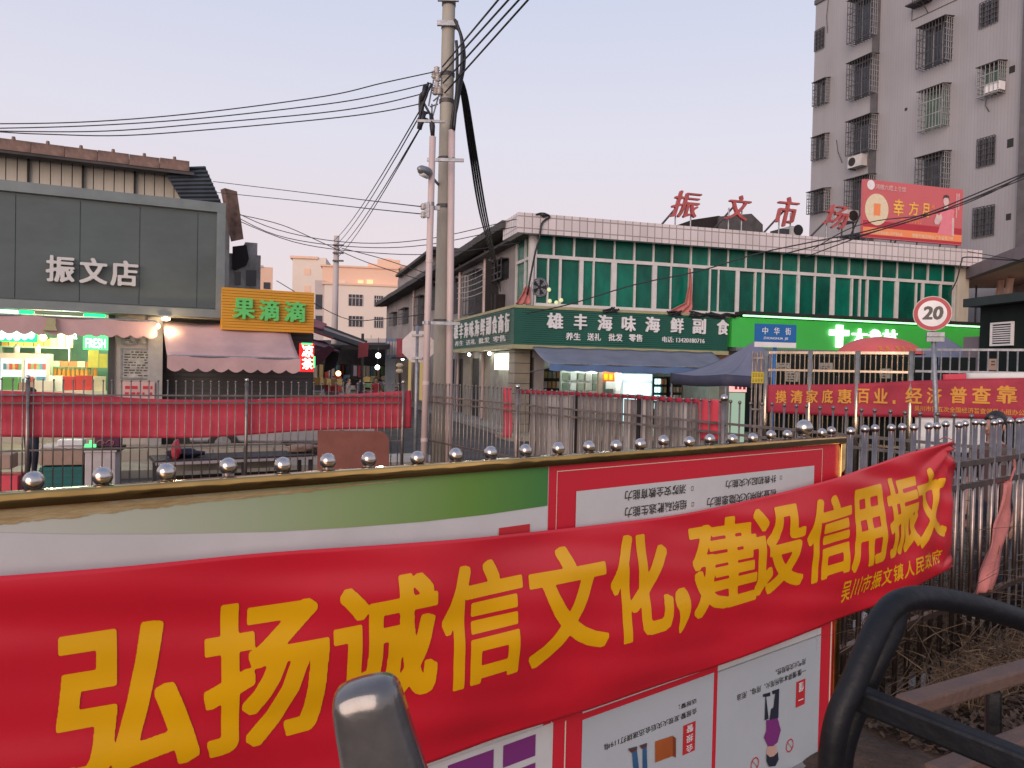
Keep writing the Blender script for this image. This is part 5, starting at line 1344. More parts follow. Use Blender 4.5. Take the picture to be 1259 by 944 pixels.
# pharmacy sign
ph = GB.empty('pharmacy_sign', 'long bright green lit pharmacy sign with white cross', 'lit sign')
hx0, hx1 = GB.at(900, 400, -.6)[0], GB.at(1207, 412, -.6)[0]
hz1 = (gz(920, 391, -.6)+gz(1190, 403, -.6))/2; hz0 = (gz(920, 431, -.6)+gz(1190, 433, -.6))/2
MB().box(hx0, hx1, -.6, -.3, hz0, hz1).build('panel', M['ph_green'], ph)
MB().box(hx0+.28, hx1, -.95, -.3, hz1+.08, hz1+.20).build('hood', M['dark'], ph)
MB().bar((hx0+.30, -.78, hz1+.055), (hx1-.05, -.78, hz1+.055), .03, .03, 6).build('light_tube', glow('tube_green_white', (.35, 1, .4), 3.0), ph)
MB().box(hx0+.1, hx1, -.72, -.28, hz0-.12, hz0-.003).build('bottom_trim', M['galv'], ph)
for q_ in ((1020, 405.5, 1043, 412.5), (1028, 399.5, 1035.5, 427)):
    q = GB.rect(*q_, -.65); MB().box(q[0], q[1], -.70 if q_[0] == 1020 else -.704, -.62, q[2], q[3]).build('cross_bar', G['ledw'], ph)
for ch, a_, b_ in (('大', 1047, 1066), ('参', 1068, 1083), ('林', 1085, 1103)):
    yc = 414+(a_-1047)*.03; lettering('letter', ch, *GB.rect(a_, yc-10, b_, yc+9, -.65), -.63, G['ledw'], ph, .06, .035)
# rooms under the pharmacy sign: brick-orange signboard, dark shopfront
df = GB.empty('pharmacy_shop', 'dim shopfront below the pharmacy sign behind the gate', 'shop front')
MB().box(gxx(899, 450)+.1, hx1, .0, .3, .15, hz0-.2).build('wall', M['kiosk'], df)
q = GB.rect(879, 436, 908, 447, -.1); MB().box(q[0], q[1]+1.0, -.12, -.05, q[2], q[3]).build('signboard', mat('brick_orange', (.42,.19,.11), .6), df)
lbx = GB.empty('red_white_lightbox', 'small red and white glowing stand sign beside the tent leg', 'lit sign')
q = GB.rect(901, 472, 918, 482, -3.5); MB().box(q[0], q[1], -3.5, -3.3, q[2], q[3]).build('upper_face', glow('pink_lightbox', (1,.55,.5), 1.1), lbx)
q2_ = GB.rect(901, 483, 916, 500, -3.5); MB().box(q2_[0], q2_[1], -3.5, -3.3, .1, q2_[3]).build('lower_face', glow('mint_lightbox', (.6,.8,.6), .6), lbx)
for t in range(3): x = q[0]+.06+(q[1]-q[0])*t*.3; MB().box(x, x+.08, -3.52, -3.501, q[2]+.08, q[2]+.2).build('printed_mark', M['sred'], lbx)

# roof letters
for ch, a_, b_, c_, d_, lb_ in (('振', 824, 235, 862, 268, 'red calligraphic metal character on struts, leftmost of four on the market roof'), ('文', 891, 240, 923, 271, 'red calligraphic metal character, second on the market roof, before the dark shed'),
                      ('市', 954, 242, 982, 279, 'red calligraphic metal character, third on the market roof'), ('场', 1012, 252, 1043, 281, 'red calligraphic metal character nearest the billboard on the market roof')):
    e_ = GB.empty('roof_character', lb_, 'roof letter', 'red roof characters above the market')
    q = GB.rect(a_, b_, c_, d_, 0.0)
    o = lettering('character', ch, q[0], q[1], q[2], q[3], .05, M['roof_red'], e_, .12, .02, .28)
    for f in (.22, .72):
        x = q[0]+(q[1]-q[0])*f; MB().bar((x, .10, zp1-.6), (x, .10, q[2]+(q[3]-q[2])*.5), .025, .025, 6).build('strut', M['galv'], e_)
    x = q[0]+(q[1]-q[0])*.1; MB().bar((x-.5, 1.4, zp1-.55), (x+.3, .12, q[2]+(q[3]-q[2])*.55), .035, .035, 6).build('brace', M['cage'], e_)
    MB().bar((x-.4, 1.1, zp1-.5), (x+.5, .2, zp1+.1), .025, .025, 6).build('brace', M['cage'], e_)
# dark shed on the roof
sd = GB.empty('roof_shed', 'dark ridged shed roof behind the second red roof character', 'shed')
P = [GB.at(*p, 4) for p in ((851, 285), (851, 270), (884, 265), (889, 267), (889, 290))]
MB().prism([(p[0], p[1]) for p in P][::-1], 4, 7).build('wall', M['canopy_d'], sd)
P = [GB.at(*p, 3.9) for p in ((884, 288), (884, 266), (924, 262.5), (938, 276), (938, 288))]
MB().prism([(p[0], p[1]) for p in P][::-1], 3.9, 8).build('gable', mat('shed_grey', (.085,.08,.08), .8, var=.3), sd)
aq = GB.empty('roof_aircon', 'small white air-conditioner box on the market roof edge', 'air conditioner')
q = GB.rect(972, 278, 985, 287, 1); MB().box(q[0], q[1], 1, 1.8, q[2]-.4, q[3]).build('case', M['ac'], aq); x = (q[0]+q[1])/2+.1
MB().bar((x, .98, (q[2]+q[3])/2), (x, 1.0, (q[2]+q[3])/2), .2, .2, 14).build('fan_grille', M['dark'], aq)
q = GB.rect(961, 281, 973, 287, 1); MB().box(q[0], q[1], 1.05, 1.7, q[2]-.4, q[3]).build('side_box', M['cage'], aq)
aq = GB.empty('roof_aircon', 'grey air-conditioner with round fan at the left edge of the billboard', 'air conditioner')
q = GB.rect(1042, 258, 1056, 272, 1.5); MB().box(q[0], q[1], 1.5, 2.2, q[2], q[3]).build('case', M['ac'], aq); MB().bar(((q[0]+q[1])/2, 1.47, (q[2]+q[3])/2), ((q[0]+q[1])/2, 1.5, (q[2]+q[3])/2), .2, .2, 14).build('fan_grille', M['dark'], aq)
MB().bar((q[0], 1.8, zp1-.6), (q[0], 1.8, q[2]), .03).build('leg', M['cage'], aq); MB().bar((q[1], 1.8, zp1-.6), (q[1], 1.8, q[2]), .03).build('leg', M['cage'], aq)

# billboard
BB = Wall(1055, GB.w(gxx(1055, 290, .6), .6, 0).y, px2=1183.5, Y2=GB.w(gxx(1183.5, 290, .6), .6, 0).y)
bl = BB.empty('billboard', 'large red advertising billboard with a pale disc and a woman in a pink dress', 'billboard')
bz1 = (BB.at(1055, 219)[1]+BB.at(1183, 233)[1])/2; bz0 = (BB.at(1055, 291.5)[1]+BB.at(1183, 301.5)[1])/2; bL = BB.at(1183.5, 260)[0]
MB().box(0, bL, 0, .12, bz0, bz1).build('panel', M['bill'], bl)
bz = lambda f: bz0+(bz1-bz0)*f
MB().box(.02, bL-.02, -.006, -.001, bz(.0)+.04, bz(.30)).build('lower_band', M['bill_d'], bl)
MB().box(.02, bL-.02, -.012, -.007, bz(.06), bz(.185)).build('orange_band', M['bill_o'], bl)
def bq(x0, y0, x1, y1): return BB.rect(x0, y0, x1, y1, 0)
q = bq(1063, 238, 1092, 277); cx_, cz_ = (q[0]+q[1])/2, (q[2]+q[3])/2
def disc(e, cx, cz, rx, rz, y, m, n=28, name='disc'): return MB().prism([(cx+rx*math.cos(2*math.pi*i/n), cz+rz*math.sin(2*math.pi*i/n)) for i in range(n)], y-.006, y).build(name, m, e)
disc(bl, cx_, cz_, (q[1]-q[0])/2, (q[3]-q[2])/2, -.013, M['cream_p'])
MB().box(cx_-.14, cx_+.16, -.024, -.02, cz_-.22, cz_+.22).build('disc_label', M['bill_o'], bl)
for ch, a_, b_, y0, y1 in (('幸', 1098, 1111, 245, 266), ('方', 1117, 1129, 248, 265), ('月', 1133, 1142, 250, 267)):
    lettering('printed_character', ch, *bq(a_, y0, b_, y1), -.013, mat('gold_print', (.80,.48,.08), .5), bl, .006, .028)
lettering('printed_character', '华师月饼', *bq(1106, 270, 1134, 274.5), -.013, M['bill_o'], bl, .004, .012)
lettering('printed_character', '福', *bq(1144.5, 252, 1148.5, 257), -.013, M['bill_o'], bl, .004, .012)
disc(bl, *[(lambda q: ((q[0]+q[1])/2, (q[2]+q[3])/2))(bq(1067, 223.5, 1074, 231))][0], .17, .18, -.013, M['white'])
lettering('printed_character', '鸿德六塔上食饮', *bq(1076, 228, 1114, 234.5), -.013, mat('pale_pink_print', (.72,.50,.48), .5), bl, .004, .012)
lettering('printed_character', '广东鸿德食品有限公司荣誉出品', *bq(1067, 284.5, 1109, 288.5), -.013, M['cream_p'], bl, .003, .01)
lettering('printed_character', '销售热线及地址:广东省吴川市', *bq(1121, 289, 1172, 294), -.013, M['cream_p'], bl, .003, .01)
for i in range(2):
    q = bq(1175+i*2.6, 238, 1176.6+i*2.6, 268); MB().box(q[0], q[1], -.016, -.012, q[2]+(.3 if i else 0), q[3]).build('vertical_text', mat('pale_pink_text', (.66,.36,.36), .5), bl)
# printed woman
dress = mat('print_pink_dress', (.72,.22,.27), .5, var=.08, scale=5); ps = mat('print_pale_skin', (.66,.50,.47), .5); ph_ = mat('print_dark_hair', (.06,.04,.04), .5)
def bpoly(pts, y, m): 
    P = [BB.at(*p) for p in pts]; MB().prism([(p[0], p[1]) for p in P][::-1], y-.004, y).build('printed_woman', m, bl)
bpoly([(1157, 258), (1162, 256), (1168, 256), (1173, 259), (1172, 268), (1170, 276), (1172, 290), (1152, 288), (1156, 275), (1155, 266)], -.013, dress)
bpoly([(1159.5, 243), (1162, 241), (1165, 242), (1166.5, 248), (1165, 253), (1166, 257), (1160, 257), (1161, 253), (1159.5, 249)], -.019, ps)
bpoly([(1159, 245), (1160, 240.5), (1163, 239.5), (1166, 241), (1167, 248), (1165.5, 243.5), (1161, 243)], -.025, ph_)
bpoly([(1148, 272), (1151, 263), (1154, 265), (1156, 262), (1158, 268), (1154, 276), (1149, 276)], -.025, ps)
bpoly([(1170, 268), (1172.5, 268), (1172, 291), (1169.5, 290)], -.022, ps)
for f in (.04, .3, .56, .8, .97): MB().bar((bL*f, .1, zp1-.6), (bL*f, .1, bz0), .03, .03, 6).build('support', M['cage'], bl)
for f in (.04, .5, .97): MB().bar((bL*f, 1.6, zp1-.6), (bL*f, .13, bz(.6)), .03, .03, 6).build('support', M['cage'], bl)

# ================================================================== APARTMENT TOWER
at_ = AP.empty('apartment_tower', 'tall grey mosaic-tiled apartment block with caged windows at the upper right', 'apartment block')
aL = AP.at(1257, 200)[0]; aZ = AP.at(993, 12)[1]
MB().box(0, aL+9, 0, 12, 0, aZ).build('wall', M['apt'], at_)
MB().box(-.05, aL+9, -.08, .5, aZ, aZ+.25).build('parapet', M['apt_dark'], at_)
x0_, x1_ = AP.at(1072, 120)[0], AP.at(1079.5, 120)[0]; MB().box(x0_, x1_, -.10, .0-.001, 0, aZ-.01).build('pilaster', M['apt_dark'], at_)
x0_ = AP.at(1256.5, 200)[0]; MB().box(x0_, x0_+.35, -.25, -.001, 0, aZ-.01).build('pilaster', M['apt_dark'], at_)
def aptwin(x0, y0, x1, y1, cage=.5, glass='dkglass', bars='cage', ac=False, shelfc=None):
    q = AP.rect(x0, y0, x1, y1, -cage if cage else 0)
    w_ = MB().box(q[0]+.03, q[1]-.03, -.02, -.001, q[2]+.05, q[3]-.05).build('window', M[glass], at_)
    k_ = (q[1]-q[0]); nb_ = max(5, int(k_/.16)); c_ = -cage if cage else -.06
    if cage:
        root = w_
        k = MB()
        for i in range(nb_+1):
            x = q[0]+k_*i/nb_; k.box(x-.012, x+.012, c_-.012, c_+.012, q[2], q[3])
        for z in np.linspace(q[2], q[3], 4): k.box(q[0], q[1], c_-.03, c_-.013, z-.015, z+.015)
        k.build('front_grille', M[bars], w_)
        for sx in (q[0], q[1]):
            k = MB()
            for i in range(1, 4): yy = c_*i/4; k.box(sx-.012, sx+.012, yy-.012, yy+.012, q[2], q[3])
            for z in np.linspace(q[2], q[3], 8): k.box(sx-.013, sx+.013, c_, -.001, z-.012, z+.012)
            k.build('side_grille', M['cage_l'], w_)
        MB().slab([(q[0]-.05, c_-.06, q[3]+.02), (q[1]+.05, c_-.06, q[3]+.02), (q[1]+.05, -.001, q[3]+.10), (q[0]-.05, -.001, q[3]+.10)], .03).build('hood', M['cage'], w_)
        k = MB()
        for i in range(nb_+1): x = q[0]+k_*i/nb_; k.box(x-.01, x+.01, c_, -.001, q[2]-.012, q[2]+.012)
        k.build('floor_grille', M[bars], w_)
    else:
        k = MB()
        for i in range(7): x = q[0]+k_*i/6; k.box(x-.016, x+.016, -.07, -.04, q[2], q[3])
        for z in np.linspace(q[2], q[3], 6): k.box(q[0], q[1], -.085, -.071, z-.014, z+.014)
        k.build('front_grille', M[bars], w_)
    for sx in (q[0]+k_*.33, q[0]+k_*.66): MB().box(sx-.02, sx+.02, -.035, -.021, q[2]+.05, q[3]-.05).build('mullion', M['cage_l'], w_)
    if ac:
        zz = q[2]-.05; a = MB().box(q[0]+.1, q[0]+1.0, -.48, -.1, zz-.62, zz-.04).build('aircon_box', M['ac'], at_)
        MB().bar((q[0]+.38, -.50, zz-.33), (q[0]+.38, -.481, zz-.33), .22, .22, 14).build('fan_grille', M['dark'], a)
        MB().box(q[0]+.15, q[0]+.2, -.5, -.01, zz-.68, zz-.62).build('bracket', M['cage'], a)
    if shelfc:
        MB().box(q[0]+.3, q[0]+1.0, c_+.05, -.1, q[2]+.1, q[2]+.45).build('stored_box', M['white'], w_)
aptwin(1002.5, 36, 1014, 61, 0); aptwin(999, 99, 1014, 127.5, .35); aptwin(997.5, 167, 1013, 195, .35); aptwin(992, 234, 1012, 261, .5)
aptwin(1042, -6, 1071, 47, .55); aptwin(1041, 72, 1070, 117, .55); aptwin(1040, 145, 1069, 187, .55, ac=True); aptwin(1038, 218, 1066, 262, .55)
aptwin(1127, 27, 1161, 78, .55); aptwin(1128, 108, 1158.5, 157, .5, 'gl_green', 'cage_l'); aptwin(1125, 190, 1158, 236, .55)
aptwin(1205.5, 0, 1228, 31, 0); aptwin(1201, 79, 1227, 116, .5, 'gl_green', 'cage_l', shelfc=1); aptwin(1202, 169, 1224, 204, 0); aptwin(1197, 254, 1223, 291, 0)
aptwin(1125, -60, 1160, -5, .55); aptwin(1030, 290, 1060, 330, .5)
for a_ in ((1241, 81, 1248, 89.5), (1238.5, 170.5, 1246, 181), (1237, 262.5, 1243, 270.5), (1112.5, 132.5, 1115.5, 136)):
    q = AP.rect(*a_); MB().box(q[0], q[1], -.012, -.001, q[2], q[3]).build('vent_hole', M['dark'], at_)
x, z = AP.at(1135, 6); MB().box(x-.5, x+.5, -.6, -.01, z, z+.06).build('bracket', M['cage'], at_); MB().bar((x+.3, -.5, z), (x+.3, -.02, z-.5), .02).build('bracket', M['cage'], at_)
x, z = AP.at(1121, 26); x2, z2 = AP.at(1121, -40); MB().box(x, x+.025, -.03, -.001, z, aZ-.3).build('conduit', M['apt_dark'], at_); MB().box(x+.026, x+3.2, -.03, -.001, z, z+.03).build('conduit', M['apt_dark'], at_)
for (a_, b_, c_, d_) in ((1019, 0, 1018, 40), (1029, 172, 1036, 200), (1213, 122, 1217, 137)):
    p = AP.at(a_, b_); r2_ = AP.at(c_, d_); MB().tube([(p[0], -.04, p[1]), ((p[0]+r2_[0])/2-.08, -.05, (p[1]+r2_[1])/2), (r2_[0], -.04, r2_[1])], .02, 5).build('loose_cable', M['cage'], at_)

for o in list(sg.children):
    o.parent = mk; o.matrix_parent_inverse = GB.M.inverted() @ SB.M
bpy.data.objects.remove(sg)
# canopy to the right of the market
CN = Wall(1178, 30, px2=1275, Y2=23)
cn = CN.empty('canopy_building', 'purple-grey canopy with peach soffit and pale V columns at the right edge', 'canopy')
cz1 = CN.at(1180, 333)[1]; cz0 = CN.at(1180, 346.5)[1]; cL = CN.at(1275, 330)[0]+4
MB().box(-.2, cL, -.1, .2, cz0, cz1).build('fascia', M['purplegrey'], cn)
MB().box(-2.6, cL, .201, 9, cz0+.02, cz1-.05).build('slab', M['soffit'], cn)
MB().box(-2.6, cL, 5, 5.3, 0, cz0-.02).build('back_wall', M['cream'], cn)
MB().box(-2.0, cL, 2.5, 2.8, cz0-.65, cz0+.01).build('beam', M['soffit'], cn)
q = CN.rect(1181, 374, 1199, 384, 4.9); MB().box(q[0], q[1], 4.93, 4.99, q[2], q[3]).build('lit_window', glow('warm_window', (1, .8, .5), 1.5), cn)
for (a_, b_, c_, d_) in ((1224, 366, 1231, 343), (1231, 366, 1243, 341)):
    p = CN.at(a_, b_, 1.2); r2_ = CN.at(c_, d_, 1.2); MB().bar((p[0], 1.2, p[1]-1.5), (r2_[0], 1.2, r2_[1]), .14, .12, 8).build('column', M['soffit'], cn)
p = CN.at(1200, 366, 1); MB().bar((p[0], 1, 0), (p[0], 1, cz0), .035).build('post', M['cage'], cn)
place_light('canopy_light', CN.w(1.2, 3.8, cz0-1.6), 30, (1, .75, .45), .3)

# ================================================================== UTILITY POLE, PIPES, WIRES
PY = 12.75
up = empty('utility_pole', pt(543, 500, PY)*1.0, 0, 'tall grey concrete utility pole with steel bands at the centre', 'utility pole')
b0 = pt(540.5, 545, PY); b0 = Vector((b0.x, b0.y, 0)); up.location = b0
MB().lathe((0, 0, 0), [(.150, 0), (.128, 3), (.108, 7), (.095, 11)], 20).build('shaft', M['pole'], up, True)
def prel(px, py, Y=PY): return pt(px, py, Y)-b0
def band(py, r, m='galv'):
    z = prel(545, py).z; return MB().lathe((0, 0, z-.03), [(r, 0), (r, .06)], 18).build('steel_band', M[m], up)
for py in (5, 33, 92, 125, 196, 254, 395): band(py, .114+(py/11000), 'cage')
for py, w_ in ((3, .34), (33, .26)): 
    z = prel(545, py).z; MB().box(-.17, .17, -.16, -.11, z-.04, z+.04).build('bracket', M['galv'], up)
pl = empty('conduit_pipe', (0, 0, 0), 0, 'pinkish plastic conduit left of the utility pole, leaning slightly', 'pipe')
t0, t1 = pt(532, 168, PY-.45), pt(520.5, 580, PY-.45); d_ = (t1-t0)/(t0.z-t1.z); bt = t1+d_*t1.z
pl.location = bt
MB().tube([(0, 0, 0), tuple(t0-bt)], .052, 14).build('pipe', M['pvc'], pl, True)
for py in (250, 320, 396, 470, 540):
    t = (py-168)/(580-168); p = t0.lerp(t1, t)-bt; MB().lathe((p.x, p.y, p.z-.03), [(.057, 0), (.057, .055)], 14).build('clamp' if py in (250, 396) else 'joint', M['galv'] if py in (250, 396) else M['pvc'], pl)
MB().tube([t0-bt+Vector((0, 0, .0)), pt(531.5, 155, PY-.45)-bt, pt(530, 140, PY-.4)-bt], [.03, .045, .03], 8).build('cable_sleeve', M['cable'], pl, True)
pr = empty('conduit_pipe', (0, 0, 0), 0, 'pinkish plastic conduit strapped to the right side of the utility pole', 'pipe')
t0r, t1r = pt(555.5, 160, PY-.16), pt(551.5, 566, PY-.2); d_ = (t1r-t0r)/(t0r.z-t1r.z); btr = t1r+d_*t1r.z; pr.location = btr
MB().tube([(0, 0, 0), tuple(t0r-btr)], .056, 14).build('pipe', M['pvc'], pr, True)
for py in (196, 396):
    t = (py-160)/(566-160); p = t0r.lerp(t1r, t)-btr; MB().lathe((p.x, p.y, p.z-.03), [(.062, 0), (.062, .06)], 14).build('clamp', M['galv'], pr)
    a = t0.lerp(t1, (py-168)/(580-168)); q = t0r.lerp(t1r, t)
    br = MB().box(-.02, (q-a).length+.15, -.02, .02, -.025, .025).build('cross_bracket', M['galv'], pr); br.location = a-btr+Vector((-.06, 0, 0))
z_ = prel(540, 160).z; MB().box(-.42, .02, -.47, -.43, z_-.02, z_+.02).build('bracket', M['galv'], up)
# thick cables leaving the right pipe, looping over the pole top
def tubes(name, label, runs, r, cat='cable', m='cable', n=6, group=None):
    o0 = Vector(runs[0][0]); e_ = empty(name, o0, 0, label, cat, group)
    if len(runs) == 1:
        bpy.data.objects.remove(e_)
        o = MB().tube([Vector(p)-o0 for p in runs[0]], r, n).build(name, M[m], None, True); o.location = o0; return tag(o, label, cat, group)
    for q in runs: MB().tube([Vector(p)-o0 for p in q], r, n).build('strand', M[m], e_, True)
    return e_
tubes('cable_loop', 'thick black cables looping from the pole top down into the right conduit', [
    through([(560, 33), (565, 38), (569, 52), (571, 68), (570, 85), (566, 105), (562, 130), (557, 152), (556, 163)], [PY-.12]*9, 5),
    through([(561, 50), (562, 66), (562, 84), (562, 98), (561, 118), (557, 140), (554, 163)], [PY-.16]*7, 5),
    through([(559, 24), (562, 30), (567, 46), (568, 66), (567, 86), (563, 110), (558, 160)], [PY-.2]*7, 5)], .028)
bx_ = GB.w(.0, 0, 0); 
wall_pt = lambda px, py: SB.w(SB.at(px, py, -.3)[0], -.3, SB.at(px, py, -.3)[1])
tubes('service_cables', 'bundle of four black cables slanting from the pole down to the market side wall', [
    crom([pt(562+i*1.0, 92, PY-.1), pt(568+i*2, 118, PY+.3), pt(578+i*2.6, 190, PY+2), pt(590+i*2.6, 262, PY+5), wall_pt(603+i*3.2, 312+i*8), wall_pt(606+i*3, 340+i*6)], 6) for i in range(4)], .021)
# insulators
ins = empty('insulator_cluster', pt(533, 105, PY-.1), 0, 'cluster of porcelain insulators and knotted cables left of the pole', 'insulators')
ic = pt(533, 105, PY-.1)
for px, py in ((537, 87), (534, 92), (538, 96), (537, 106), (540, 112), (535, 112)):
    p = pt(px, py, PY-.12)-ic; MB().lathe(p, [(.03, -.06), (.055, -.03), (.03, -.01), (.055, .01), (.03, .03), (.05, .05), (.02, .07)], 10).build('insulator', M['porcelain'], ins, True)
rs = random.Random(4)
kn = [(528, 103), (526, 110), (523, 116), (519, 122), (519, 131), (517, 137), (522, 143), (520, 150), (516, 158), (525, 138), (528, 146)]
for i in range(9):
    P = [pt(*kn[j], PY-.2-.05*rs.random())-ic+Vector((rs.uniform(-.04, .04), 0, rs.uniform(-.04, .04))) for j in (rs.randrange(0, 4), rs.randrange(3, 8), rs.randrange(6, 11))]
    MB().tube(crom(P, 4), .022, 6).build('cable_knot', M['cable'], ins, True)
for a_, b_ in (((540, 118), (533, 124)), ((538, 128), (529, 131)), ((541, 112), (530, 150)), ((531, 128), (531, 150)), ((533, 98), (527, 130))):
    MB().bar(pt(*a_, PY-.1)-ic, pt(*b_, PY-.2)-ic, .013).build('strap', M['galv'], ins)
for i, (a_, b_) in enumerate((((523, 105), (519, 124)), ((522, 137), (516, 159)))):
    MB().bar(pt(*a_, PY-.25)-ic, pt(*b_, PY-.25)-ic, .04, .03).build('splice', M['cable'], ins, True)
for py in (254, 264):
    p = pt(520.5, py, PY-.5)-ic; MB().lathe(p, [(.03, -.05), (.05, -.02), (.03, 0), (.05, .02), (.03, .05)], 10).build('insulator', M['porcelain'], ins, True)
MB().box(*[(pt(522, 258, PY-.5)-ic).x, (pt(528, 258, PY-.5)-ic).x], (pt(520, 258, PY-.5)-ic).y-.02, (pt(520, 258, PY-.5)-ic).y+.02, (pt(520, 267, PY-.5)-ic).z, (pt(520, 249, PY-.5)-ic).z).build('insulator_bracket', M['galv'], ins)
MB().box((pt(527, 254, PY-.45)-ic).x, (pt(541, 254, PY-.45)-ic).x, (pt(527, 254, PY-.4)-ic).y-.02, (pt(527, 254, PY-.4)-ic).y+.02, (pt(527, 257, PY-.45)-ic).z, (pt(527, 252, PY-.45)-ic).z).build('bracket_arm', M['galv'], ins)
# wires to the upper left
nm4 = ['topmost', 'second', 'third', 'lowest']
for i, ((x0, y0), pts_) in enumerate(zip([(535, 88), (530, 102), (524, 114), (519, 127)], (
        [(470, 102), (400, 118), (250, 138), (120, 149), (0, 152), (-120, 150)], [(470, 116), (400, 128), (250, 145), (120, 154), (0, 157.5), (-120, 158)],
        [(470, 127), (400, 138), (260, 151), (130, 161), (0, 161), (-120, 157)], [(470, 137), (400, 146), (260, 159), (150, 166.5), (60, 165), (0, 162), (-120, 152)]))):
    allp = [(x0, y0)]+pts_; ys_ = [PY-.2+(12-PY)*k/len(pts_) for k in range(len(allp))]
    tubes('overhead_wire', '%s of the four thin wires running left from the utility pole' % nm4[i], [through(allp, ys_, 6)], .009, 'wire', group='wires running left from the pole')
for i, (a_, b_) in enumerate((((544, 82), (619, -8)), ((543, 91), (632, -8)), ((545, 102), (645, -8)), ((547, 114), (657, -9)))):
    p, q = pt(*a_, PY-.15), pt(*b_, PY-3.5); q = p+(q-p)*1.6
    tubes('overhead_wire', '%s of the four thick wires rising to the upper right from the utility pole' % nm4[i], [[p, q]], .014, 'wire', group='wires rising right from the pole')
for i, (a_, b_) in enumerate((((516, 136), (410, 296)), ((519, 137), (412, 302)), ((516, 158), (413, 309)), ((521, 150), (415, 316)))):
    tubes('overhead_wire', '%s of the four wires slanting down left to the far concrete pole' % nm4[i], [sag(pt(*a_, PY-.25), pt(*b_, 38), .25, 10)], .012 if i < 9 else 0, 'wire', group='wires slanting to the far pole')
for i, (pa, yy) in enumerate((([(519, 254), (450, 246), (360, 235), (262, 223)], [PY-.5, 15, 19, 22]), ([(519, 263), (450, 256), (360, 246), (262, 236)], [PY-.5, 15, 19, 22]))):
    tubes('overhead_wire', '%s of the two wires from the small insulators to the grey shop roof' % ('upper', 'lower')[i], [through(pa, yy, 6)], .010, 'wire', group='wires to the shop roof')
tw_ = [([(272, 252), (340, 282), (430, 298), (524, 294), (640, 268)], 'uppermost thin wire drooping behind the pole towards the market parapet'),
       ([(272, 256), (340, 289), (430, 303), (524, 301), (645, 276)], 'second thin wire drooping behind the pole towards the market parapet'),
       ([(272, 262), (360, 297), (450, 310), (540, 312), (640, 298)], 'third thin wire drooping behind the pole towards the market side'),
       ([(285, 262), (345, 276), (400, 300), (450, 322), (520, 345)], 'thin wire sloping down across the cream far apartment'),
       ([(420, 305), (470, 318), (530, 338)], 'thin wire from the far pole towards the roof block'),
       ([(340, 345), (420, 390), (470, 392), (530, 385)], 'faint wire crossing the lower windows of the far apartment')]
for pa, lb in tw_:
    tubes('overhead_wire', lb, [through(pa, [24]*len(pa), 6)], .013, 'wire', group='thin wires across the alley')
# bundle at the right
for i, (pa, yy, lb, r) in enumerate((
    ([(1275, 206), (1200, 238), (1140, 262), (1070, 283), (1000, 297), (930, 312), (860, 333), (780, 350), (700, 374), (648, 385)], [20, 20.5, 21, 21.5, 22, 22.5, 23, 23.2, 23.4, 23.4], 'upper heavy black wire sweeping down in front of the billboard', .020),
    ([(1275, 209), (1200, 242), (1140, 265), (1070, 286), (1000, 303), (960, 313)], [20, 20.5, 21, 21.5, 22, 24], 'second heavy black wire hugging the upper one before the billboard', .020),
    ([(1275, 213), (1200, 243), (1130, 268), (1060, 290), (990, 316)], [20, 20.5, 21, 21.5, 24], 'third heavy black wire hugging the bundle before the billboard', .016),
    ([(1275, 204), (1220, 236), (1150, 262), (1080, 271), (1040, 283), (1000, 306)], [20, 20.5, 21, 21.5, 22, 24], 'thinner black wire swinging below the bundle across the woman on the billboard', .014),
    ([(1275, 321), (1230, 319), (1188, 316), (1182, 322), (1176, 345), (1165, 365)], [21, 22, 23.5, 23.6, 23.7, 23.8], 'black cable running along the parapet corner and down past the last window', .020),
    ([(1275, 323), (1230, 316), (1190, 309)], [21, 22, 24], 'thin cable above the parapet corner cable at the right', .012))):
    tubes('overhead_wire', lb, [through(pa, yy, 6)], r, 'wire')
# black oddments on top of the green sign
jb = GB.empty('cable_tangle', 'black tangled cables and junction lying along the top of the green shop sign', 'cables')
rs = random.Random(8)
for px, w_ in ((751, 8), (830, 9), (868, 26), (888, 22)):
    x, z = GB.at(px, 384+(px-751)*.045, -.7)
    for k in range(4):
        P = [(x+rs.uniform(-.1, .1)+w_*.026*(t-1.5)*.6, -.7+rs.uniform(-.05, .05), z+.03+rs.uniform(-.06, .14)) for t in range(4)]
        MB().tube(crom(P, 4), .028, 5).build('cable', M['cable'], jb, True)
x, z = GB.at(661, 267, -.4)
tg = GB.empty('parapet_cables', 'small knot of black cables clipped to the left end of the tiled parapet', 'cables')
MB().tube(crom([(x-.1, -.52, z+.05), (x+.1, -.56, z+.1), (x+.35, -.53, z+.02), (x+.1, -.55, z-.2), (x+.02, -.53, z-.7), (x-.1, -.5, z-1.2), (x-.25, -.3, z-2.4)], 5), .03, 6).build('cable', M['cable'], tg, True)
MB().ball((x+.15, -.55, z+.06), .09, 8, 6, (1.4, .6, .8)).build('knot', M['cable'], tg, True)
# street lamp head on the pole
sl_ = empty('street_lamp', b0+Vector((0, 0, 0)), 0, 'small grey street lamp head bracketed on the left of the utility pole', 'street lamp')
MB().tube([prel(541, 229), prel(534, 221, PY-.2), prel(527, 213, PY-.4)], .022, 8).build('arm', M['galv'], sl_, True)
h0, h1 = prel(530, 214, PY-.42), prel(514.5, 207, PY-.75)
MB().tube([h0, h0.lerp(h1, .35), h0.lerp(h1, .8), h1], [.05, .085, .07, .03], 10).build('lamp_head', M['galv'], sl_, True)
MB().tube([h0.lerp(h1, .3)+Vector((0, 0, -.06)), h0.lerp(h1, .8)+Vector((0, 0, -.055))], [.045, .045], 8).build('lens', M['white'], sl_, True)
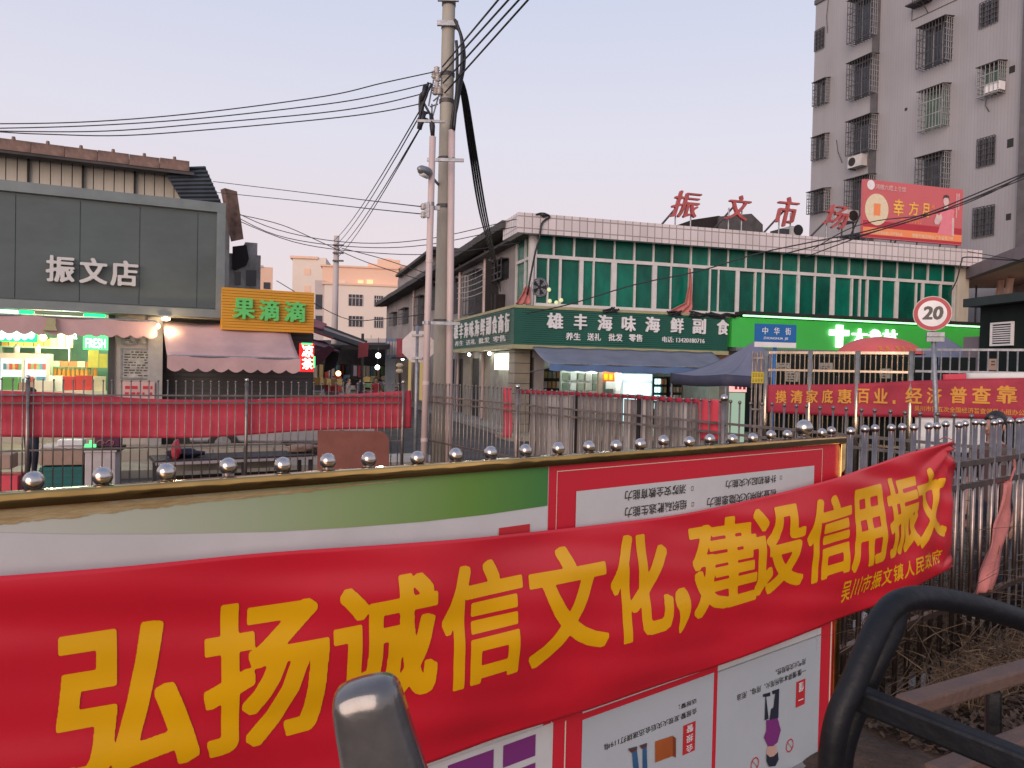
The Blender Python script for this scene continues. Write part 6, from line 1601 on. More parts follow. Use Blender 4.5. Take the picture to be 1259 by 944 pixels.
# octagonal sign seen from behind
og = empty('octagonal_sign', Vector((pt(511.5, 500, 13.0).x, 13.0, 0)), 0, 'pale back of an octagonal road sign on a thin grey post', 'road sign')
oc = pt(513.5, 426, 12.93)-og.location; k_ = [(oc.x+.285*math.cos(math.pi/8+i*math.pi/4), oc.z+.285*math.sin(math.pi/8+i*math.pi/4)) for i in range(8)]
MB().prism(k_, oc.y+.05, oc.y+.054).build('plate', mat('sign_back_grey', (.50,.46,.45), .5, .1), og)
MB().tube([(0, 0, 0), (0, 0, oc.z+.35)], .033, 12).build('post', M['galv'], og, True)
for dz in (-.19, .19): MB().box(-.09, .09, -.05, .045, oc.z+dz-.018, oc.z+dz+.018).build('clamp', M['galv'], og)
# far pole
fp = pt(410, 460, 40); fpo = empty('utility_pole', (fp.x, fp.y, 0), 0, 'distant pale concrete pole in front of the cream apartment', 'utility pole')
tp = pt(414, 290, 40); MB().bar((0, 0, 0), (tp.x-fp.x, 0, tp.z), .19, .14, 12).build('shaft', M['creamsh'], fpo, True)
for z in (tp.z-.5, tp.z-.9, tp.z-1.3): MB().box(-.5+.4, .35+.1, -.25, -.15, z-.04, z+.04).build('crossarm', M['cage'], fpo)

# ================================================================== SPEED SIGN, STREET SIGN
SY = 10.8
c = pt(1146, 385.5, SY); b_ = pt(1153, 560, SY)
sp = empty('speed_sign', (c.x, c.y, 0), 0, 'round red-rimmed speed limit sign reading 20 on a grey post', 'road sign'); sp.rotation_euler = (0, 0, R(-22))
r_ = 21.3*SY/FPX
def cyl_y(r, y0, y1, z, n=40): 
    k = MB(); k.v = [(r*math.cos(2*math.pi*i/n), y0, z+r*math.sin(2*math.pi*i/n)) for i in range(n)]+[(r*math.cos(2*math.pi*i/n), y1, z+r*math.sin(2*math.pi*i/n)) for i in range(n)]
    k.f = [tuple(range(n)), tuple(range(n, 2*n))[::-1]]+[((i+1) % n, i, n+i, n+(i+1) % n) for i in range(n)]; return k
cyl_y(r_, -.03, -.02, c.z).build('rim', M['cream'], sp); cyl_y(r_*.955, -.034, -.031, c.z).build('red_ring', mat('sign_ring_red', (.40,.035,.05), .45, var=.1), sp); cyl_y(r_*.745, -.038, -.035, c.z).build('white_field', M['white'], sp)
lettering('number', '20', -r_*.52, r_*.56, c.z-r_*.36, c.z+r_*.42, -.040, M['black_print'], sp, .001, .05, .12)
MB().tube([((b_.x-c.x)*1.3, .02, 0), (-.0, .02, c.z+r_*.6)], .032, 12).build('post', M['galv'], sp, True)
for dz in (-.12, .14): MB().box(-.07, .07, -.018, .06, c.z+dz-.015, c.z+dz+.015).build('clamp', M['galv'], sp)
for dz in (-.35, -.28): MB().box(-.06, .16, -.03, .07, c.z+dz-.02-.02, c.z+dz+.02).build('clamp', M['galv'], sp)
W2 = Wall(928, 17.2, az=80)
ns = W2.empty('street_name_sign', 'blue street name sign with white characters and a white foot strip', 'street sign')
q = W2.rect(928, 398.5, 978.5, 427, 0); L_ = q[1]-q[0]; zs0, zs1 = q[2], q[3]
MB().box(q[0], q[1], -.02, .02, zs0+(zs1-zs0)*.22, zs1).build('plate', M['signblue'], ns); MB().box(q[0], q[1], -.021, .02, zs0, zs0+(zs1-zs0)*.218).build('white_strip', M['white'], ns)
for i, ch in enumerate('中华街'): lettering('letter', ch, q[0]+L_*(.17+.28*i), q[0]+L_*(.17+.28*i)+L_*.135, zs0+(zs1-zs0)*.55, zs0+(zs1-zs0)*.86, -.022, M['white'], ns, .001, .02)
lettering('letter', 'ZHONGHUA  JIE', q[0]+L_*.2, q[0]+L_*.8, zs0+(zs1-zs0)*.31, zs0+(zs1-zs0)*.44, -.022, M['white'], ns, .001, .015)
MB().bar((L_*.5, .05, 0), (L_*.5, .05, zs1-.05), .04, .04, 10).build('post', M['signblue'], ns, True)

# ================================================================== CLOTHS ON THE FENCES
def hang(wall, name, label, cat, top, bot, y, m, x0, x1, nu=80, nv=12, amp=.02, seed=0, ex=None):
    e_ = wall.empty(name, label, cat); T, B_ = cur(top), cur(bot)
    def f(u, v):
        px = x0+(x1-x0)*u; a, b = T(px), B_(px); py = b+(a-b)*v; s, z = wall.at(px, py, y)
        d = amp*(math.sin(s*1.3+z*5+seed)+.4*math.sin(s*2.9-z*11+seed)+.35*math.sin(z*24+s*1.3))*.5
        return (s, y-d*.5, z)
    MB().grid(f, nu, nv, (0, .003, 0)).build('cloth', m, e_, True); return e_
hang(FL, 'red_cloth_banner', 'long plain red cloth hung behind the bars of the left railing', 'banner', [(-60, 479), (0, 480), (100, 484), (180, 490), (300, 491), (400, 486), (505, 480)],
     [(-60, 537), (0, 537), (100, 538), (240, 538), (300, 535), (390, 529), (505, 526)], .06, M['red_cloth2'], -90, 505.5, 160, 14, .06)
hang(FB, 'red_cloth_strip', 'narrow red cloth strip hanging left of the grey sheets on the middle fence', 'cloth', [(620, 476), (629, 476)], [(617, 538), (628.5, 538)], .05, M['red_cloth2'], 618.5, 629, 6, 14, .03)
hang(FB, 'red_cloth_strip', 'wide red cloth hanging at the right end of the grey sheets', 'cloth', [(856, 490), (891, 491.5)], [(856, 540), (891, 542)], .05, M['red_cloth2'], 858, 891, 14, 14, .04, 2)
hang(FB, 'red_cloth_rail', 'thin red cloth draped along behind the tips of the middle fence', 'cloth', [(636, 479), (760, 484), (858, 490.5)], [(636, 483), (760, 489), (858, 496)], .045, M['red_cloth3'], 636, 858, 120, 3, .02, 3)
# grey corrugated sheets behind the middle fence
gs = FB.empty('sheet_barrier', 'row of upright grey metal sheets leaning behind the middle fence', 'barrier')
sx0_, sx1_ = FB.at(643, 490)[0], FB.at(856, 500)[0]; zt_s = (FB.at(660, 485, .12)[1]+FB.at(840, 492.5, .12)[1])/2
n = 25; w_ = (sx1_-sx0_)/n; prof_ = [(0, 0), (.03, -.02), (w_*.5, -.026), (w_-.03, -.02), (w_-.012, 0)]
k_ = MB()
for (x, y) in prof_: k_.v += [(x, y, 0), (x, y, 1)]
for (x, y) in prof_[::-1]: k_.v += [(x, y+.006, 0), (x, y+.006, 1)]
m_ = len(k_.v)//2
for i in range(m_): j = (i+1) % m_; k_.f.append((2*i, 2*j, 2*j+1, 2*i+1))
me_s = k_.mesh('metal_sheet')
rs = random.Random(2)
shm = [M['sheet'], mat('grey_sheet_light', (.42,.39,.37), .5, .25, var=.35, scale=2, stretch=(1,1,.3)), mat('grey_sheet_dark', (.26,.23,.21), .55, .25, var=.4, scale=2, stretch=(1,1,.3))]
mes = []
for m in shm:
    mm = me_s.copy(); mm.materials.append(m); mes.append(mm)
for i in range(n):
    o = link(rs.choice(mes), 'metal_sheet', None, gs); o.location = (sx0_+i*w_, .13+rs.uniform(0, .012), .26); o.scale = (1, 1, zt_s-.26+rs.uniform(-.01, .01)); o.rotation_euler = (0, rs.uniform(-.004, .004), 0)
for x in (FB.at(700, 490)[0], FB.at(778, 490)[0]): MB().box(x-.025, x+.025, .08, .10, .26, zt_s+.06).build('dark_post', M['dark'], gs)
# census banner on the tall gate
cb = hang(GT, 'census_banner', 'dark red banner with ochre characters tied across the tall steel fence', 'banner', [(943, 473), (1040, 472), (1125, 468), (1200, 465.5), (1300, 464)],
          [(943, 507), (1040, 511.5), (1150, 513), (1259, 516.5), (1300, 517)], -.07, M['red_cloth3'], 943.5, 1300, 120, 10, .02)
for ch, a_, b_ in (('摸', 953.6, 967), ('清', 972, 987), ('家', 991, 1005.5), ('底', 1010.6, 1024), ('惠', 1030, 1047), ('百', 1054, 1069), ('业', 1074, 1091.6), ('经', 1113, 1134), ('济', 1139.5, 1158), ('普', 1168, 1189), ('查', 1195, 1218), ('靠', 1225, 1251), ('大', 1259, 1284)):
    f = (a_-953)/(1225-953); q = GT.rect(a_, 480-6*f, b_, 495.6+.6*f, -.09)
    lettering('character', ch, *q, -.088, M['yellow2'], cb, .001, .03)
q = GT.rect(1097.5, 492, 1101, 496.5, -.09); MB().box(q[0], q[1], -.09, -.088, q[2], q[3]).build('comma', M['yellow2'], cb)
lettering('small_characters', '吴川市第五次全国经济普查领导小组办公室', GT.at(1124, 504, -.09)[0], GT.at(1268, 504, -.09)[0], GT.at(1190, 508, -.09)[1], GT.at(1190, 501, -.09)[1], -.088, M['yellow2'], cb, .001, .012)
hang(GT, 'white_cloth', 'greyish white cloth strip above the right half of the census banner', 'cloth', [(1188, 458.5), (1300, 457)], [(1188, 466), (1300, 466.5)], -.055, M['board_white'], 1188, 1300, 20, 3, .02)
hang(GT, 'red_cloth_scrap', 'red cloth scrap left of the white strip on the tall fence', 'cloth', [(1160, 460), (1192, 459)], [(1160, 468), (1196, 467)], -.05, M['red_cloth2'], 1159, 1190, 8, 3, .02)
hang(GT, 'lower_white_banner', 'pale banner hanging lower on the tall fence behind the ball finials', 'banner', [(1120, 512), (1240, 514)], [(1120, 552), (1240, 560)], -.04, M['board_white'], 1125, 1212, 20, 6, .03)
# dark hoarding with notices behind the gate
ho = GT.empty('dark_hoarding', 'dark green hoarding standing behind the tall steel fence', 'hoarding')
xh0, xh1 = gx(944), gx(1196)
n = 6
for i in range(n): MB().box(xh0+(xh1-xh0)*i/n+.01, xh0+(xh1-xh0)*(i+1)/n-.01, .45, .5, 0, zt-.05).build('panel', M['kiosk'], ho)
for i, (a_, b_, c_, d_) in enumerate(((955, 446, 972, 453), (966, 457, 983, 469), (1008, 446, 1024, 455), (1082, 453, 1095, 465), (1215, 441, 1227, 455))):
    wposter(GT, a_, b_, c_, d_, .44, 'paper_notice', ['small pale notice, topmost left behind the tall fence', 'grey paper notice low at the left behind the tall fence', 'white notice with a dark photo behind the second fence bay', 'cream notice behind the third fence bay', 'brown warning notice on the dark kiosk front'][i], 'notice', pap if i != 4 else M['brownbox'], None, 3)
tn = W2.empty('red_tarpaulin', 'faded red umbrella top with orange markings rising above the tall fence', 'umbrella')
uc = pt(1081, 434, 16.2); tn.location = (uc.x, uc.y, 0); tn.rotation_euler = (0, 0, 0)
Rr = 51*16.2/FPX; k_ = MB()
def umf(u, v):
    a = 2*math.pi*u; r = Rr*math.sin(v*1.25)/math.sin(1.25)
    sc_ = 1-.03*(1-abs(math.cos(4*a)))*v
    return (r*sc_*math.cos(a), r*sc_*math.sin(a), uc.z-.02+.36*(math.cos(v*1.25)-math.cos(1.25))/(1-math.cos(1.25)))
MB().grid(umf, 48, 10, (0, 0, -.008)).build('canopy', mat('umbrella_pink_red', (.60,.11,.10), .6, var=.15, scale=2), tn, True)
MB().bar((0, 0, 0), (0, 0, uc.z+.33), .022, .022, 8).build('pole', M['galv'], tn, True)
for i in range(8):
    a = i*math.pi/4; MB().bar((0, 0, uc.z+.2), (Rr*.95*math.cos(a), Rr*.95*math.sin(a), uc.z+.0), .006).build('rib', M['galv'], tn)
rs = random.Random(11)
for px in (1062, 1069, 1080, 1087, 1097, 1104):
    u_ = (px-1081)/51.0
    for k in range(4):
        x = u_*Rr+rs.uniform(-.04, .04); th = math.asin(min(.95, abs(u_)))
        v0 = .80+.04*k; P = []
        a = -math.pi/2+math.asin(u_/(math.sin(v0*1.25)/math.sin(1.25)))
        for (da, dv) in ((-.035, -.012), (.035, -.012), (.035, .012), (-.035, .012)):
            p = umf((a+da)/(2*math.pi), v0+dv); P.append((p[0]*1.006, p[1]*1.006, p[2]+.012))
        MB().add(P, [(0, 1, 2, 3)]).build('printed_mark', M['yellow2'], tn)
# tents
def tent(cx, cy, Y, half, zpk, zev, lab, rot):
    c = pt(cx, cy, Y); e_ = empty('market_tent', (c.x, c.y, 0), rot, lab, 'tent', 'blue-grey pyramid tents in the market forecourt')
    for i in range(4):
        a0, a1 = i*math.pi/2+math.pi/4, (i+1)*math.pi/2+math.pi/4
        C0 = Vector((half*math.sqrt(2)*math.cos(a0), half*math.sqrt(2)*math.sin(a0), zev)); C1 = Vector((half*math.sqrt(2)*math.cos(a1), half*math.sqrt(2)*math.sin(a1), zev)); A_ = Vector((0, 0, zpk))
        def f(u, v):
            p = C0.lerp(C1, u); s = (1-v); q = A_.lerp(p, s); q.z = zev+(zpk-zev)*(v**1.7)*(1)+(-.05*math.sin(math.pi*u)*s); return q
        MB().grid(f, 10, 12, (0, 0, -.01)).build('roof_panel', M['tent'], e_, True)
        k = MB(); N = 12
        MB().grid(lambda u, v: (C0.lerp(C1, u)+Vector((0, 0, -.26*v-.05*math.sin(math.pi*u)))), 12, 2, (.004*math.cos((a0+a1)/2), .004*math.sin((a0+a1)/2), 0)).build('valance', M['tent_v'], e_, True)
        MB().bar((C0.x*.98, C0.y*.98, 0), (C0.x*.98, C0.y*.98, zev), .028, .028, 8).build('leg', M['galv'], e_, True)
    return e_
tent(926, 440, 19.0, 1.5, EYE+(460.7-419)*19/FPX, EYE+.02, 'blue-grey pyramid tent in front of the seafood shop, nearest its fridge', R(12))
tent(1162, 440, 19.5, 1.1, EYE+(466-413)*19.5/FPX, EYE+.35, 'smaller blue-grey tent behind the speed limit sign', R(10))
# kiosk
KW = Wall(1203, 17.0, px2=1275, Y2=15.4)
kk = KW.empty('dark_kiosk', 'black-green kiosk with overhanging flat roof and white louvre vent', 'kiosk')
kz1 = KW.at(1230, 364.5)[1]; kz0 = KW.at(1230, 375)[1]; kL = KW.at(1275, 370)[0]+2
MB().box(0, kL, 0, 3, 0, kz0).build('wall', M['kiosk'], kk); MB().box(-.16, kL+.2, -.3, 3.2, kz0+.002, kz1).build('roof', mat('kiosk_roof', (.022,.034,.032), .6), kk)
q = KW.rect(1219, 396, 1246, 425, -.02)
MB().box(q[0]+.03, q[1]-.03, -.02, -.001, q[2]+.03, q[3]-.03).build('vent_back', M['dark'], kk)
for a_ in ((q[0], q[1], q[3]-.04, q[3]), (q[0], q[1], q[2], q[2]+.04), (q[0], q[0]+.035, q[2]+.041, q[3]-.041), (q[1]-.035, q[1], q[2]+.041, q[3]-.041)): MB().box(a_[0], a_[1], -.06, -.002, a_[2], a_[3]).build('vent_frame', M['white'], kk)
for i in range(8):
    z = q[2]+.06+(q[3]-q[2]-.12)*(i+.5)/8; o = MB().box(q[0]+.036, q[1]-.036, -.05, -.03, -.012, .012).build('louvre', M['white'], kk); o.location = (0, 0, z); 
q = KW.rect(1184, 414, 1203, 440, .4); MB().box(q[0], q[1], .4, 1.4, 0, q[3]).build('side_locker', M['purplegrey'], kk)

# ================================================================== PEOPLE
def person(loc, rz, label, H=1.66, shirt=None, trousers=None, pose='stand', fingers=False, group=None, hair=True):
    k = H/1.66
    pts = {'pel': (0, 0, .93, .135, .10), 'wst': (0, 0, 1.06, .125, .09), 'chs': (0, .01, 1.24, .155, .105), 'sh': (0, .01, 1.36, .13, .08), 'nk': (0, 0, 1.43, .055, .055), 'nk2': (0, -.005, 1.475, .052, .055), 'hd': (0, -.015, 1.54, .072, .085), 'hd2': (0, -.01, 1.60, .07, .082), 'hd3': (0, -.005, 1.645, .035, .045)}
    ed = [('pel', 'wst'), ('wst', 'chs'), ('chs', 'sh'), ('sh', 'nk'), ('nk', 'nk2'), ('nk2', 'hd'), ('hd', 'hd2'), ('hd2', 'hd3')]
    for s, n_ in ((1, 'l'), (-1, 'r')):
        pts.update({'sd'+n_: (.17*s, .01, 1.345, .06, .055), 'el'+n_: (.22*s, .03, 1.08, .042, .042), 'wr'+n_: (.21*s, -.10 if pose != 'stand' else -.03, .86 if pose == 'stand' else 1.0, .027, .03), 'hn'+n_: (.205*s, -.13 if pose != 'stand' else -.045, .79 if pose == 'stand' else .96, .036, .02),
                    'hp'+n_: (.09*s, 0, .88, .085, .09), 'kn'+n_: (.10*s, -.02, .49, .055, .06), 'an'+n_: (.10*s, .01, .09, .036, .042), 'to'+n_: (.115*s, -.13, .04, .042, .03), 'hl'+n_: (.10*s, .03, .045, .035, .035)})
        ed += [('sh', 'sd'+n_), ('sd'+n_, 'el'+n_), ('el'+n_, 'wr'+n_), ('wr'+n_, 'hn'+n_), ('pel', 'hp'+n_), ('hp'+n_, 'kn'+n_), ('kn'+n_, 'an'+n_), ('an'+n_, 'to'+n_), ('an'+n_, 'hl'+n_)]
        if fingers:
            bx, by, bz = pts['hn'+n_][:3]
            for j in range(4):
                f0 = 'f%d' % j+n_; L = (.07, .08, .075, .06)[j]
                pts[f0+'a'] = (bx-.002*s, by-.022+j*.015, bz-.045, .009, .009); pts[f0+'b'] = (bx-.014*s, by-.026+j*.016, bz-.045-L*.55, .008, .008); pts[f0+'c'] = (bx-.03*s, by-.024+j*.015, bz-.045-L, .007, .007)
                ed += [('hn'+n_, f0+'a'), (f0+'a', f0+'b'), (f0+'b', f0+'c')]
            pts['ta'+n_] = (bx-.02*s, by-.04, bz-.005, .011, .010); pts['tb'+n_] = (bx-.028*s, by-.055, bz-.04, .009, .009); ed += [('hn'+n_, 'ta'+n_), ('ta'+n_, 'tb'+n_)]
    ks = list(pts); me = bpy.data.meshes.new('body'); me.from_pydata([tuple(c*k for c in pts[q][:3]) for q in ks], [(ks.index(a), ks.index(b)) for a, b in ed], [])
    o = bpy.data.objects.new('body', me); COL.objects.link(o); sk = o.modifiers.new('s', 'SKIN'); sk.use_smooth_shade = True
    for i, q in enumerate(ks):
        me.skin_vertices[0].data[i].radius = (pts[q][3]*k, pts[q][4]*k); me.skin_vertices[0].data[i].use_root = (q == 'pel')
    ss_ = o.modifiers.new('u', 'SUBSURF'); ss_.levels = 2; ss_.render_levels = 2
    dg = bpy.context.evaluated_depsgraph_get(); dg.update(); m2 = bpy.data.meshes.new_from_object(o.evaluated_get(dg)); bpy.data.objects.remove(o)
    m2.name = 'body'; m2.materials.clear()
    for m in (M['skin'], shirt, trousers, M['rubber']): m2.materials.append(m)
    for p in m2.polygons:
        z = p.center.z/k; x = abs(p.center.x)/k; p.use_smooth = True
        p.material_index = 3 if z < .085 else 2 if (z < .96 and x < .185) else 0 if (z > 1.425 or (x > .17 and z < (1.12 if pose == 'stand' else 1.06))) else 1
    root = empty('person', loc, rz, label, 'person', group)
    b = link(m2, 'body', None, root, True)
    hc = MB().ball((0, .012*k, 1.605*k), .092*k, 16, 10, (.88, 1.08, .95)); hb = hc.build('hair', M['hair'], root, True)
    rr2 = random.Random(1)
    for v in hb.data.vertices:
        if v.co.y < -.03*k and v.co.z < 1.63*k: v.co.y = max(v.co.y, -.035*k)
        v.co.z += rr2.uniform(-.006, .006)
    # face: nose, eyes, mouth, ears
    f = MB(); f.ball((0, -.10*k, 1.545*k), .013*k, 8, 6, (.8, 1.1, 1.3)); 
    f.build('nose', M['skin'], root, True)
    for s in (-1, 1):
        MB().ball((.03*s*k, -.086*k, 1.572*k), .009*k, 8, 6, (1.3, .6, .7)).build('eye', M['black_print'], root, True)
        MB().ball((.078*s*k, 0, 1.56*k), .02*k, 8, 6, (.4, .8, 1.3)).build('ear', M['skin'], root, True)
    MB().ball((0, -.088*k, 1.508*k), .018*k, 8, 6, (1.2, .4, .3)).build('mouth', mat('lips', (.3,.1,.09), .5), root, True)
    return root
c = pt(1222, 560, 6.9); person((c.x, c.y, 0), R(-65), 'person with short black hair standing behind the railings at the right edge', 1.80, mat('brown_top', (.10,.055,.05), .8), M['navy'], 'stand', True)
c = pt(38, 560, 12.9); person((c.x, c.y, .0), R(150), 'person in dark clothes standing behind the left red cloth by the stall crates', 1.60, M['navy'], M['navy'], 'reach')
for i, (px, Y, rz, sc_, tc_, lb) in enumerate(((462, 33, 20, (.35,.03,.04), (.03,.03,.04), 'person in a red top walking in the dim alley'), (443, 36, 160, (.10,.10,.11), (.03,.03,.035), 'person in dark grey clothes in the dim alley, left of the red top'),
                               (428, 31, 90, (.30,.27,.25), (.04,.04,.06), 'person in a pale top beside the alley stall lamp'))):
    c = pt(px, 480, Y); person((c.x, c.y, 0), R(rz), lb, 1.64, mat('alley_top', sc_, .8), mat('alley_trousers', tc_, .8))

# ================================================================== ALLEY STALLS
al = pt(420, 460, 30)
def world_obj(name, label, cat, Y, group=None): 
    c = pt(430, 460, Y); return empty(name, (c.x, c.y, 0), 0, label, cat, group), Vector((c.x, c.y, 0))
def wslab(e_, o_, name, P, th, m): return MB().slab([pt(a, b, Y)-o_ for a, b, Y in P], th).build(name, m, e_)
s1_, o1 = world_obj('stall_canopy', 'dark sloping stall canopy with red edge reaching out beside the orange sign', 'canopy', 24)
wslab(s1_, o1, 'cover', [(380, 392, 27), (452, 419, 26), (440, 425, 22), (362, 398, 22)][::-1], .05, M['canopy_d'])
wslab(s1_, o1, 'red_edge', [(362, 398.5, 21.9), (410, 415, 21.9), (406, 409, 23.8), (368, 396, 23.8)], .05, M['canopy_r'])
wslab(s1_, o1, 'red_cover', [(384, 391, 25.5), (402, 398, 25.2), (396, 404, 23), (376, 399, 23)][::-1], .04, M['canopy_r'])
wslab(s1_, o1, 'pale_rail', [(398, 402, 21.8), (452, 422, 21.8), (452, 423.5, 21.8), (398, 405, 21.8)][::-1], .04, M['creamsh'])
for px in (384, 446): MB().bar(pt(px, 410, 22.2)-o1, Vector(((pt(px, 410, 22.2)-o1).x, (pt(px, 410, 22.2)-o1).y, 0)), .04).build('post', M['cage'], s1_)
s2_, o2 = world_obj('stall_canopy', 'maroon tarpaulin canopy sagging below the dark one behind the glowing tea sign', 'canopy', 21)
wslab(s2_, o2, 'cover', [(345, 408, 23), (400, 420, 23), (418, 432, 20), (352, 415, 20)][::-1], .04, M['maroon'])
wslab(s2_, o2, 'hanging_flap', [(372, 458, 19.8), (395, 446, 19.8), (412, 428, 19.8), (404, 425, 19.8), (388, 432, 19.8)], .04, M['maroon'])
wslab(s2_, o2, 'hanging_flap', [(398, 458, 20.5), (412, 452, 20.5), (420, 426, 20.5), (402, 428, 20.5)], .04, M['canopy_d'])
wslab(s2_, o2, 'hanging_flap', [(440, 440, 21.7), (452, 438, 21.7), (453, 421, 21.7), (441, 422, 21.7)], .04, M['canopy_r'])
s3_, o3 = world_obj('alley_roof', 'dark covered roof of the alley stalls seen end on', 'canopy', 50)
wslab(s3_, o3, 'cover', [(386, 418, 60), (480, 418, 56), (478, 424, 36), (384, 424, 36)][::-1], .2, M['canopy_d'])
MB().slab([pt(380, 424, 62)-o3, pt(380, 480, 62)-o3, pt(482, 480, 58)-o3, pt(482, 424, 58)-o3], .3).build('end_wall', M['canopy_d'], s3_)
wslab(s3_, o3, 'roof_light', [(447, 416, 44), (475, 416, 42), (475, 421, 42), (447, 421, 44)][::-1], .1, M['creamsh'])
rs = random.Random(21)
gi = 0
cols_ = [(.30,.04,.04), (.32,.28,.24), (.05,.12,.16), (.35,.25,.10), (.10,.20,.10), (.25,.22,.30), (.45,.42,.40)]
cm_ = [mat('alley_goods', c_, .7) for c_ in cols_]
cname = ['red', 'beige', 'teal', 'mustard', 'green', 'lilac', 'white']
for side, xs2 in (('left', (398, 412, 424)), ('right', (456, 468, 474))):
    for j, px in enumerate(xs2):
        Y = 30+j*6 if side == 'left' else 38+j*6; c = pt(px, 470, Y)
        e_ = empty('alley_stall', (c.x, c.y, 0), R(70), '%s market stall heaped with goods on the %s of the alley' % (('nearest', 'middle', 'farthest')[j], side), 'market stall', 'stalls down the alley')
        MB().box(-1.1, 1.1, -.5, .5, .75, .82).build('table_top', M['brownbox'], e_)
        for a in (-1, 1):
            for b in (-.4, .4): MB().box(a-.03, a+.03, b-.03, b+.03, 0, .749).build('leg', M['cage'], e_)
        for t in range(9):
            x = rs.uniform(-.95, .8); z = .821+rs.choice((0, .28, .55)); MB().box(x, x+rs.uniform(.15, .35), rs.uniform(-.4, 0), rs.uniform(.05, .4), z, z+rs.uniform(.15, .28)).build('goods', rs.choice(cm_), e_)
        MB().box(-1.0, 1.0, .45, .5, 1.5, 2.2).build('back_rack', M['canopy_d'], e_)
        for t in range(5):
            x = -.9+t*.4; MB().box(x, x+.25, .40, .449, 1.45+rs.uniform(0, .2), 2.15).build('hung_goods', rs.choice(cm_), e_)
for i, (px, py, Y, k, s) in enumerate(((465, 437, 30, 'white', .10), (464, 451.5, 36, 'white', .11), (416, 459, 27, 'orange', .09), (382.5, 426, 40, 'peach', .12), (495, 441, 34, 'white', .07), (456, 427, 44, 'white', .1))):
    p = pt(px, py, Y); e_ = empty('stall_bulb', p, 0, ['bright white bulb hanging highest in the alley', 'bright white bulb just above the red top in the alley', 'small orange bulb over the pale top in the alley', 'dim lit patch behind the canopy edge', 'tiny white lamp under the red sign at the alley side', 'small strip light under the alley roof'][i], 'lamp', 'bulbs lighting the alley stalls')
    MB().ball((0, 0, 0), s, 10, 8).build('bulb', G[k], e_, True); MB().bar((0, 0, s), (0, 0, s+.6), .01).build('cord', M['cable'], e_)
    if i < 3: place_light('stall_light', p+Vector((0, -.2, -.2)), (60, 60, 45)[i], (1, .9, .8) if k == 'white' else (1, .55, .25), .1)
# boards at the right mouth of the alley
for i, (a_, b_, c_, d_, Y, m, lb) in enumerate(((474, 416, 487.5, 441, 40, mat('faded_blue_sign', (.16,.22,.32), .6, var=.3), 'faded blue shop sign at the right mouth of the alley'), (487.5, 416, 497, 440, 38, mat('dull_red_sign', (.33,.05,.07), .6), 'dull red shop sign between the blue one and the octagon'),
                                    (473, 441, 486, 500, 40.5, mat('pale_blue_wall', (.27,.30,.34), .7), 'pale blue door pier below the faded blue sign'))):
    Wx = Wall(a_, Y, az=80); e_ = Wx.empty('shop_sign' if i < 2 else 'door_pier', lb, 'sign' if i < 2 else 'pier'); q = Wx.rect(a_, b_, c_, d_); MB().box(q[0], q[1], 0, .15, max(0, q[2]) if i < 2 else 0, q[3]).build('board', m, e_)
    if i == 0:
        for t in range(4): MB().box(q[0]+.08+t*(q[1]-q[0])/4, q[0]+.18+t*(q[1]-q[0])/4, -.02, -.001, q[2]+.2, q[3]-.15).build('pale_stripe', M['creamsh'], e_)
ln = empty('lantern_post', pt(491, 480, 28), 0, 'black post with two pale lantern globes at the alley mouth', 'lantern'); lo_ = pt(491, 480, 28); ln.location = (lo_.x, lo_.y, 0)
MB().bar((0, 0, 0), (0, 0, pt(491, 444, 28).z), .045, .035, 8).build('post', M['dark'], ln)
for py in (449, 456): MB().ball((0, -.05, pt(491, py, 28).z), .10, 10, 8, (1.3, 1, .9)).build('globe', M['cream_p'], ln, True)
MB().box(-.3, .25, -.1, .1, pt(491, 441, 28).z, pt(491, 439, 28).z).build('cap', M['dark'], ln)
ys = SB.empty('yellow_lit_shutters', 'pair of narrow yellow-lit door slits along the market side', 'door')
q0_ = SB.at(497, 450, -.05)[0]; q1_ = SB.at(528, 450, -.05)[0]
MB().box(q0_, q1_, -.06, -.01, .2, 3.0).build('shutter', M['stone'], ys)
for a_, b_ in ((502.5, 506.5), (516.5, 520)): MB().box(SB.at(a_, 450, -.07)[0], SB.at(b_, 450, -.07)[0], -.09, -.061, .3, 2.7).build('lit_slit', G['yel'], ys)

# ================================================================== THINGS BEHIND THE LEFT RAILING
TW = Wall(100, 12.3, az=72)
def crate(name, label, cat, x0, y0, x1, y1, dep, m, zb=None, y=0.0, lid=None, group=None, slats=0):
    q = TW.rect(x0, y0, x1, y1, y); z0 = q[2] if zb is None else zb; e_ = TW.empty(name, label, cat, group, (q[0]+q[1])/2, y+dep/2, z0)
    w, h = (q[1]-q[0])/2, q[3]-z0
    o = MB().box(-w, w, -dep/2, dep/2, 0, h).build('body', m, e_); bv = o.modifiers.new('b', 'BEVEL'); bv.width = .01
    if lid: MB().box(-w-.012, w+.012, -dep/2-.012, dep/2+.012, h+.001, h+.03).build('lid', lid, e_)
    for i in range(slats): z = h*(i+.5)/slats; MB().box(-w-.006, w+.006, -dep/2-.012, -dep/2-.001, z-.012, z+.012).build('rib', m, e_)
    return e_, TW.w((q[0]+q[1])/2, y+dep/2, q[3]), z0+h
gz_ = lambda px, py, y=0: TW.at(px, py, y)[1]
zc1 = gz_(75, 573)
crate('plastic_crate', 'ribbed teal plastic crate under the brown carton', 'crate', 48, 574, 102, 612, .5, M['teal'], 0, slats=4)
crate('brown_carton', 'wide brown carton on top of the teal crate', 'carton', 49, 551, 103, 572.5, .5, M['brownbox'], zc1+.012, lid=M['whitebox'])
crate('white_carton', 'white foam carton with lid right of the teal crate', 'carton', 104, 556, 142, 612, .45, M['whitebox'], 0, lid=M['whitebox'])
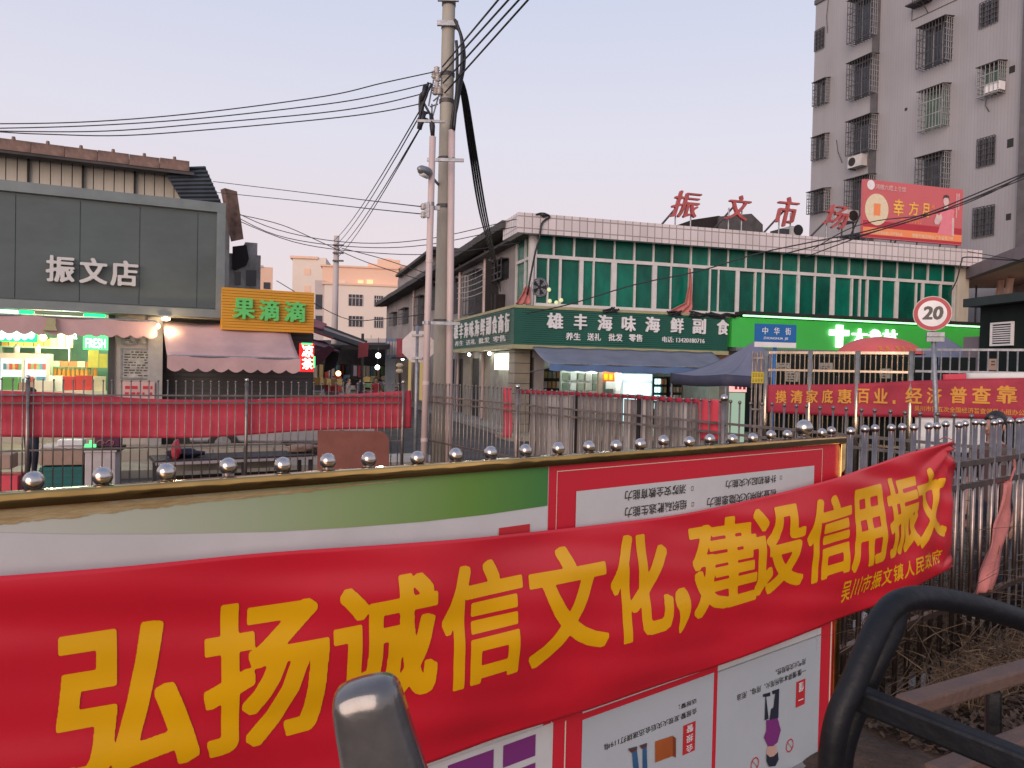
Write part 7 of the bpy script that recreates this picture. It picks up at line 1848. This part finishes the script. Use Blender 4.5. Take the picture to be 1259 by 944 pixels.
e_, p_, z_ = crate('purple_box', 'purple box with pale curly marks on the white foam carton', 'box', 116, 537.5, 147, 549.5, .3, mat('purple_box', (.10,.03,.07), .5), None)
crate('black_tray', 'flat black tray between the purple box and the foam carton', 'tray', 103, 550, 149, 555.4, .5, M['dark'], None)
q = TW.rect(122, 540, 142, 547, -.01)
for t in (0, .5): MB().tube(crom([(-.14+t*.28-.02, -.16, .06), (-.10+t*.28, -.16, .11), (-.04+t*.28, -.16, .08), (-.06+t*.28, -.16, .04)], 4), .008, 5).build('curly_mark', M['pink_cloth'], e_)
crate('pink_carton', 'pinkish carton at the very left edge behind the railing', 'carton', -20, 559, 13, 575, .4, M['brownbox'], gz_(0, 577))
crate('red_tub', 'red plastic tub at the lower left edge behind the railing', 'tub', -25, 585, 22, 615, .5, M['red_cloth2'], 0)
crate('goods_row', 'low row of white tubs standing on the brown carton', 'tubs', 70, 541, 102, 548, .25, M['white'], None)
gl_ = TW.empty('green_price_light', 'small glowing green price strip between the cartons', 'lit sign'); q = TW.rect(104, 546, 118, 550, -.05); MB().box(q[0], q[1], -.05, -.03, q[2], q[3]).build('strip', G['ledg'], gl_)
q = TW.rect(110, 541, 114, 548, -.06); MB().box(q[0], q[1], -.06, -.052, q[2], q[3]).build('strip', G['ledg'], gl_)
tb = Wall(192, 11.9, px2=390, Y2=13.2)
tbl = tb.empty('steel_table', 'long low dark-legged table with pale edge behind the left railing', 'table')
tz = (tb.at(200, 566)[1]+tb.at(385, 559)[1])/2; tL = tb.at(388, 560)[0]
MB().box(0, tL, 0, .8, tz-.05, tz).build('table_top', M['cage'], tbl); MB().box(.01, tL-.01, -.012, -.001, tz-.075, tz-.03).build('front_edge', M['whitebox'], tbl)
for x in (.05, .2, tL*.52, tL-.1): MB().box(x, x+.06, .02, .08, 0, tz-.051).build('leg', M['cage'], tbl)
for x in (.05, tL-.1): MB().box(x, x+.06, .7, .76, 0, tz-.051).build('leg', M['cage'], tbl)
MB().box(.1, tL-.1, .1, .7, .2, .24).build('lower_shelf', M['canopy_d'], tbl)
MB().box(.1, tL-.3, .72, .74, .3, tz-.052).build('back_panel', M['beige_wall'], tbl)
def lump(name, label, cat, x0, y0, x1, y1, m, y, seed):
    q = tb.rect(x0, y0, x1, y1, y); e_ = MB().ball((0, 0, 0), 1, 16, 10, ((q[1]-q[0])/2, .18, (q[3]-tz)/2)).build(name, m, None, True); e_.location = tb.w((q[0]+q[1])/2, y, tz+(q[3]-tz)/2); e_.rotation_euler = (0, 0, tb.phi)
    rs = random.Random(seed)
    for v in e_.data.vertices:
        f = 1+rs.uniform(-.22, .22); v.co = v.co*f
        if v.co.z < -(q[3]-tz)*.42: v.co.z = -(q[3]-tz)*.5+.003
    return tag(e_, label, cat)
lump('black_bag', 'slumped black bag lying on the left end of the low table', 'bag', 202, 552, 250, 565, M['navy'], .3, 1)
lump('red_bag', 'small bright red plastic bag standing against the black bag', 'bag', 211, 541, 222, 560, M['red_cloth2'], .12, 2)
lump('brown_bundle', 'brown bundle at the right end of the low table', 'bundle', 352, 545, 390, 560, M['brownbox'], .4, 3)
pb = FL.empty('plywood_board', 'weathered red-brown board with a rounded corner tied on the left railing', 'board')
P = [FL.at(*p, -.05) for p in ((390.5, 529), (468, 530), (474, 533), (478, 540), (478, 600), (390, 600))]
o = MB().prism([(p[0], p[1]) for p in P][::-1], -.062, -.045).build('panel', M['plyred'], pb)
# parked motor tricycle cargo bed / white sheet glimpsed in the lane
ws = Wall(484, 17, az=75); e_ = ws.empty('parked_car', 'silver parked car half hidden behind the red cloth beside the conduit', 'car')
q = ws.rect(458, 529, 508, 556)
cz0 = 0
prof = [(-2.0, .35), (-2.05, .75), (-1.2, .92), (-.6, 1.3), (.7, 1.32), (1.35, .95), (2.0, .85), (2.05, .35)]
k = MB().prism(prof, 0, 1.6); k_b = k.build('body', mat('silver_car', (.45,.45,.47), .3, .5), e_); bv = k_b.modifiers.new('b', 'BEVEL'); bv.width = .06; bv.segments = 3
MB().prism([(-1.05, .95), (-.55, 1.24), (.05, 1.26), (.05, .95)], -.012, -.002).build('side_window', M['dkglass'], e_); MB().prism([(.12, .95), (.12, 1.26), (.66, 1.25), (1.15, .95)], -.012, -.002).build('side_window', M['dkglass'], e_)
for x in (-1.3, 1.25):
    for y0 in (-.03, 1.43): 
        w_ = MB().bar((x, y0, .32), (x, y0+.2, .32), .32, .32, 20).build('tyre', M['rubber'], e_); MB().bar((x, y0-.01, .32), (x, y0+.21, .32), .18, .18, 14).build('rim', M['galv'], w_)
for y0 in (.05, 1.3): MB().box(-2.08, -2.0, y0, y0+.3, .6, .74).build('headlight', M['white'], e_); MB().box(1.98, 2.07, y0, y0+.25, .62, .78).build('tail_light', M['sred'], e_)
e_.location = ws.w(-2.3, 1.0, 0)

# ================================================================== DRY PLANTS BEHIND THE NEAR FENCE
rs = random.Random(33); k = MB(); SB0 = xr_o+.12
def blade(p, d, L, w):
    P = [Vector(p)]; v = Vector(d).normalized(); side = v.cross(Vector((rs.uniform(-1, 1), rs.uniform(-1, 1), .2))).normalized()
    n = 4
    for i in range(n): v = (v+Vector((rs.uniform(-.25, .25), rs.uniform(-.25, .25), -.10))).normalized(); P.append(P[-1]+v*L/n)
    b = len(k.v)
    for i, q in enumerate(P): ww = w*(1-i/(n+.3)); k.v += [tuple(q-side*ww), tuple(q+side*ww)]
    for i in range(n): k.f.append((b+2*i, b+2*i+1, b+2*i+3, b+2*i+2))
    return P
for i in range(9000):
    s = rs.uniform(1.7, 5.2); dpt = rs.choice((rs.uniform(.12, 1.7) if s < 4 else rs.uniform(.12, .9), rs.uniform(-1.3 if s > SB0+1.5 else -.3, -.1) if s > SB0+.6 else .3)); o = NF.w(s, dpt, .22 if dpt > 0 else .59)
    if s < SB0+.15 and dpt < .95: continue
    if (FB.I @ o).y < -.02 and False: continue
    h = rs.uniform(.15, .95)*(1.25 if dpt > .3 else .8 if dpt > 0 else .25)
    P = blade(o, (rs.uniform(-.5, .5), rs.uniform(-.5, .5), 1), h, rs.uniform(.002, .006))
    for t in range(3):
        q = P[rs.randrange(1, 5)]; blade(q, (rs.uniform(-1, 1), rs.uniform(-1, 1), rs.uniform(-.1, .8)), h*rs.uniform(.2, .5), rs.uniform(.0012, .003))
tag(k.build('dry_undergrowth', M['twig']), 'tangle of dry brown twigs behind the near fence', kind='stuff')
k = MB()
for i in range(24000):
    s = rs.uniform(1.9, 5.2); dpt = (rs.uniform(-1.4, -.05) if s > SB0+.1 and rs.random() < .65 else rs.uniform(.1, 1.9)); o = NF.w(s, dpt, (.225 if dpt > .1 else .585)+(rs.uniform(0, .16) if dpt > .1 else rs.uniform(0, .035))); a = rs.uniform(0, 6.3); b = rs.uniform(-.7, .7); L = rs.uniform(.010, .036)
    u = Vector((math.cos(a), math.sin(a), b))*L; v = Vector((-math.sin(a), math.cos(a), rs.uniform(-.6, .6)))*L*.5
    n0 = len(k.v); k.v += [tuple(o-u), tuple(o+v), tuple(o+u), tuple(o-v)]; k.f.append((n0, n0+1, n0+2, n0+3))
tag(k.build('leaf_litter', mat('dead_leaves', (.085,.055,.035), .9, var=0, col2=(.03,.02,.014), scale=9)), 'brown leaf litter on the soil between the fences', kind='stuff')
# dry stems bundle
for i, (s, d) in enumerate(((SB0+.8, .2), (SB0+1.5, .3))):
    k2 = MB(); k, kk_ = k2, k
    for j in range(60): blade(NF.w(s, d, .3), (rs.uniform(-1, 1), rs.uniform(-1, 1), rs.uniform(.1, .9)), rs.uniform(.2, .42), .002)
    o = k.build('dry_plant', M['twig']); c = NF.w(s, d, .24)
    for v in o.data.vertices: v.co -= c
    o.location = c
    tag(o, ['spiky dry plant just behind the near fence, closer to the board', 'spiky dry plant just behind the near fence, farther right above the rack'][i], 'plant', 'dry plants by the near fence')
wb = [(1062, 770, .05), (1196, 762, .07), (1058, 805, .06)]
for i, (px, py, r) in enumerate(wb):
    s, z = NF.at(px, py, .25); o = MB().ball((0, 0, 0), r, 10, 8, (1, .6, 1.3)).build('white_rag', M['whitebox'], None, True); o.location = NF.w(s, .25, z)
    for v in o.data.vertices: v.co *= 1+rs.uniform(-.25, .25)
    tag(o, ['pale rag caught behind the fence, upper one near the banner foot', 'pale rag caught behind the fence above the dry twigs', 'pale rag caught behind the fence, lower one near the board edge'][i], 'rag', 'pale rags caught behind the fence')
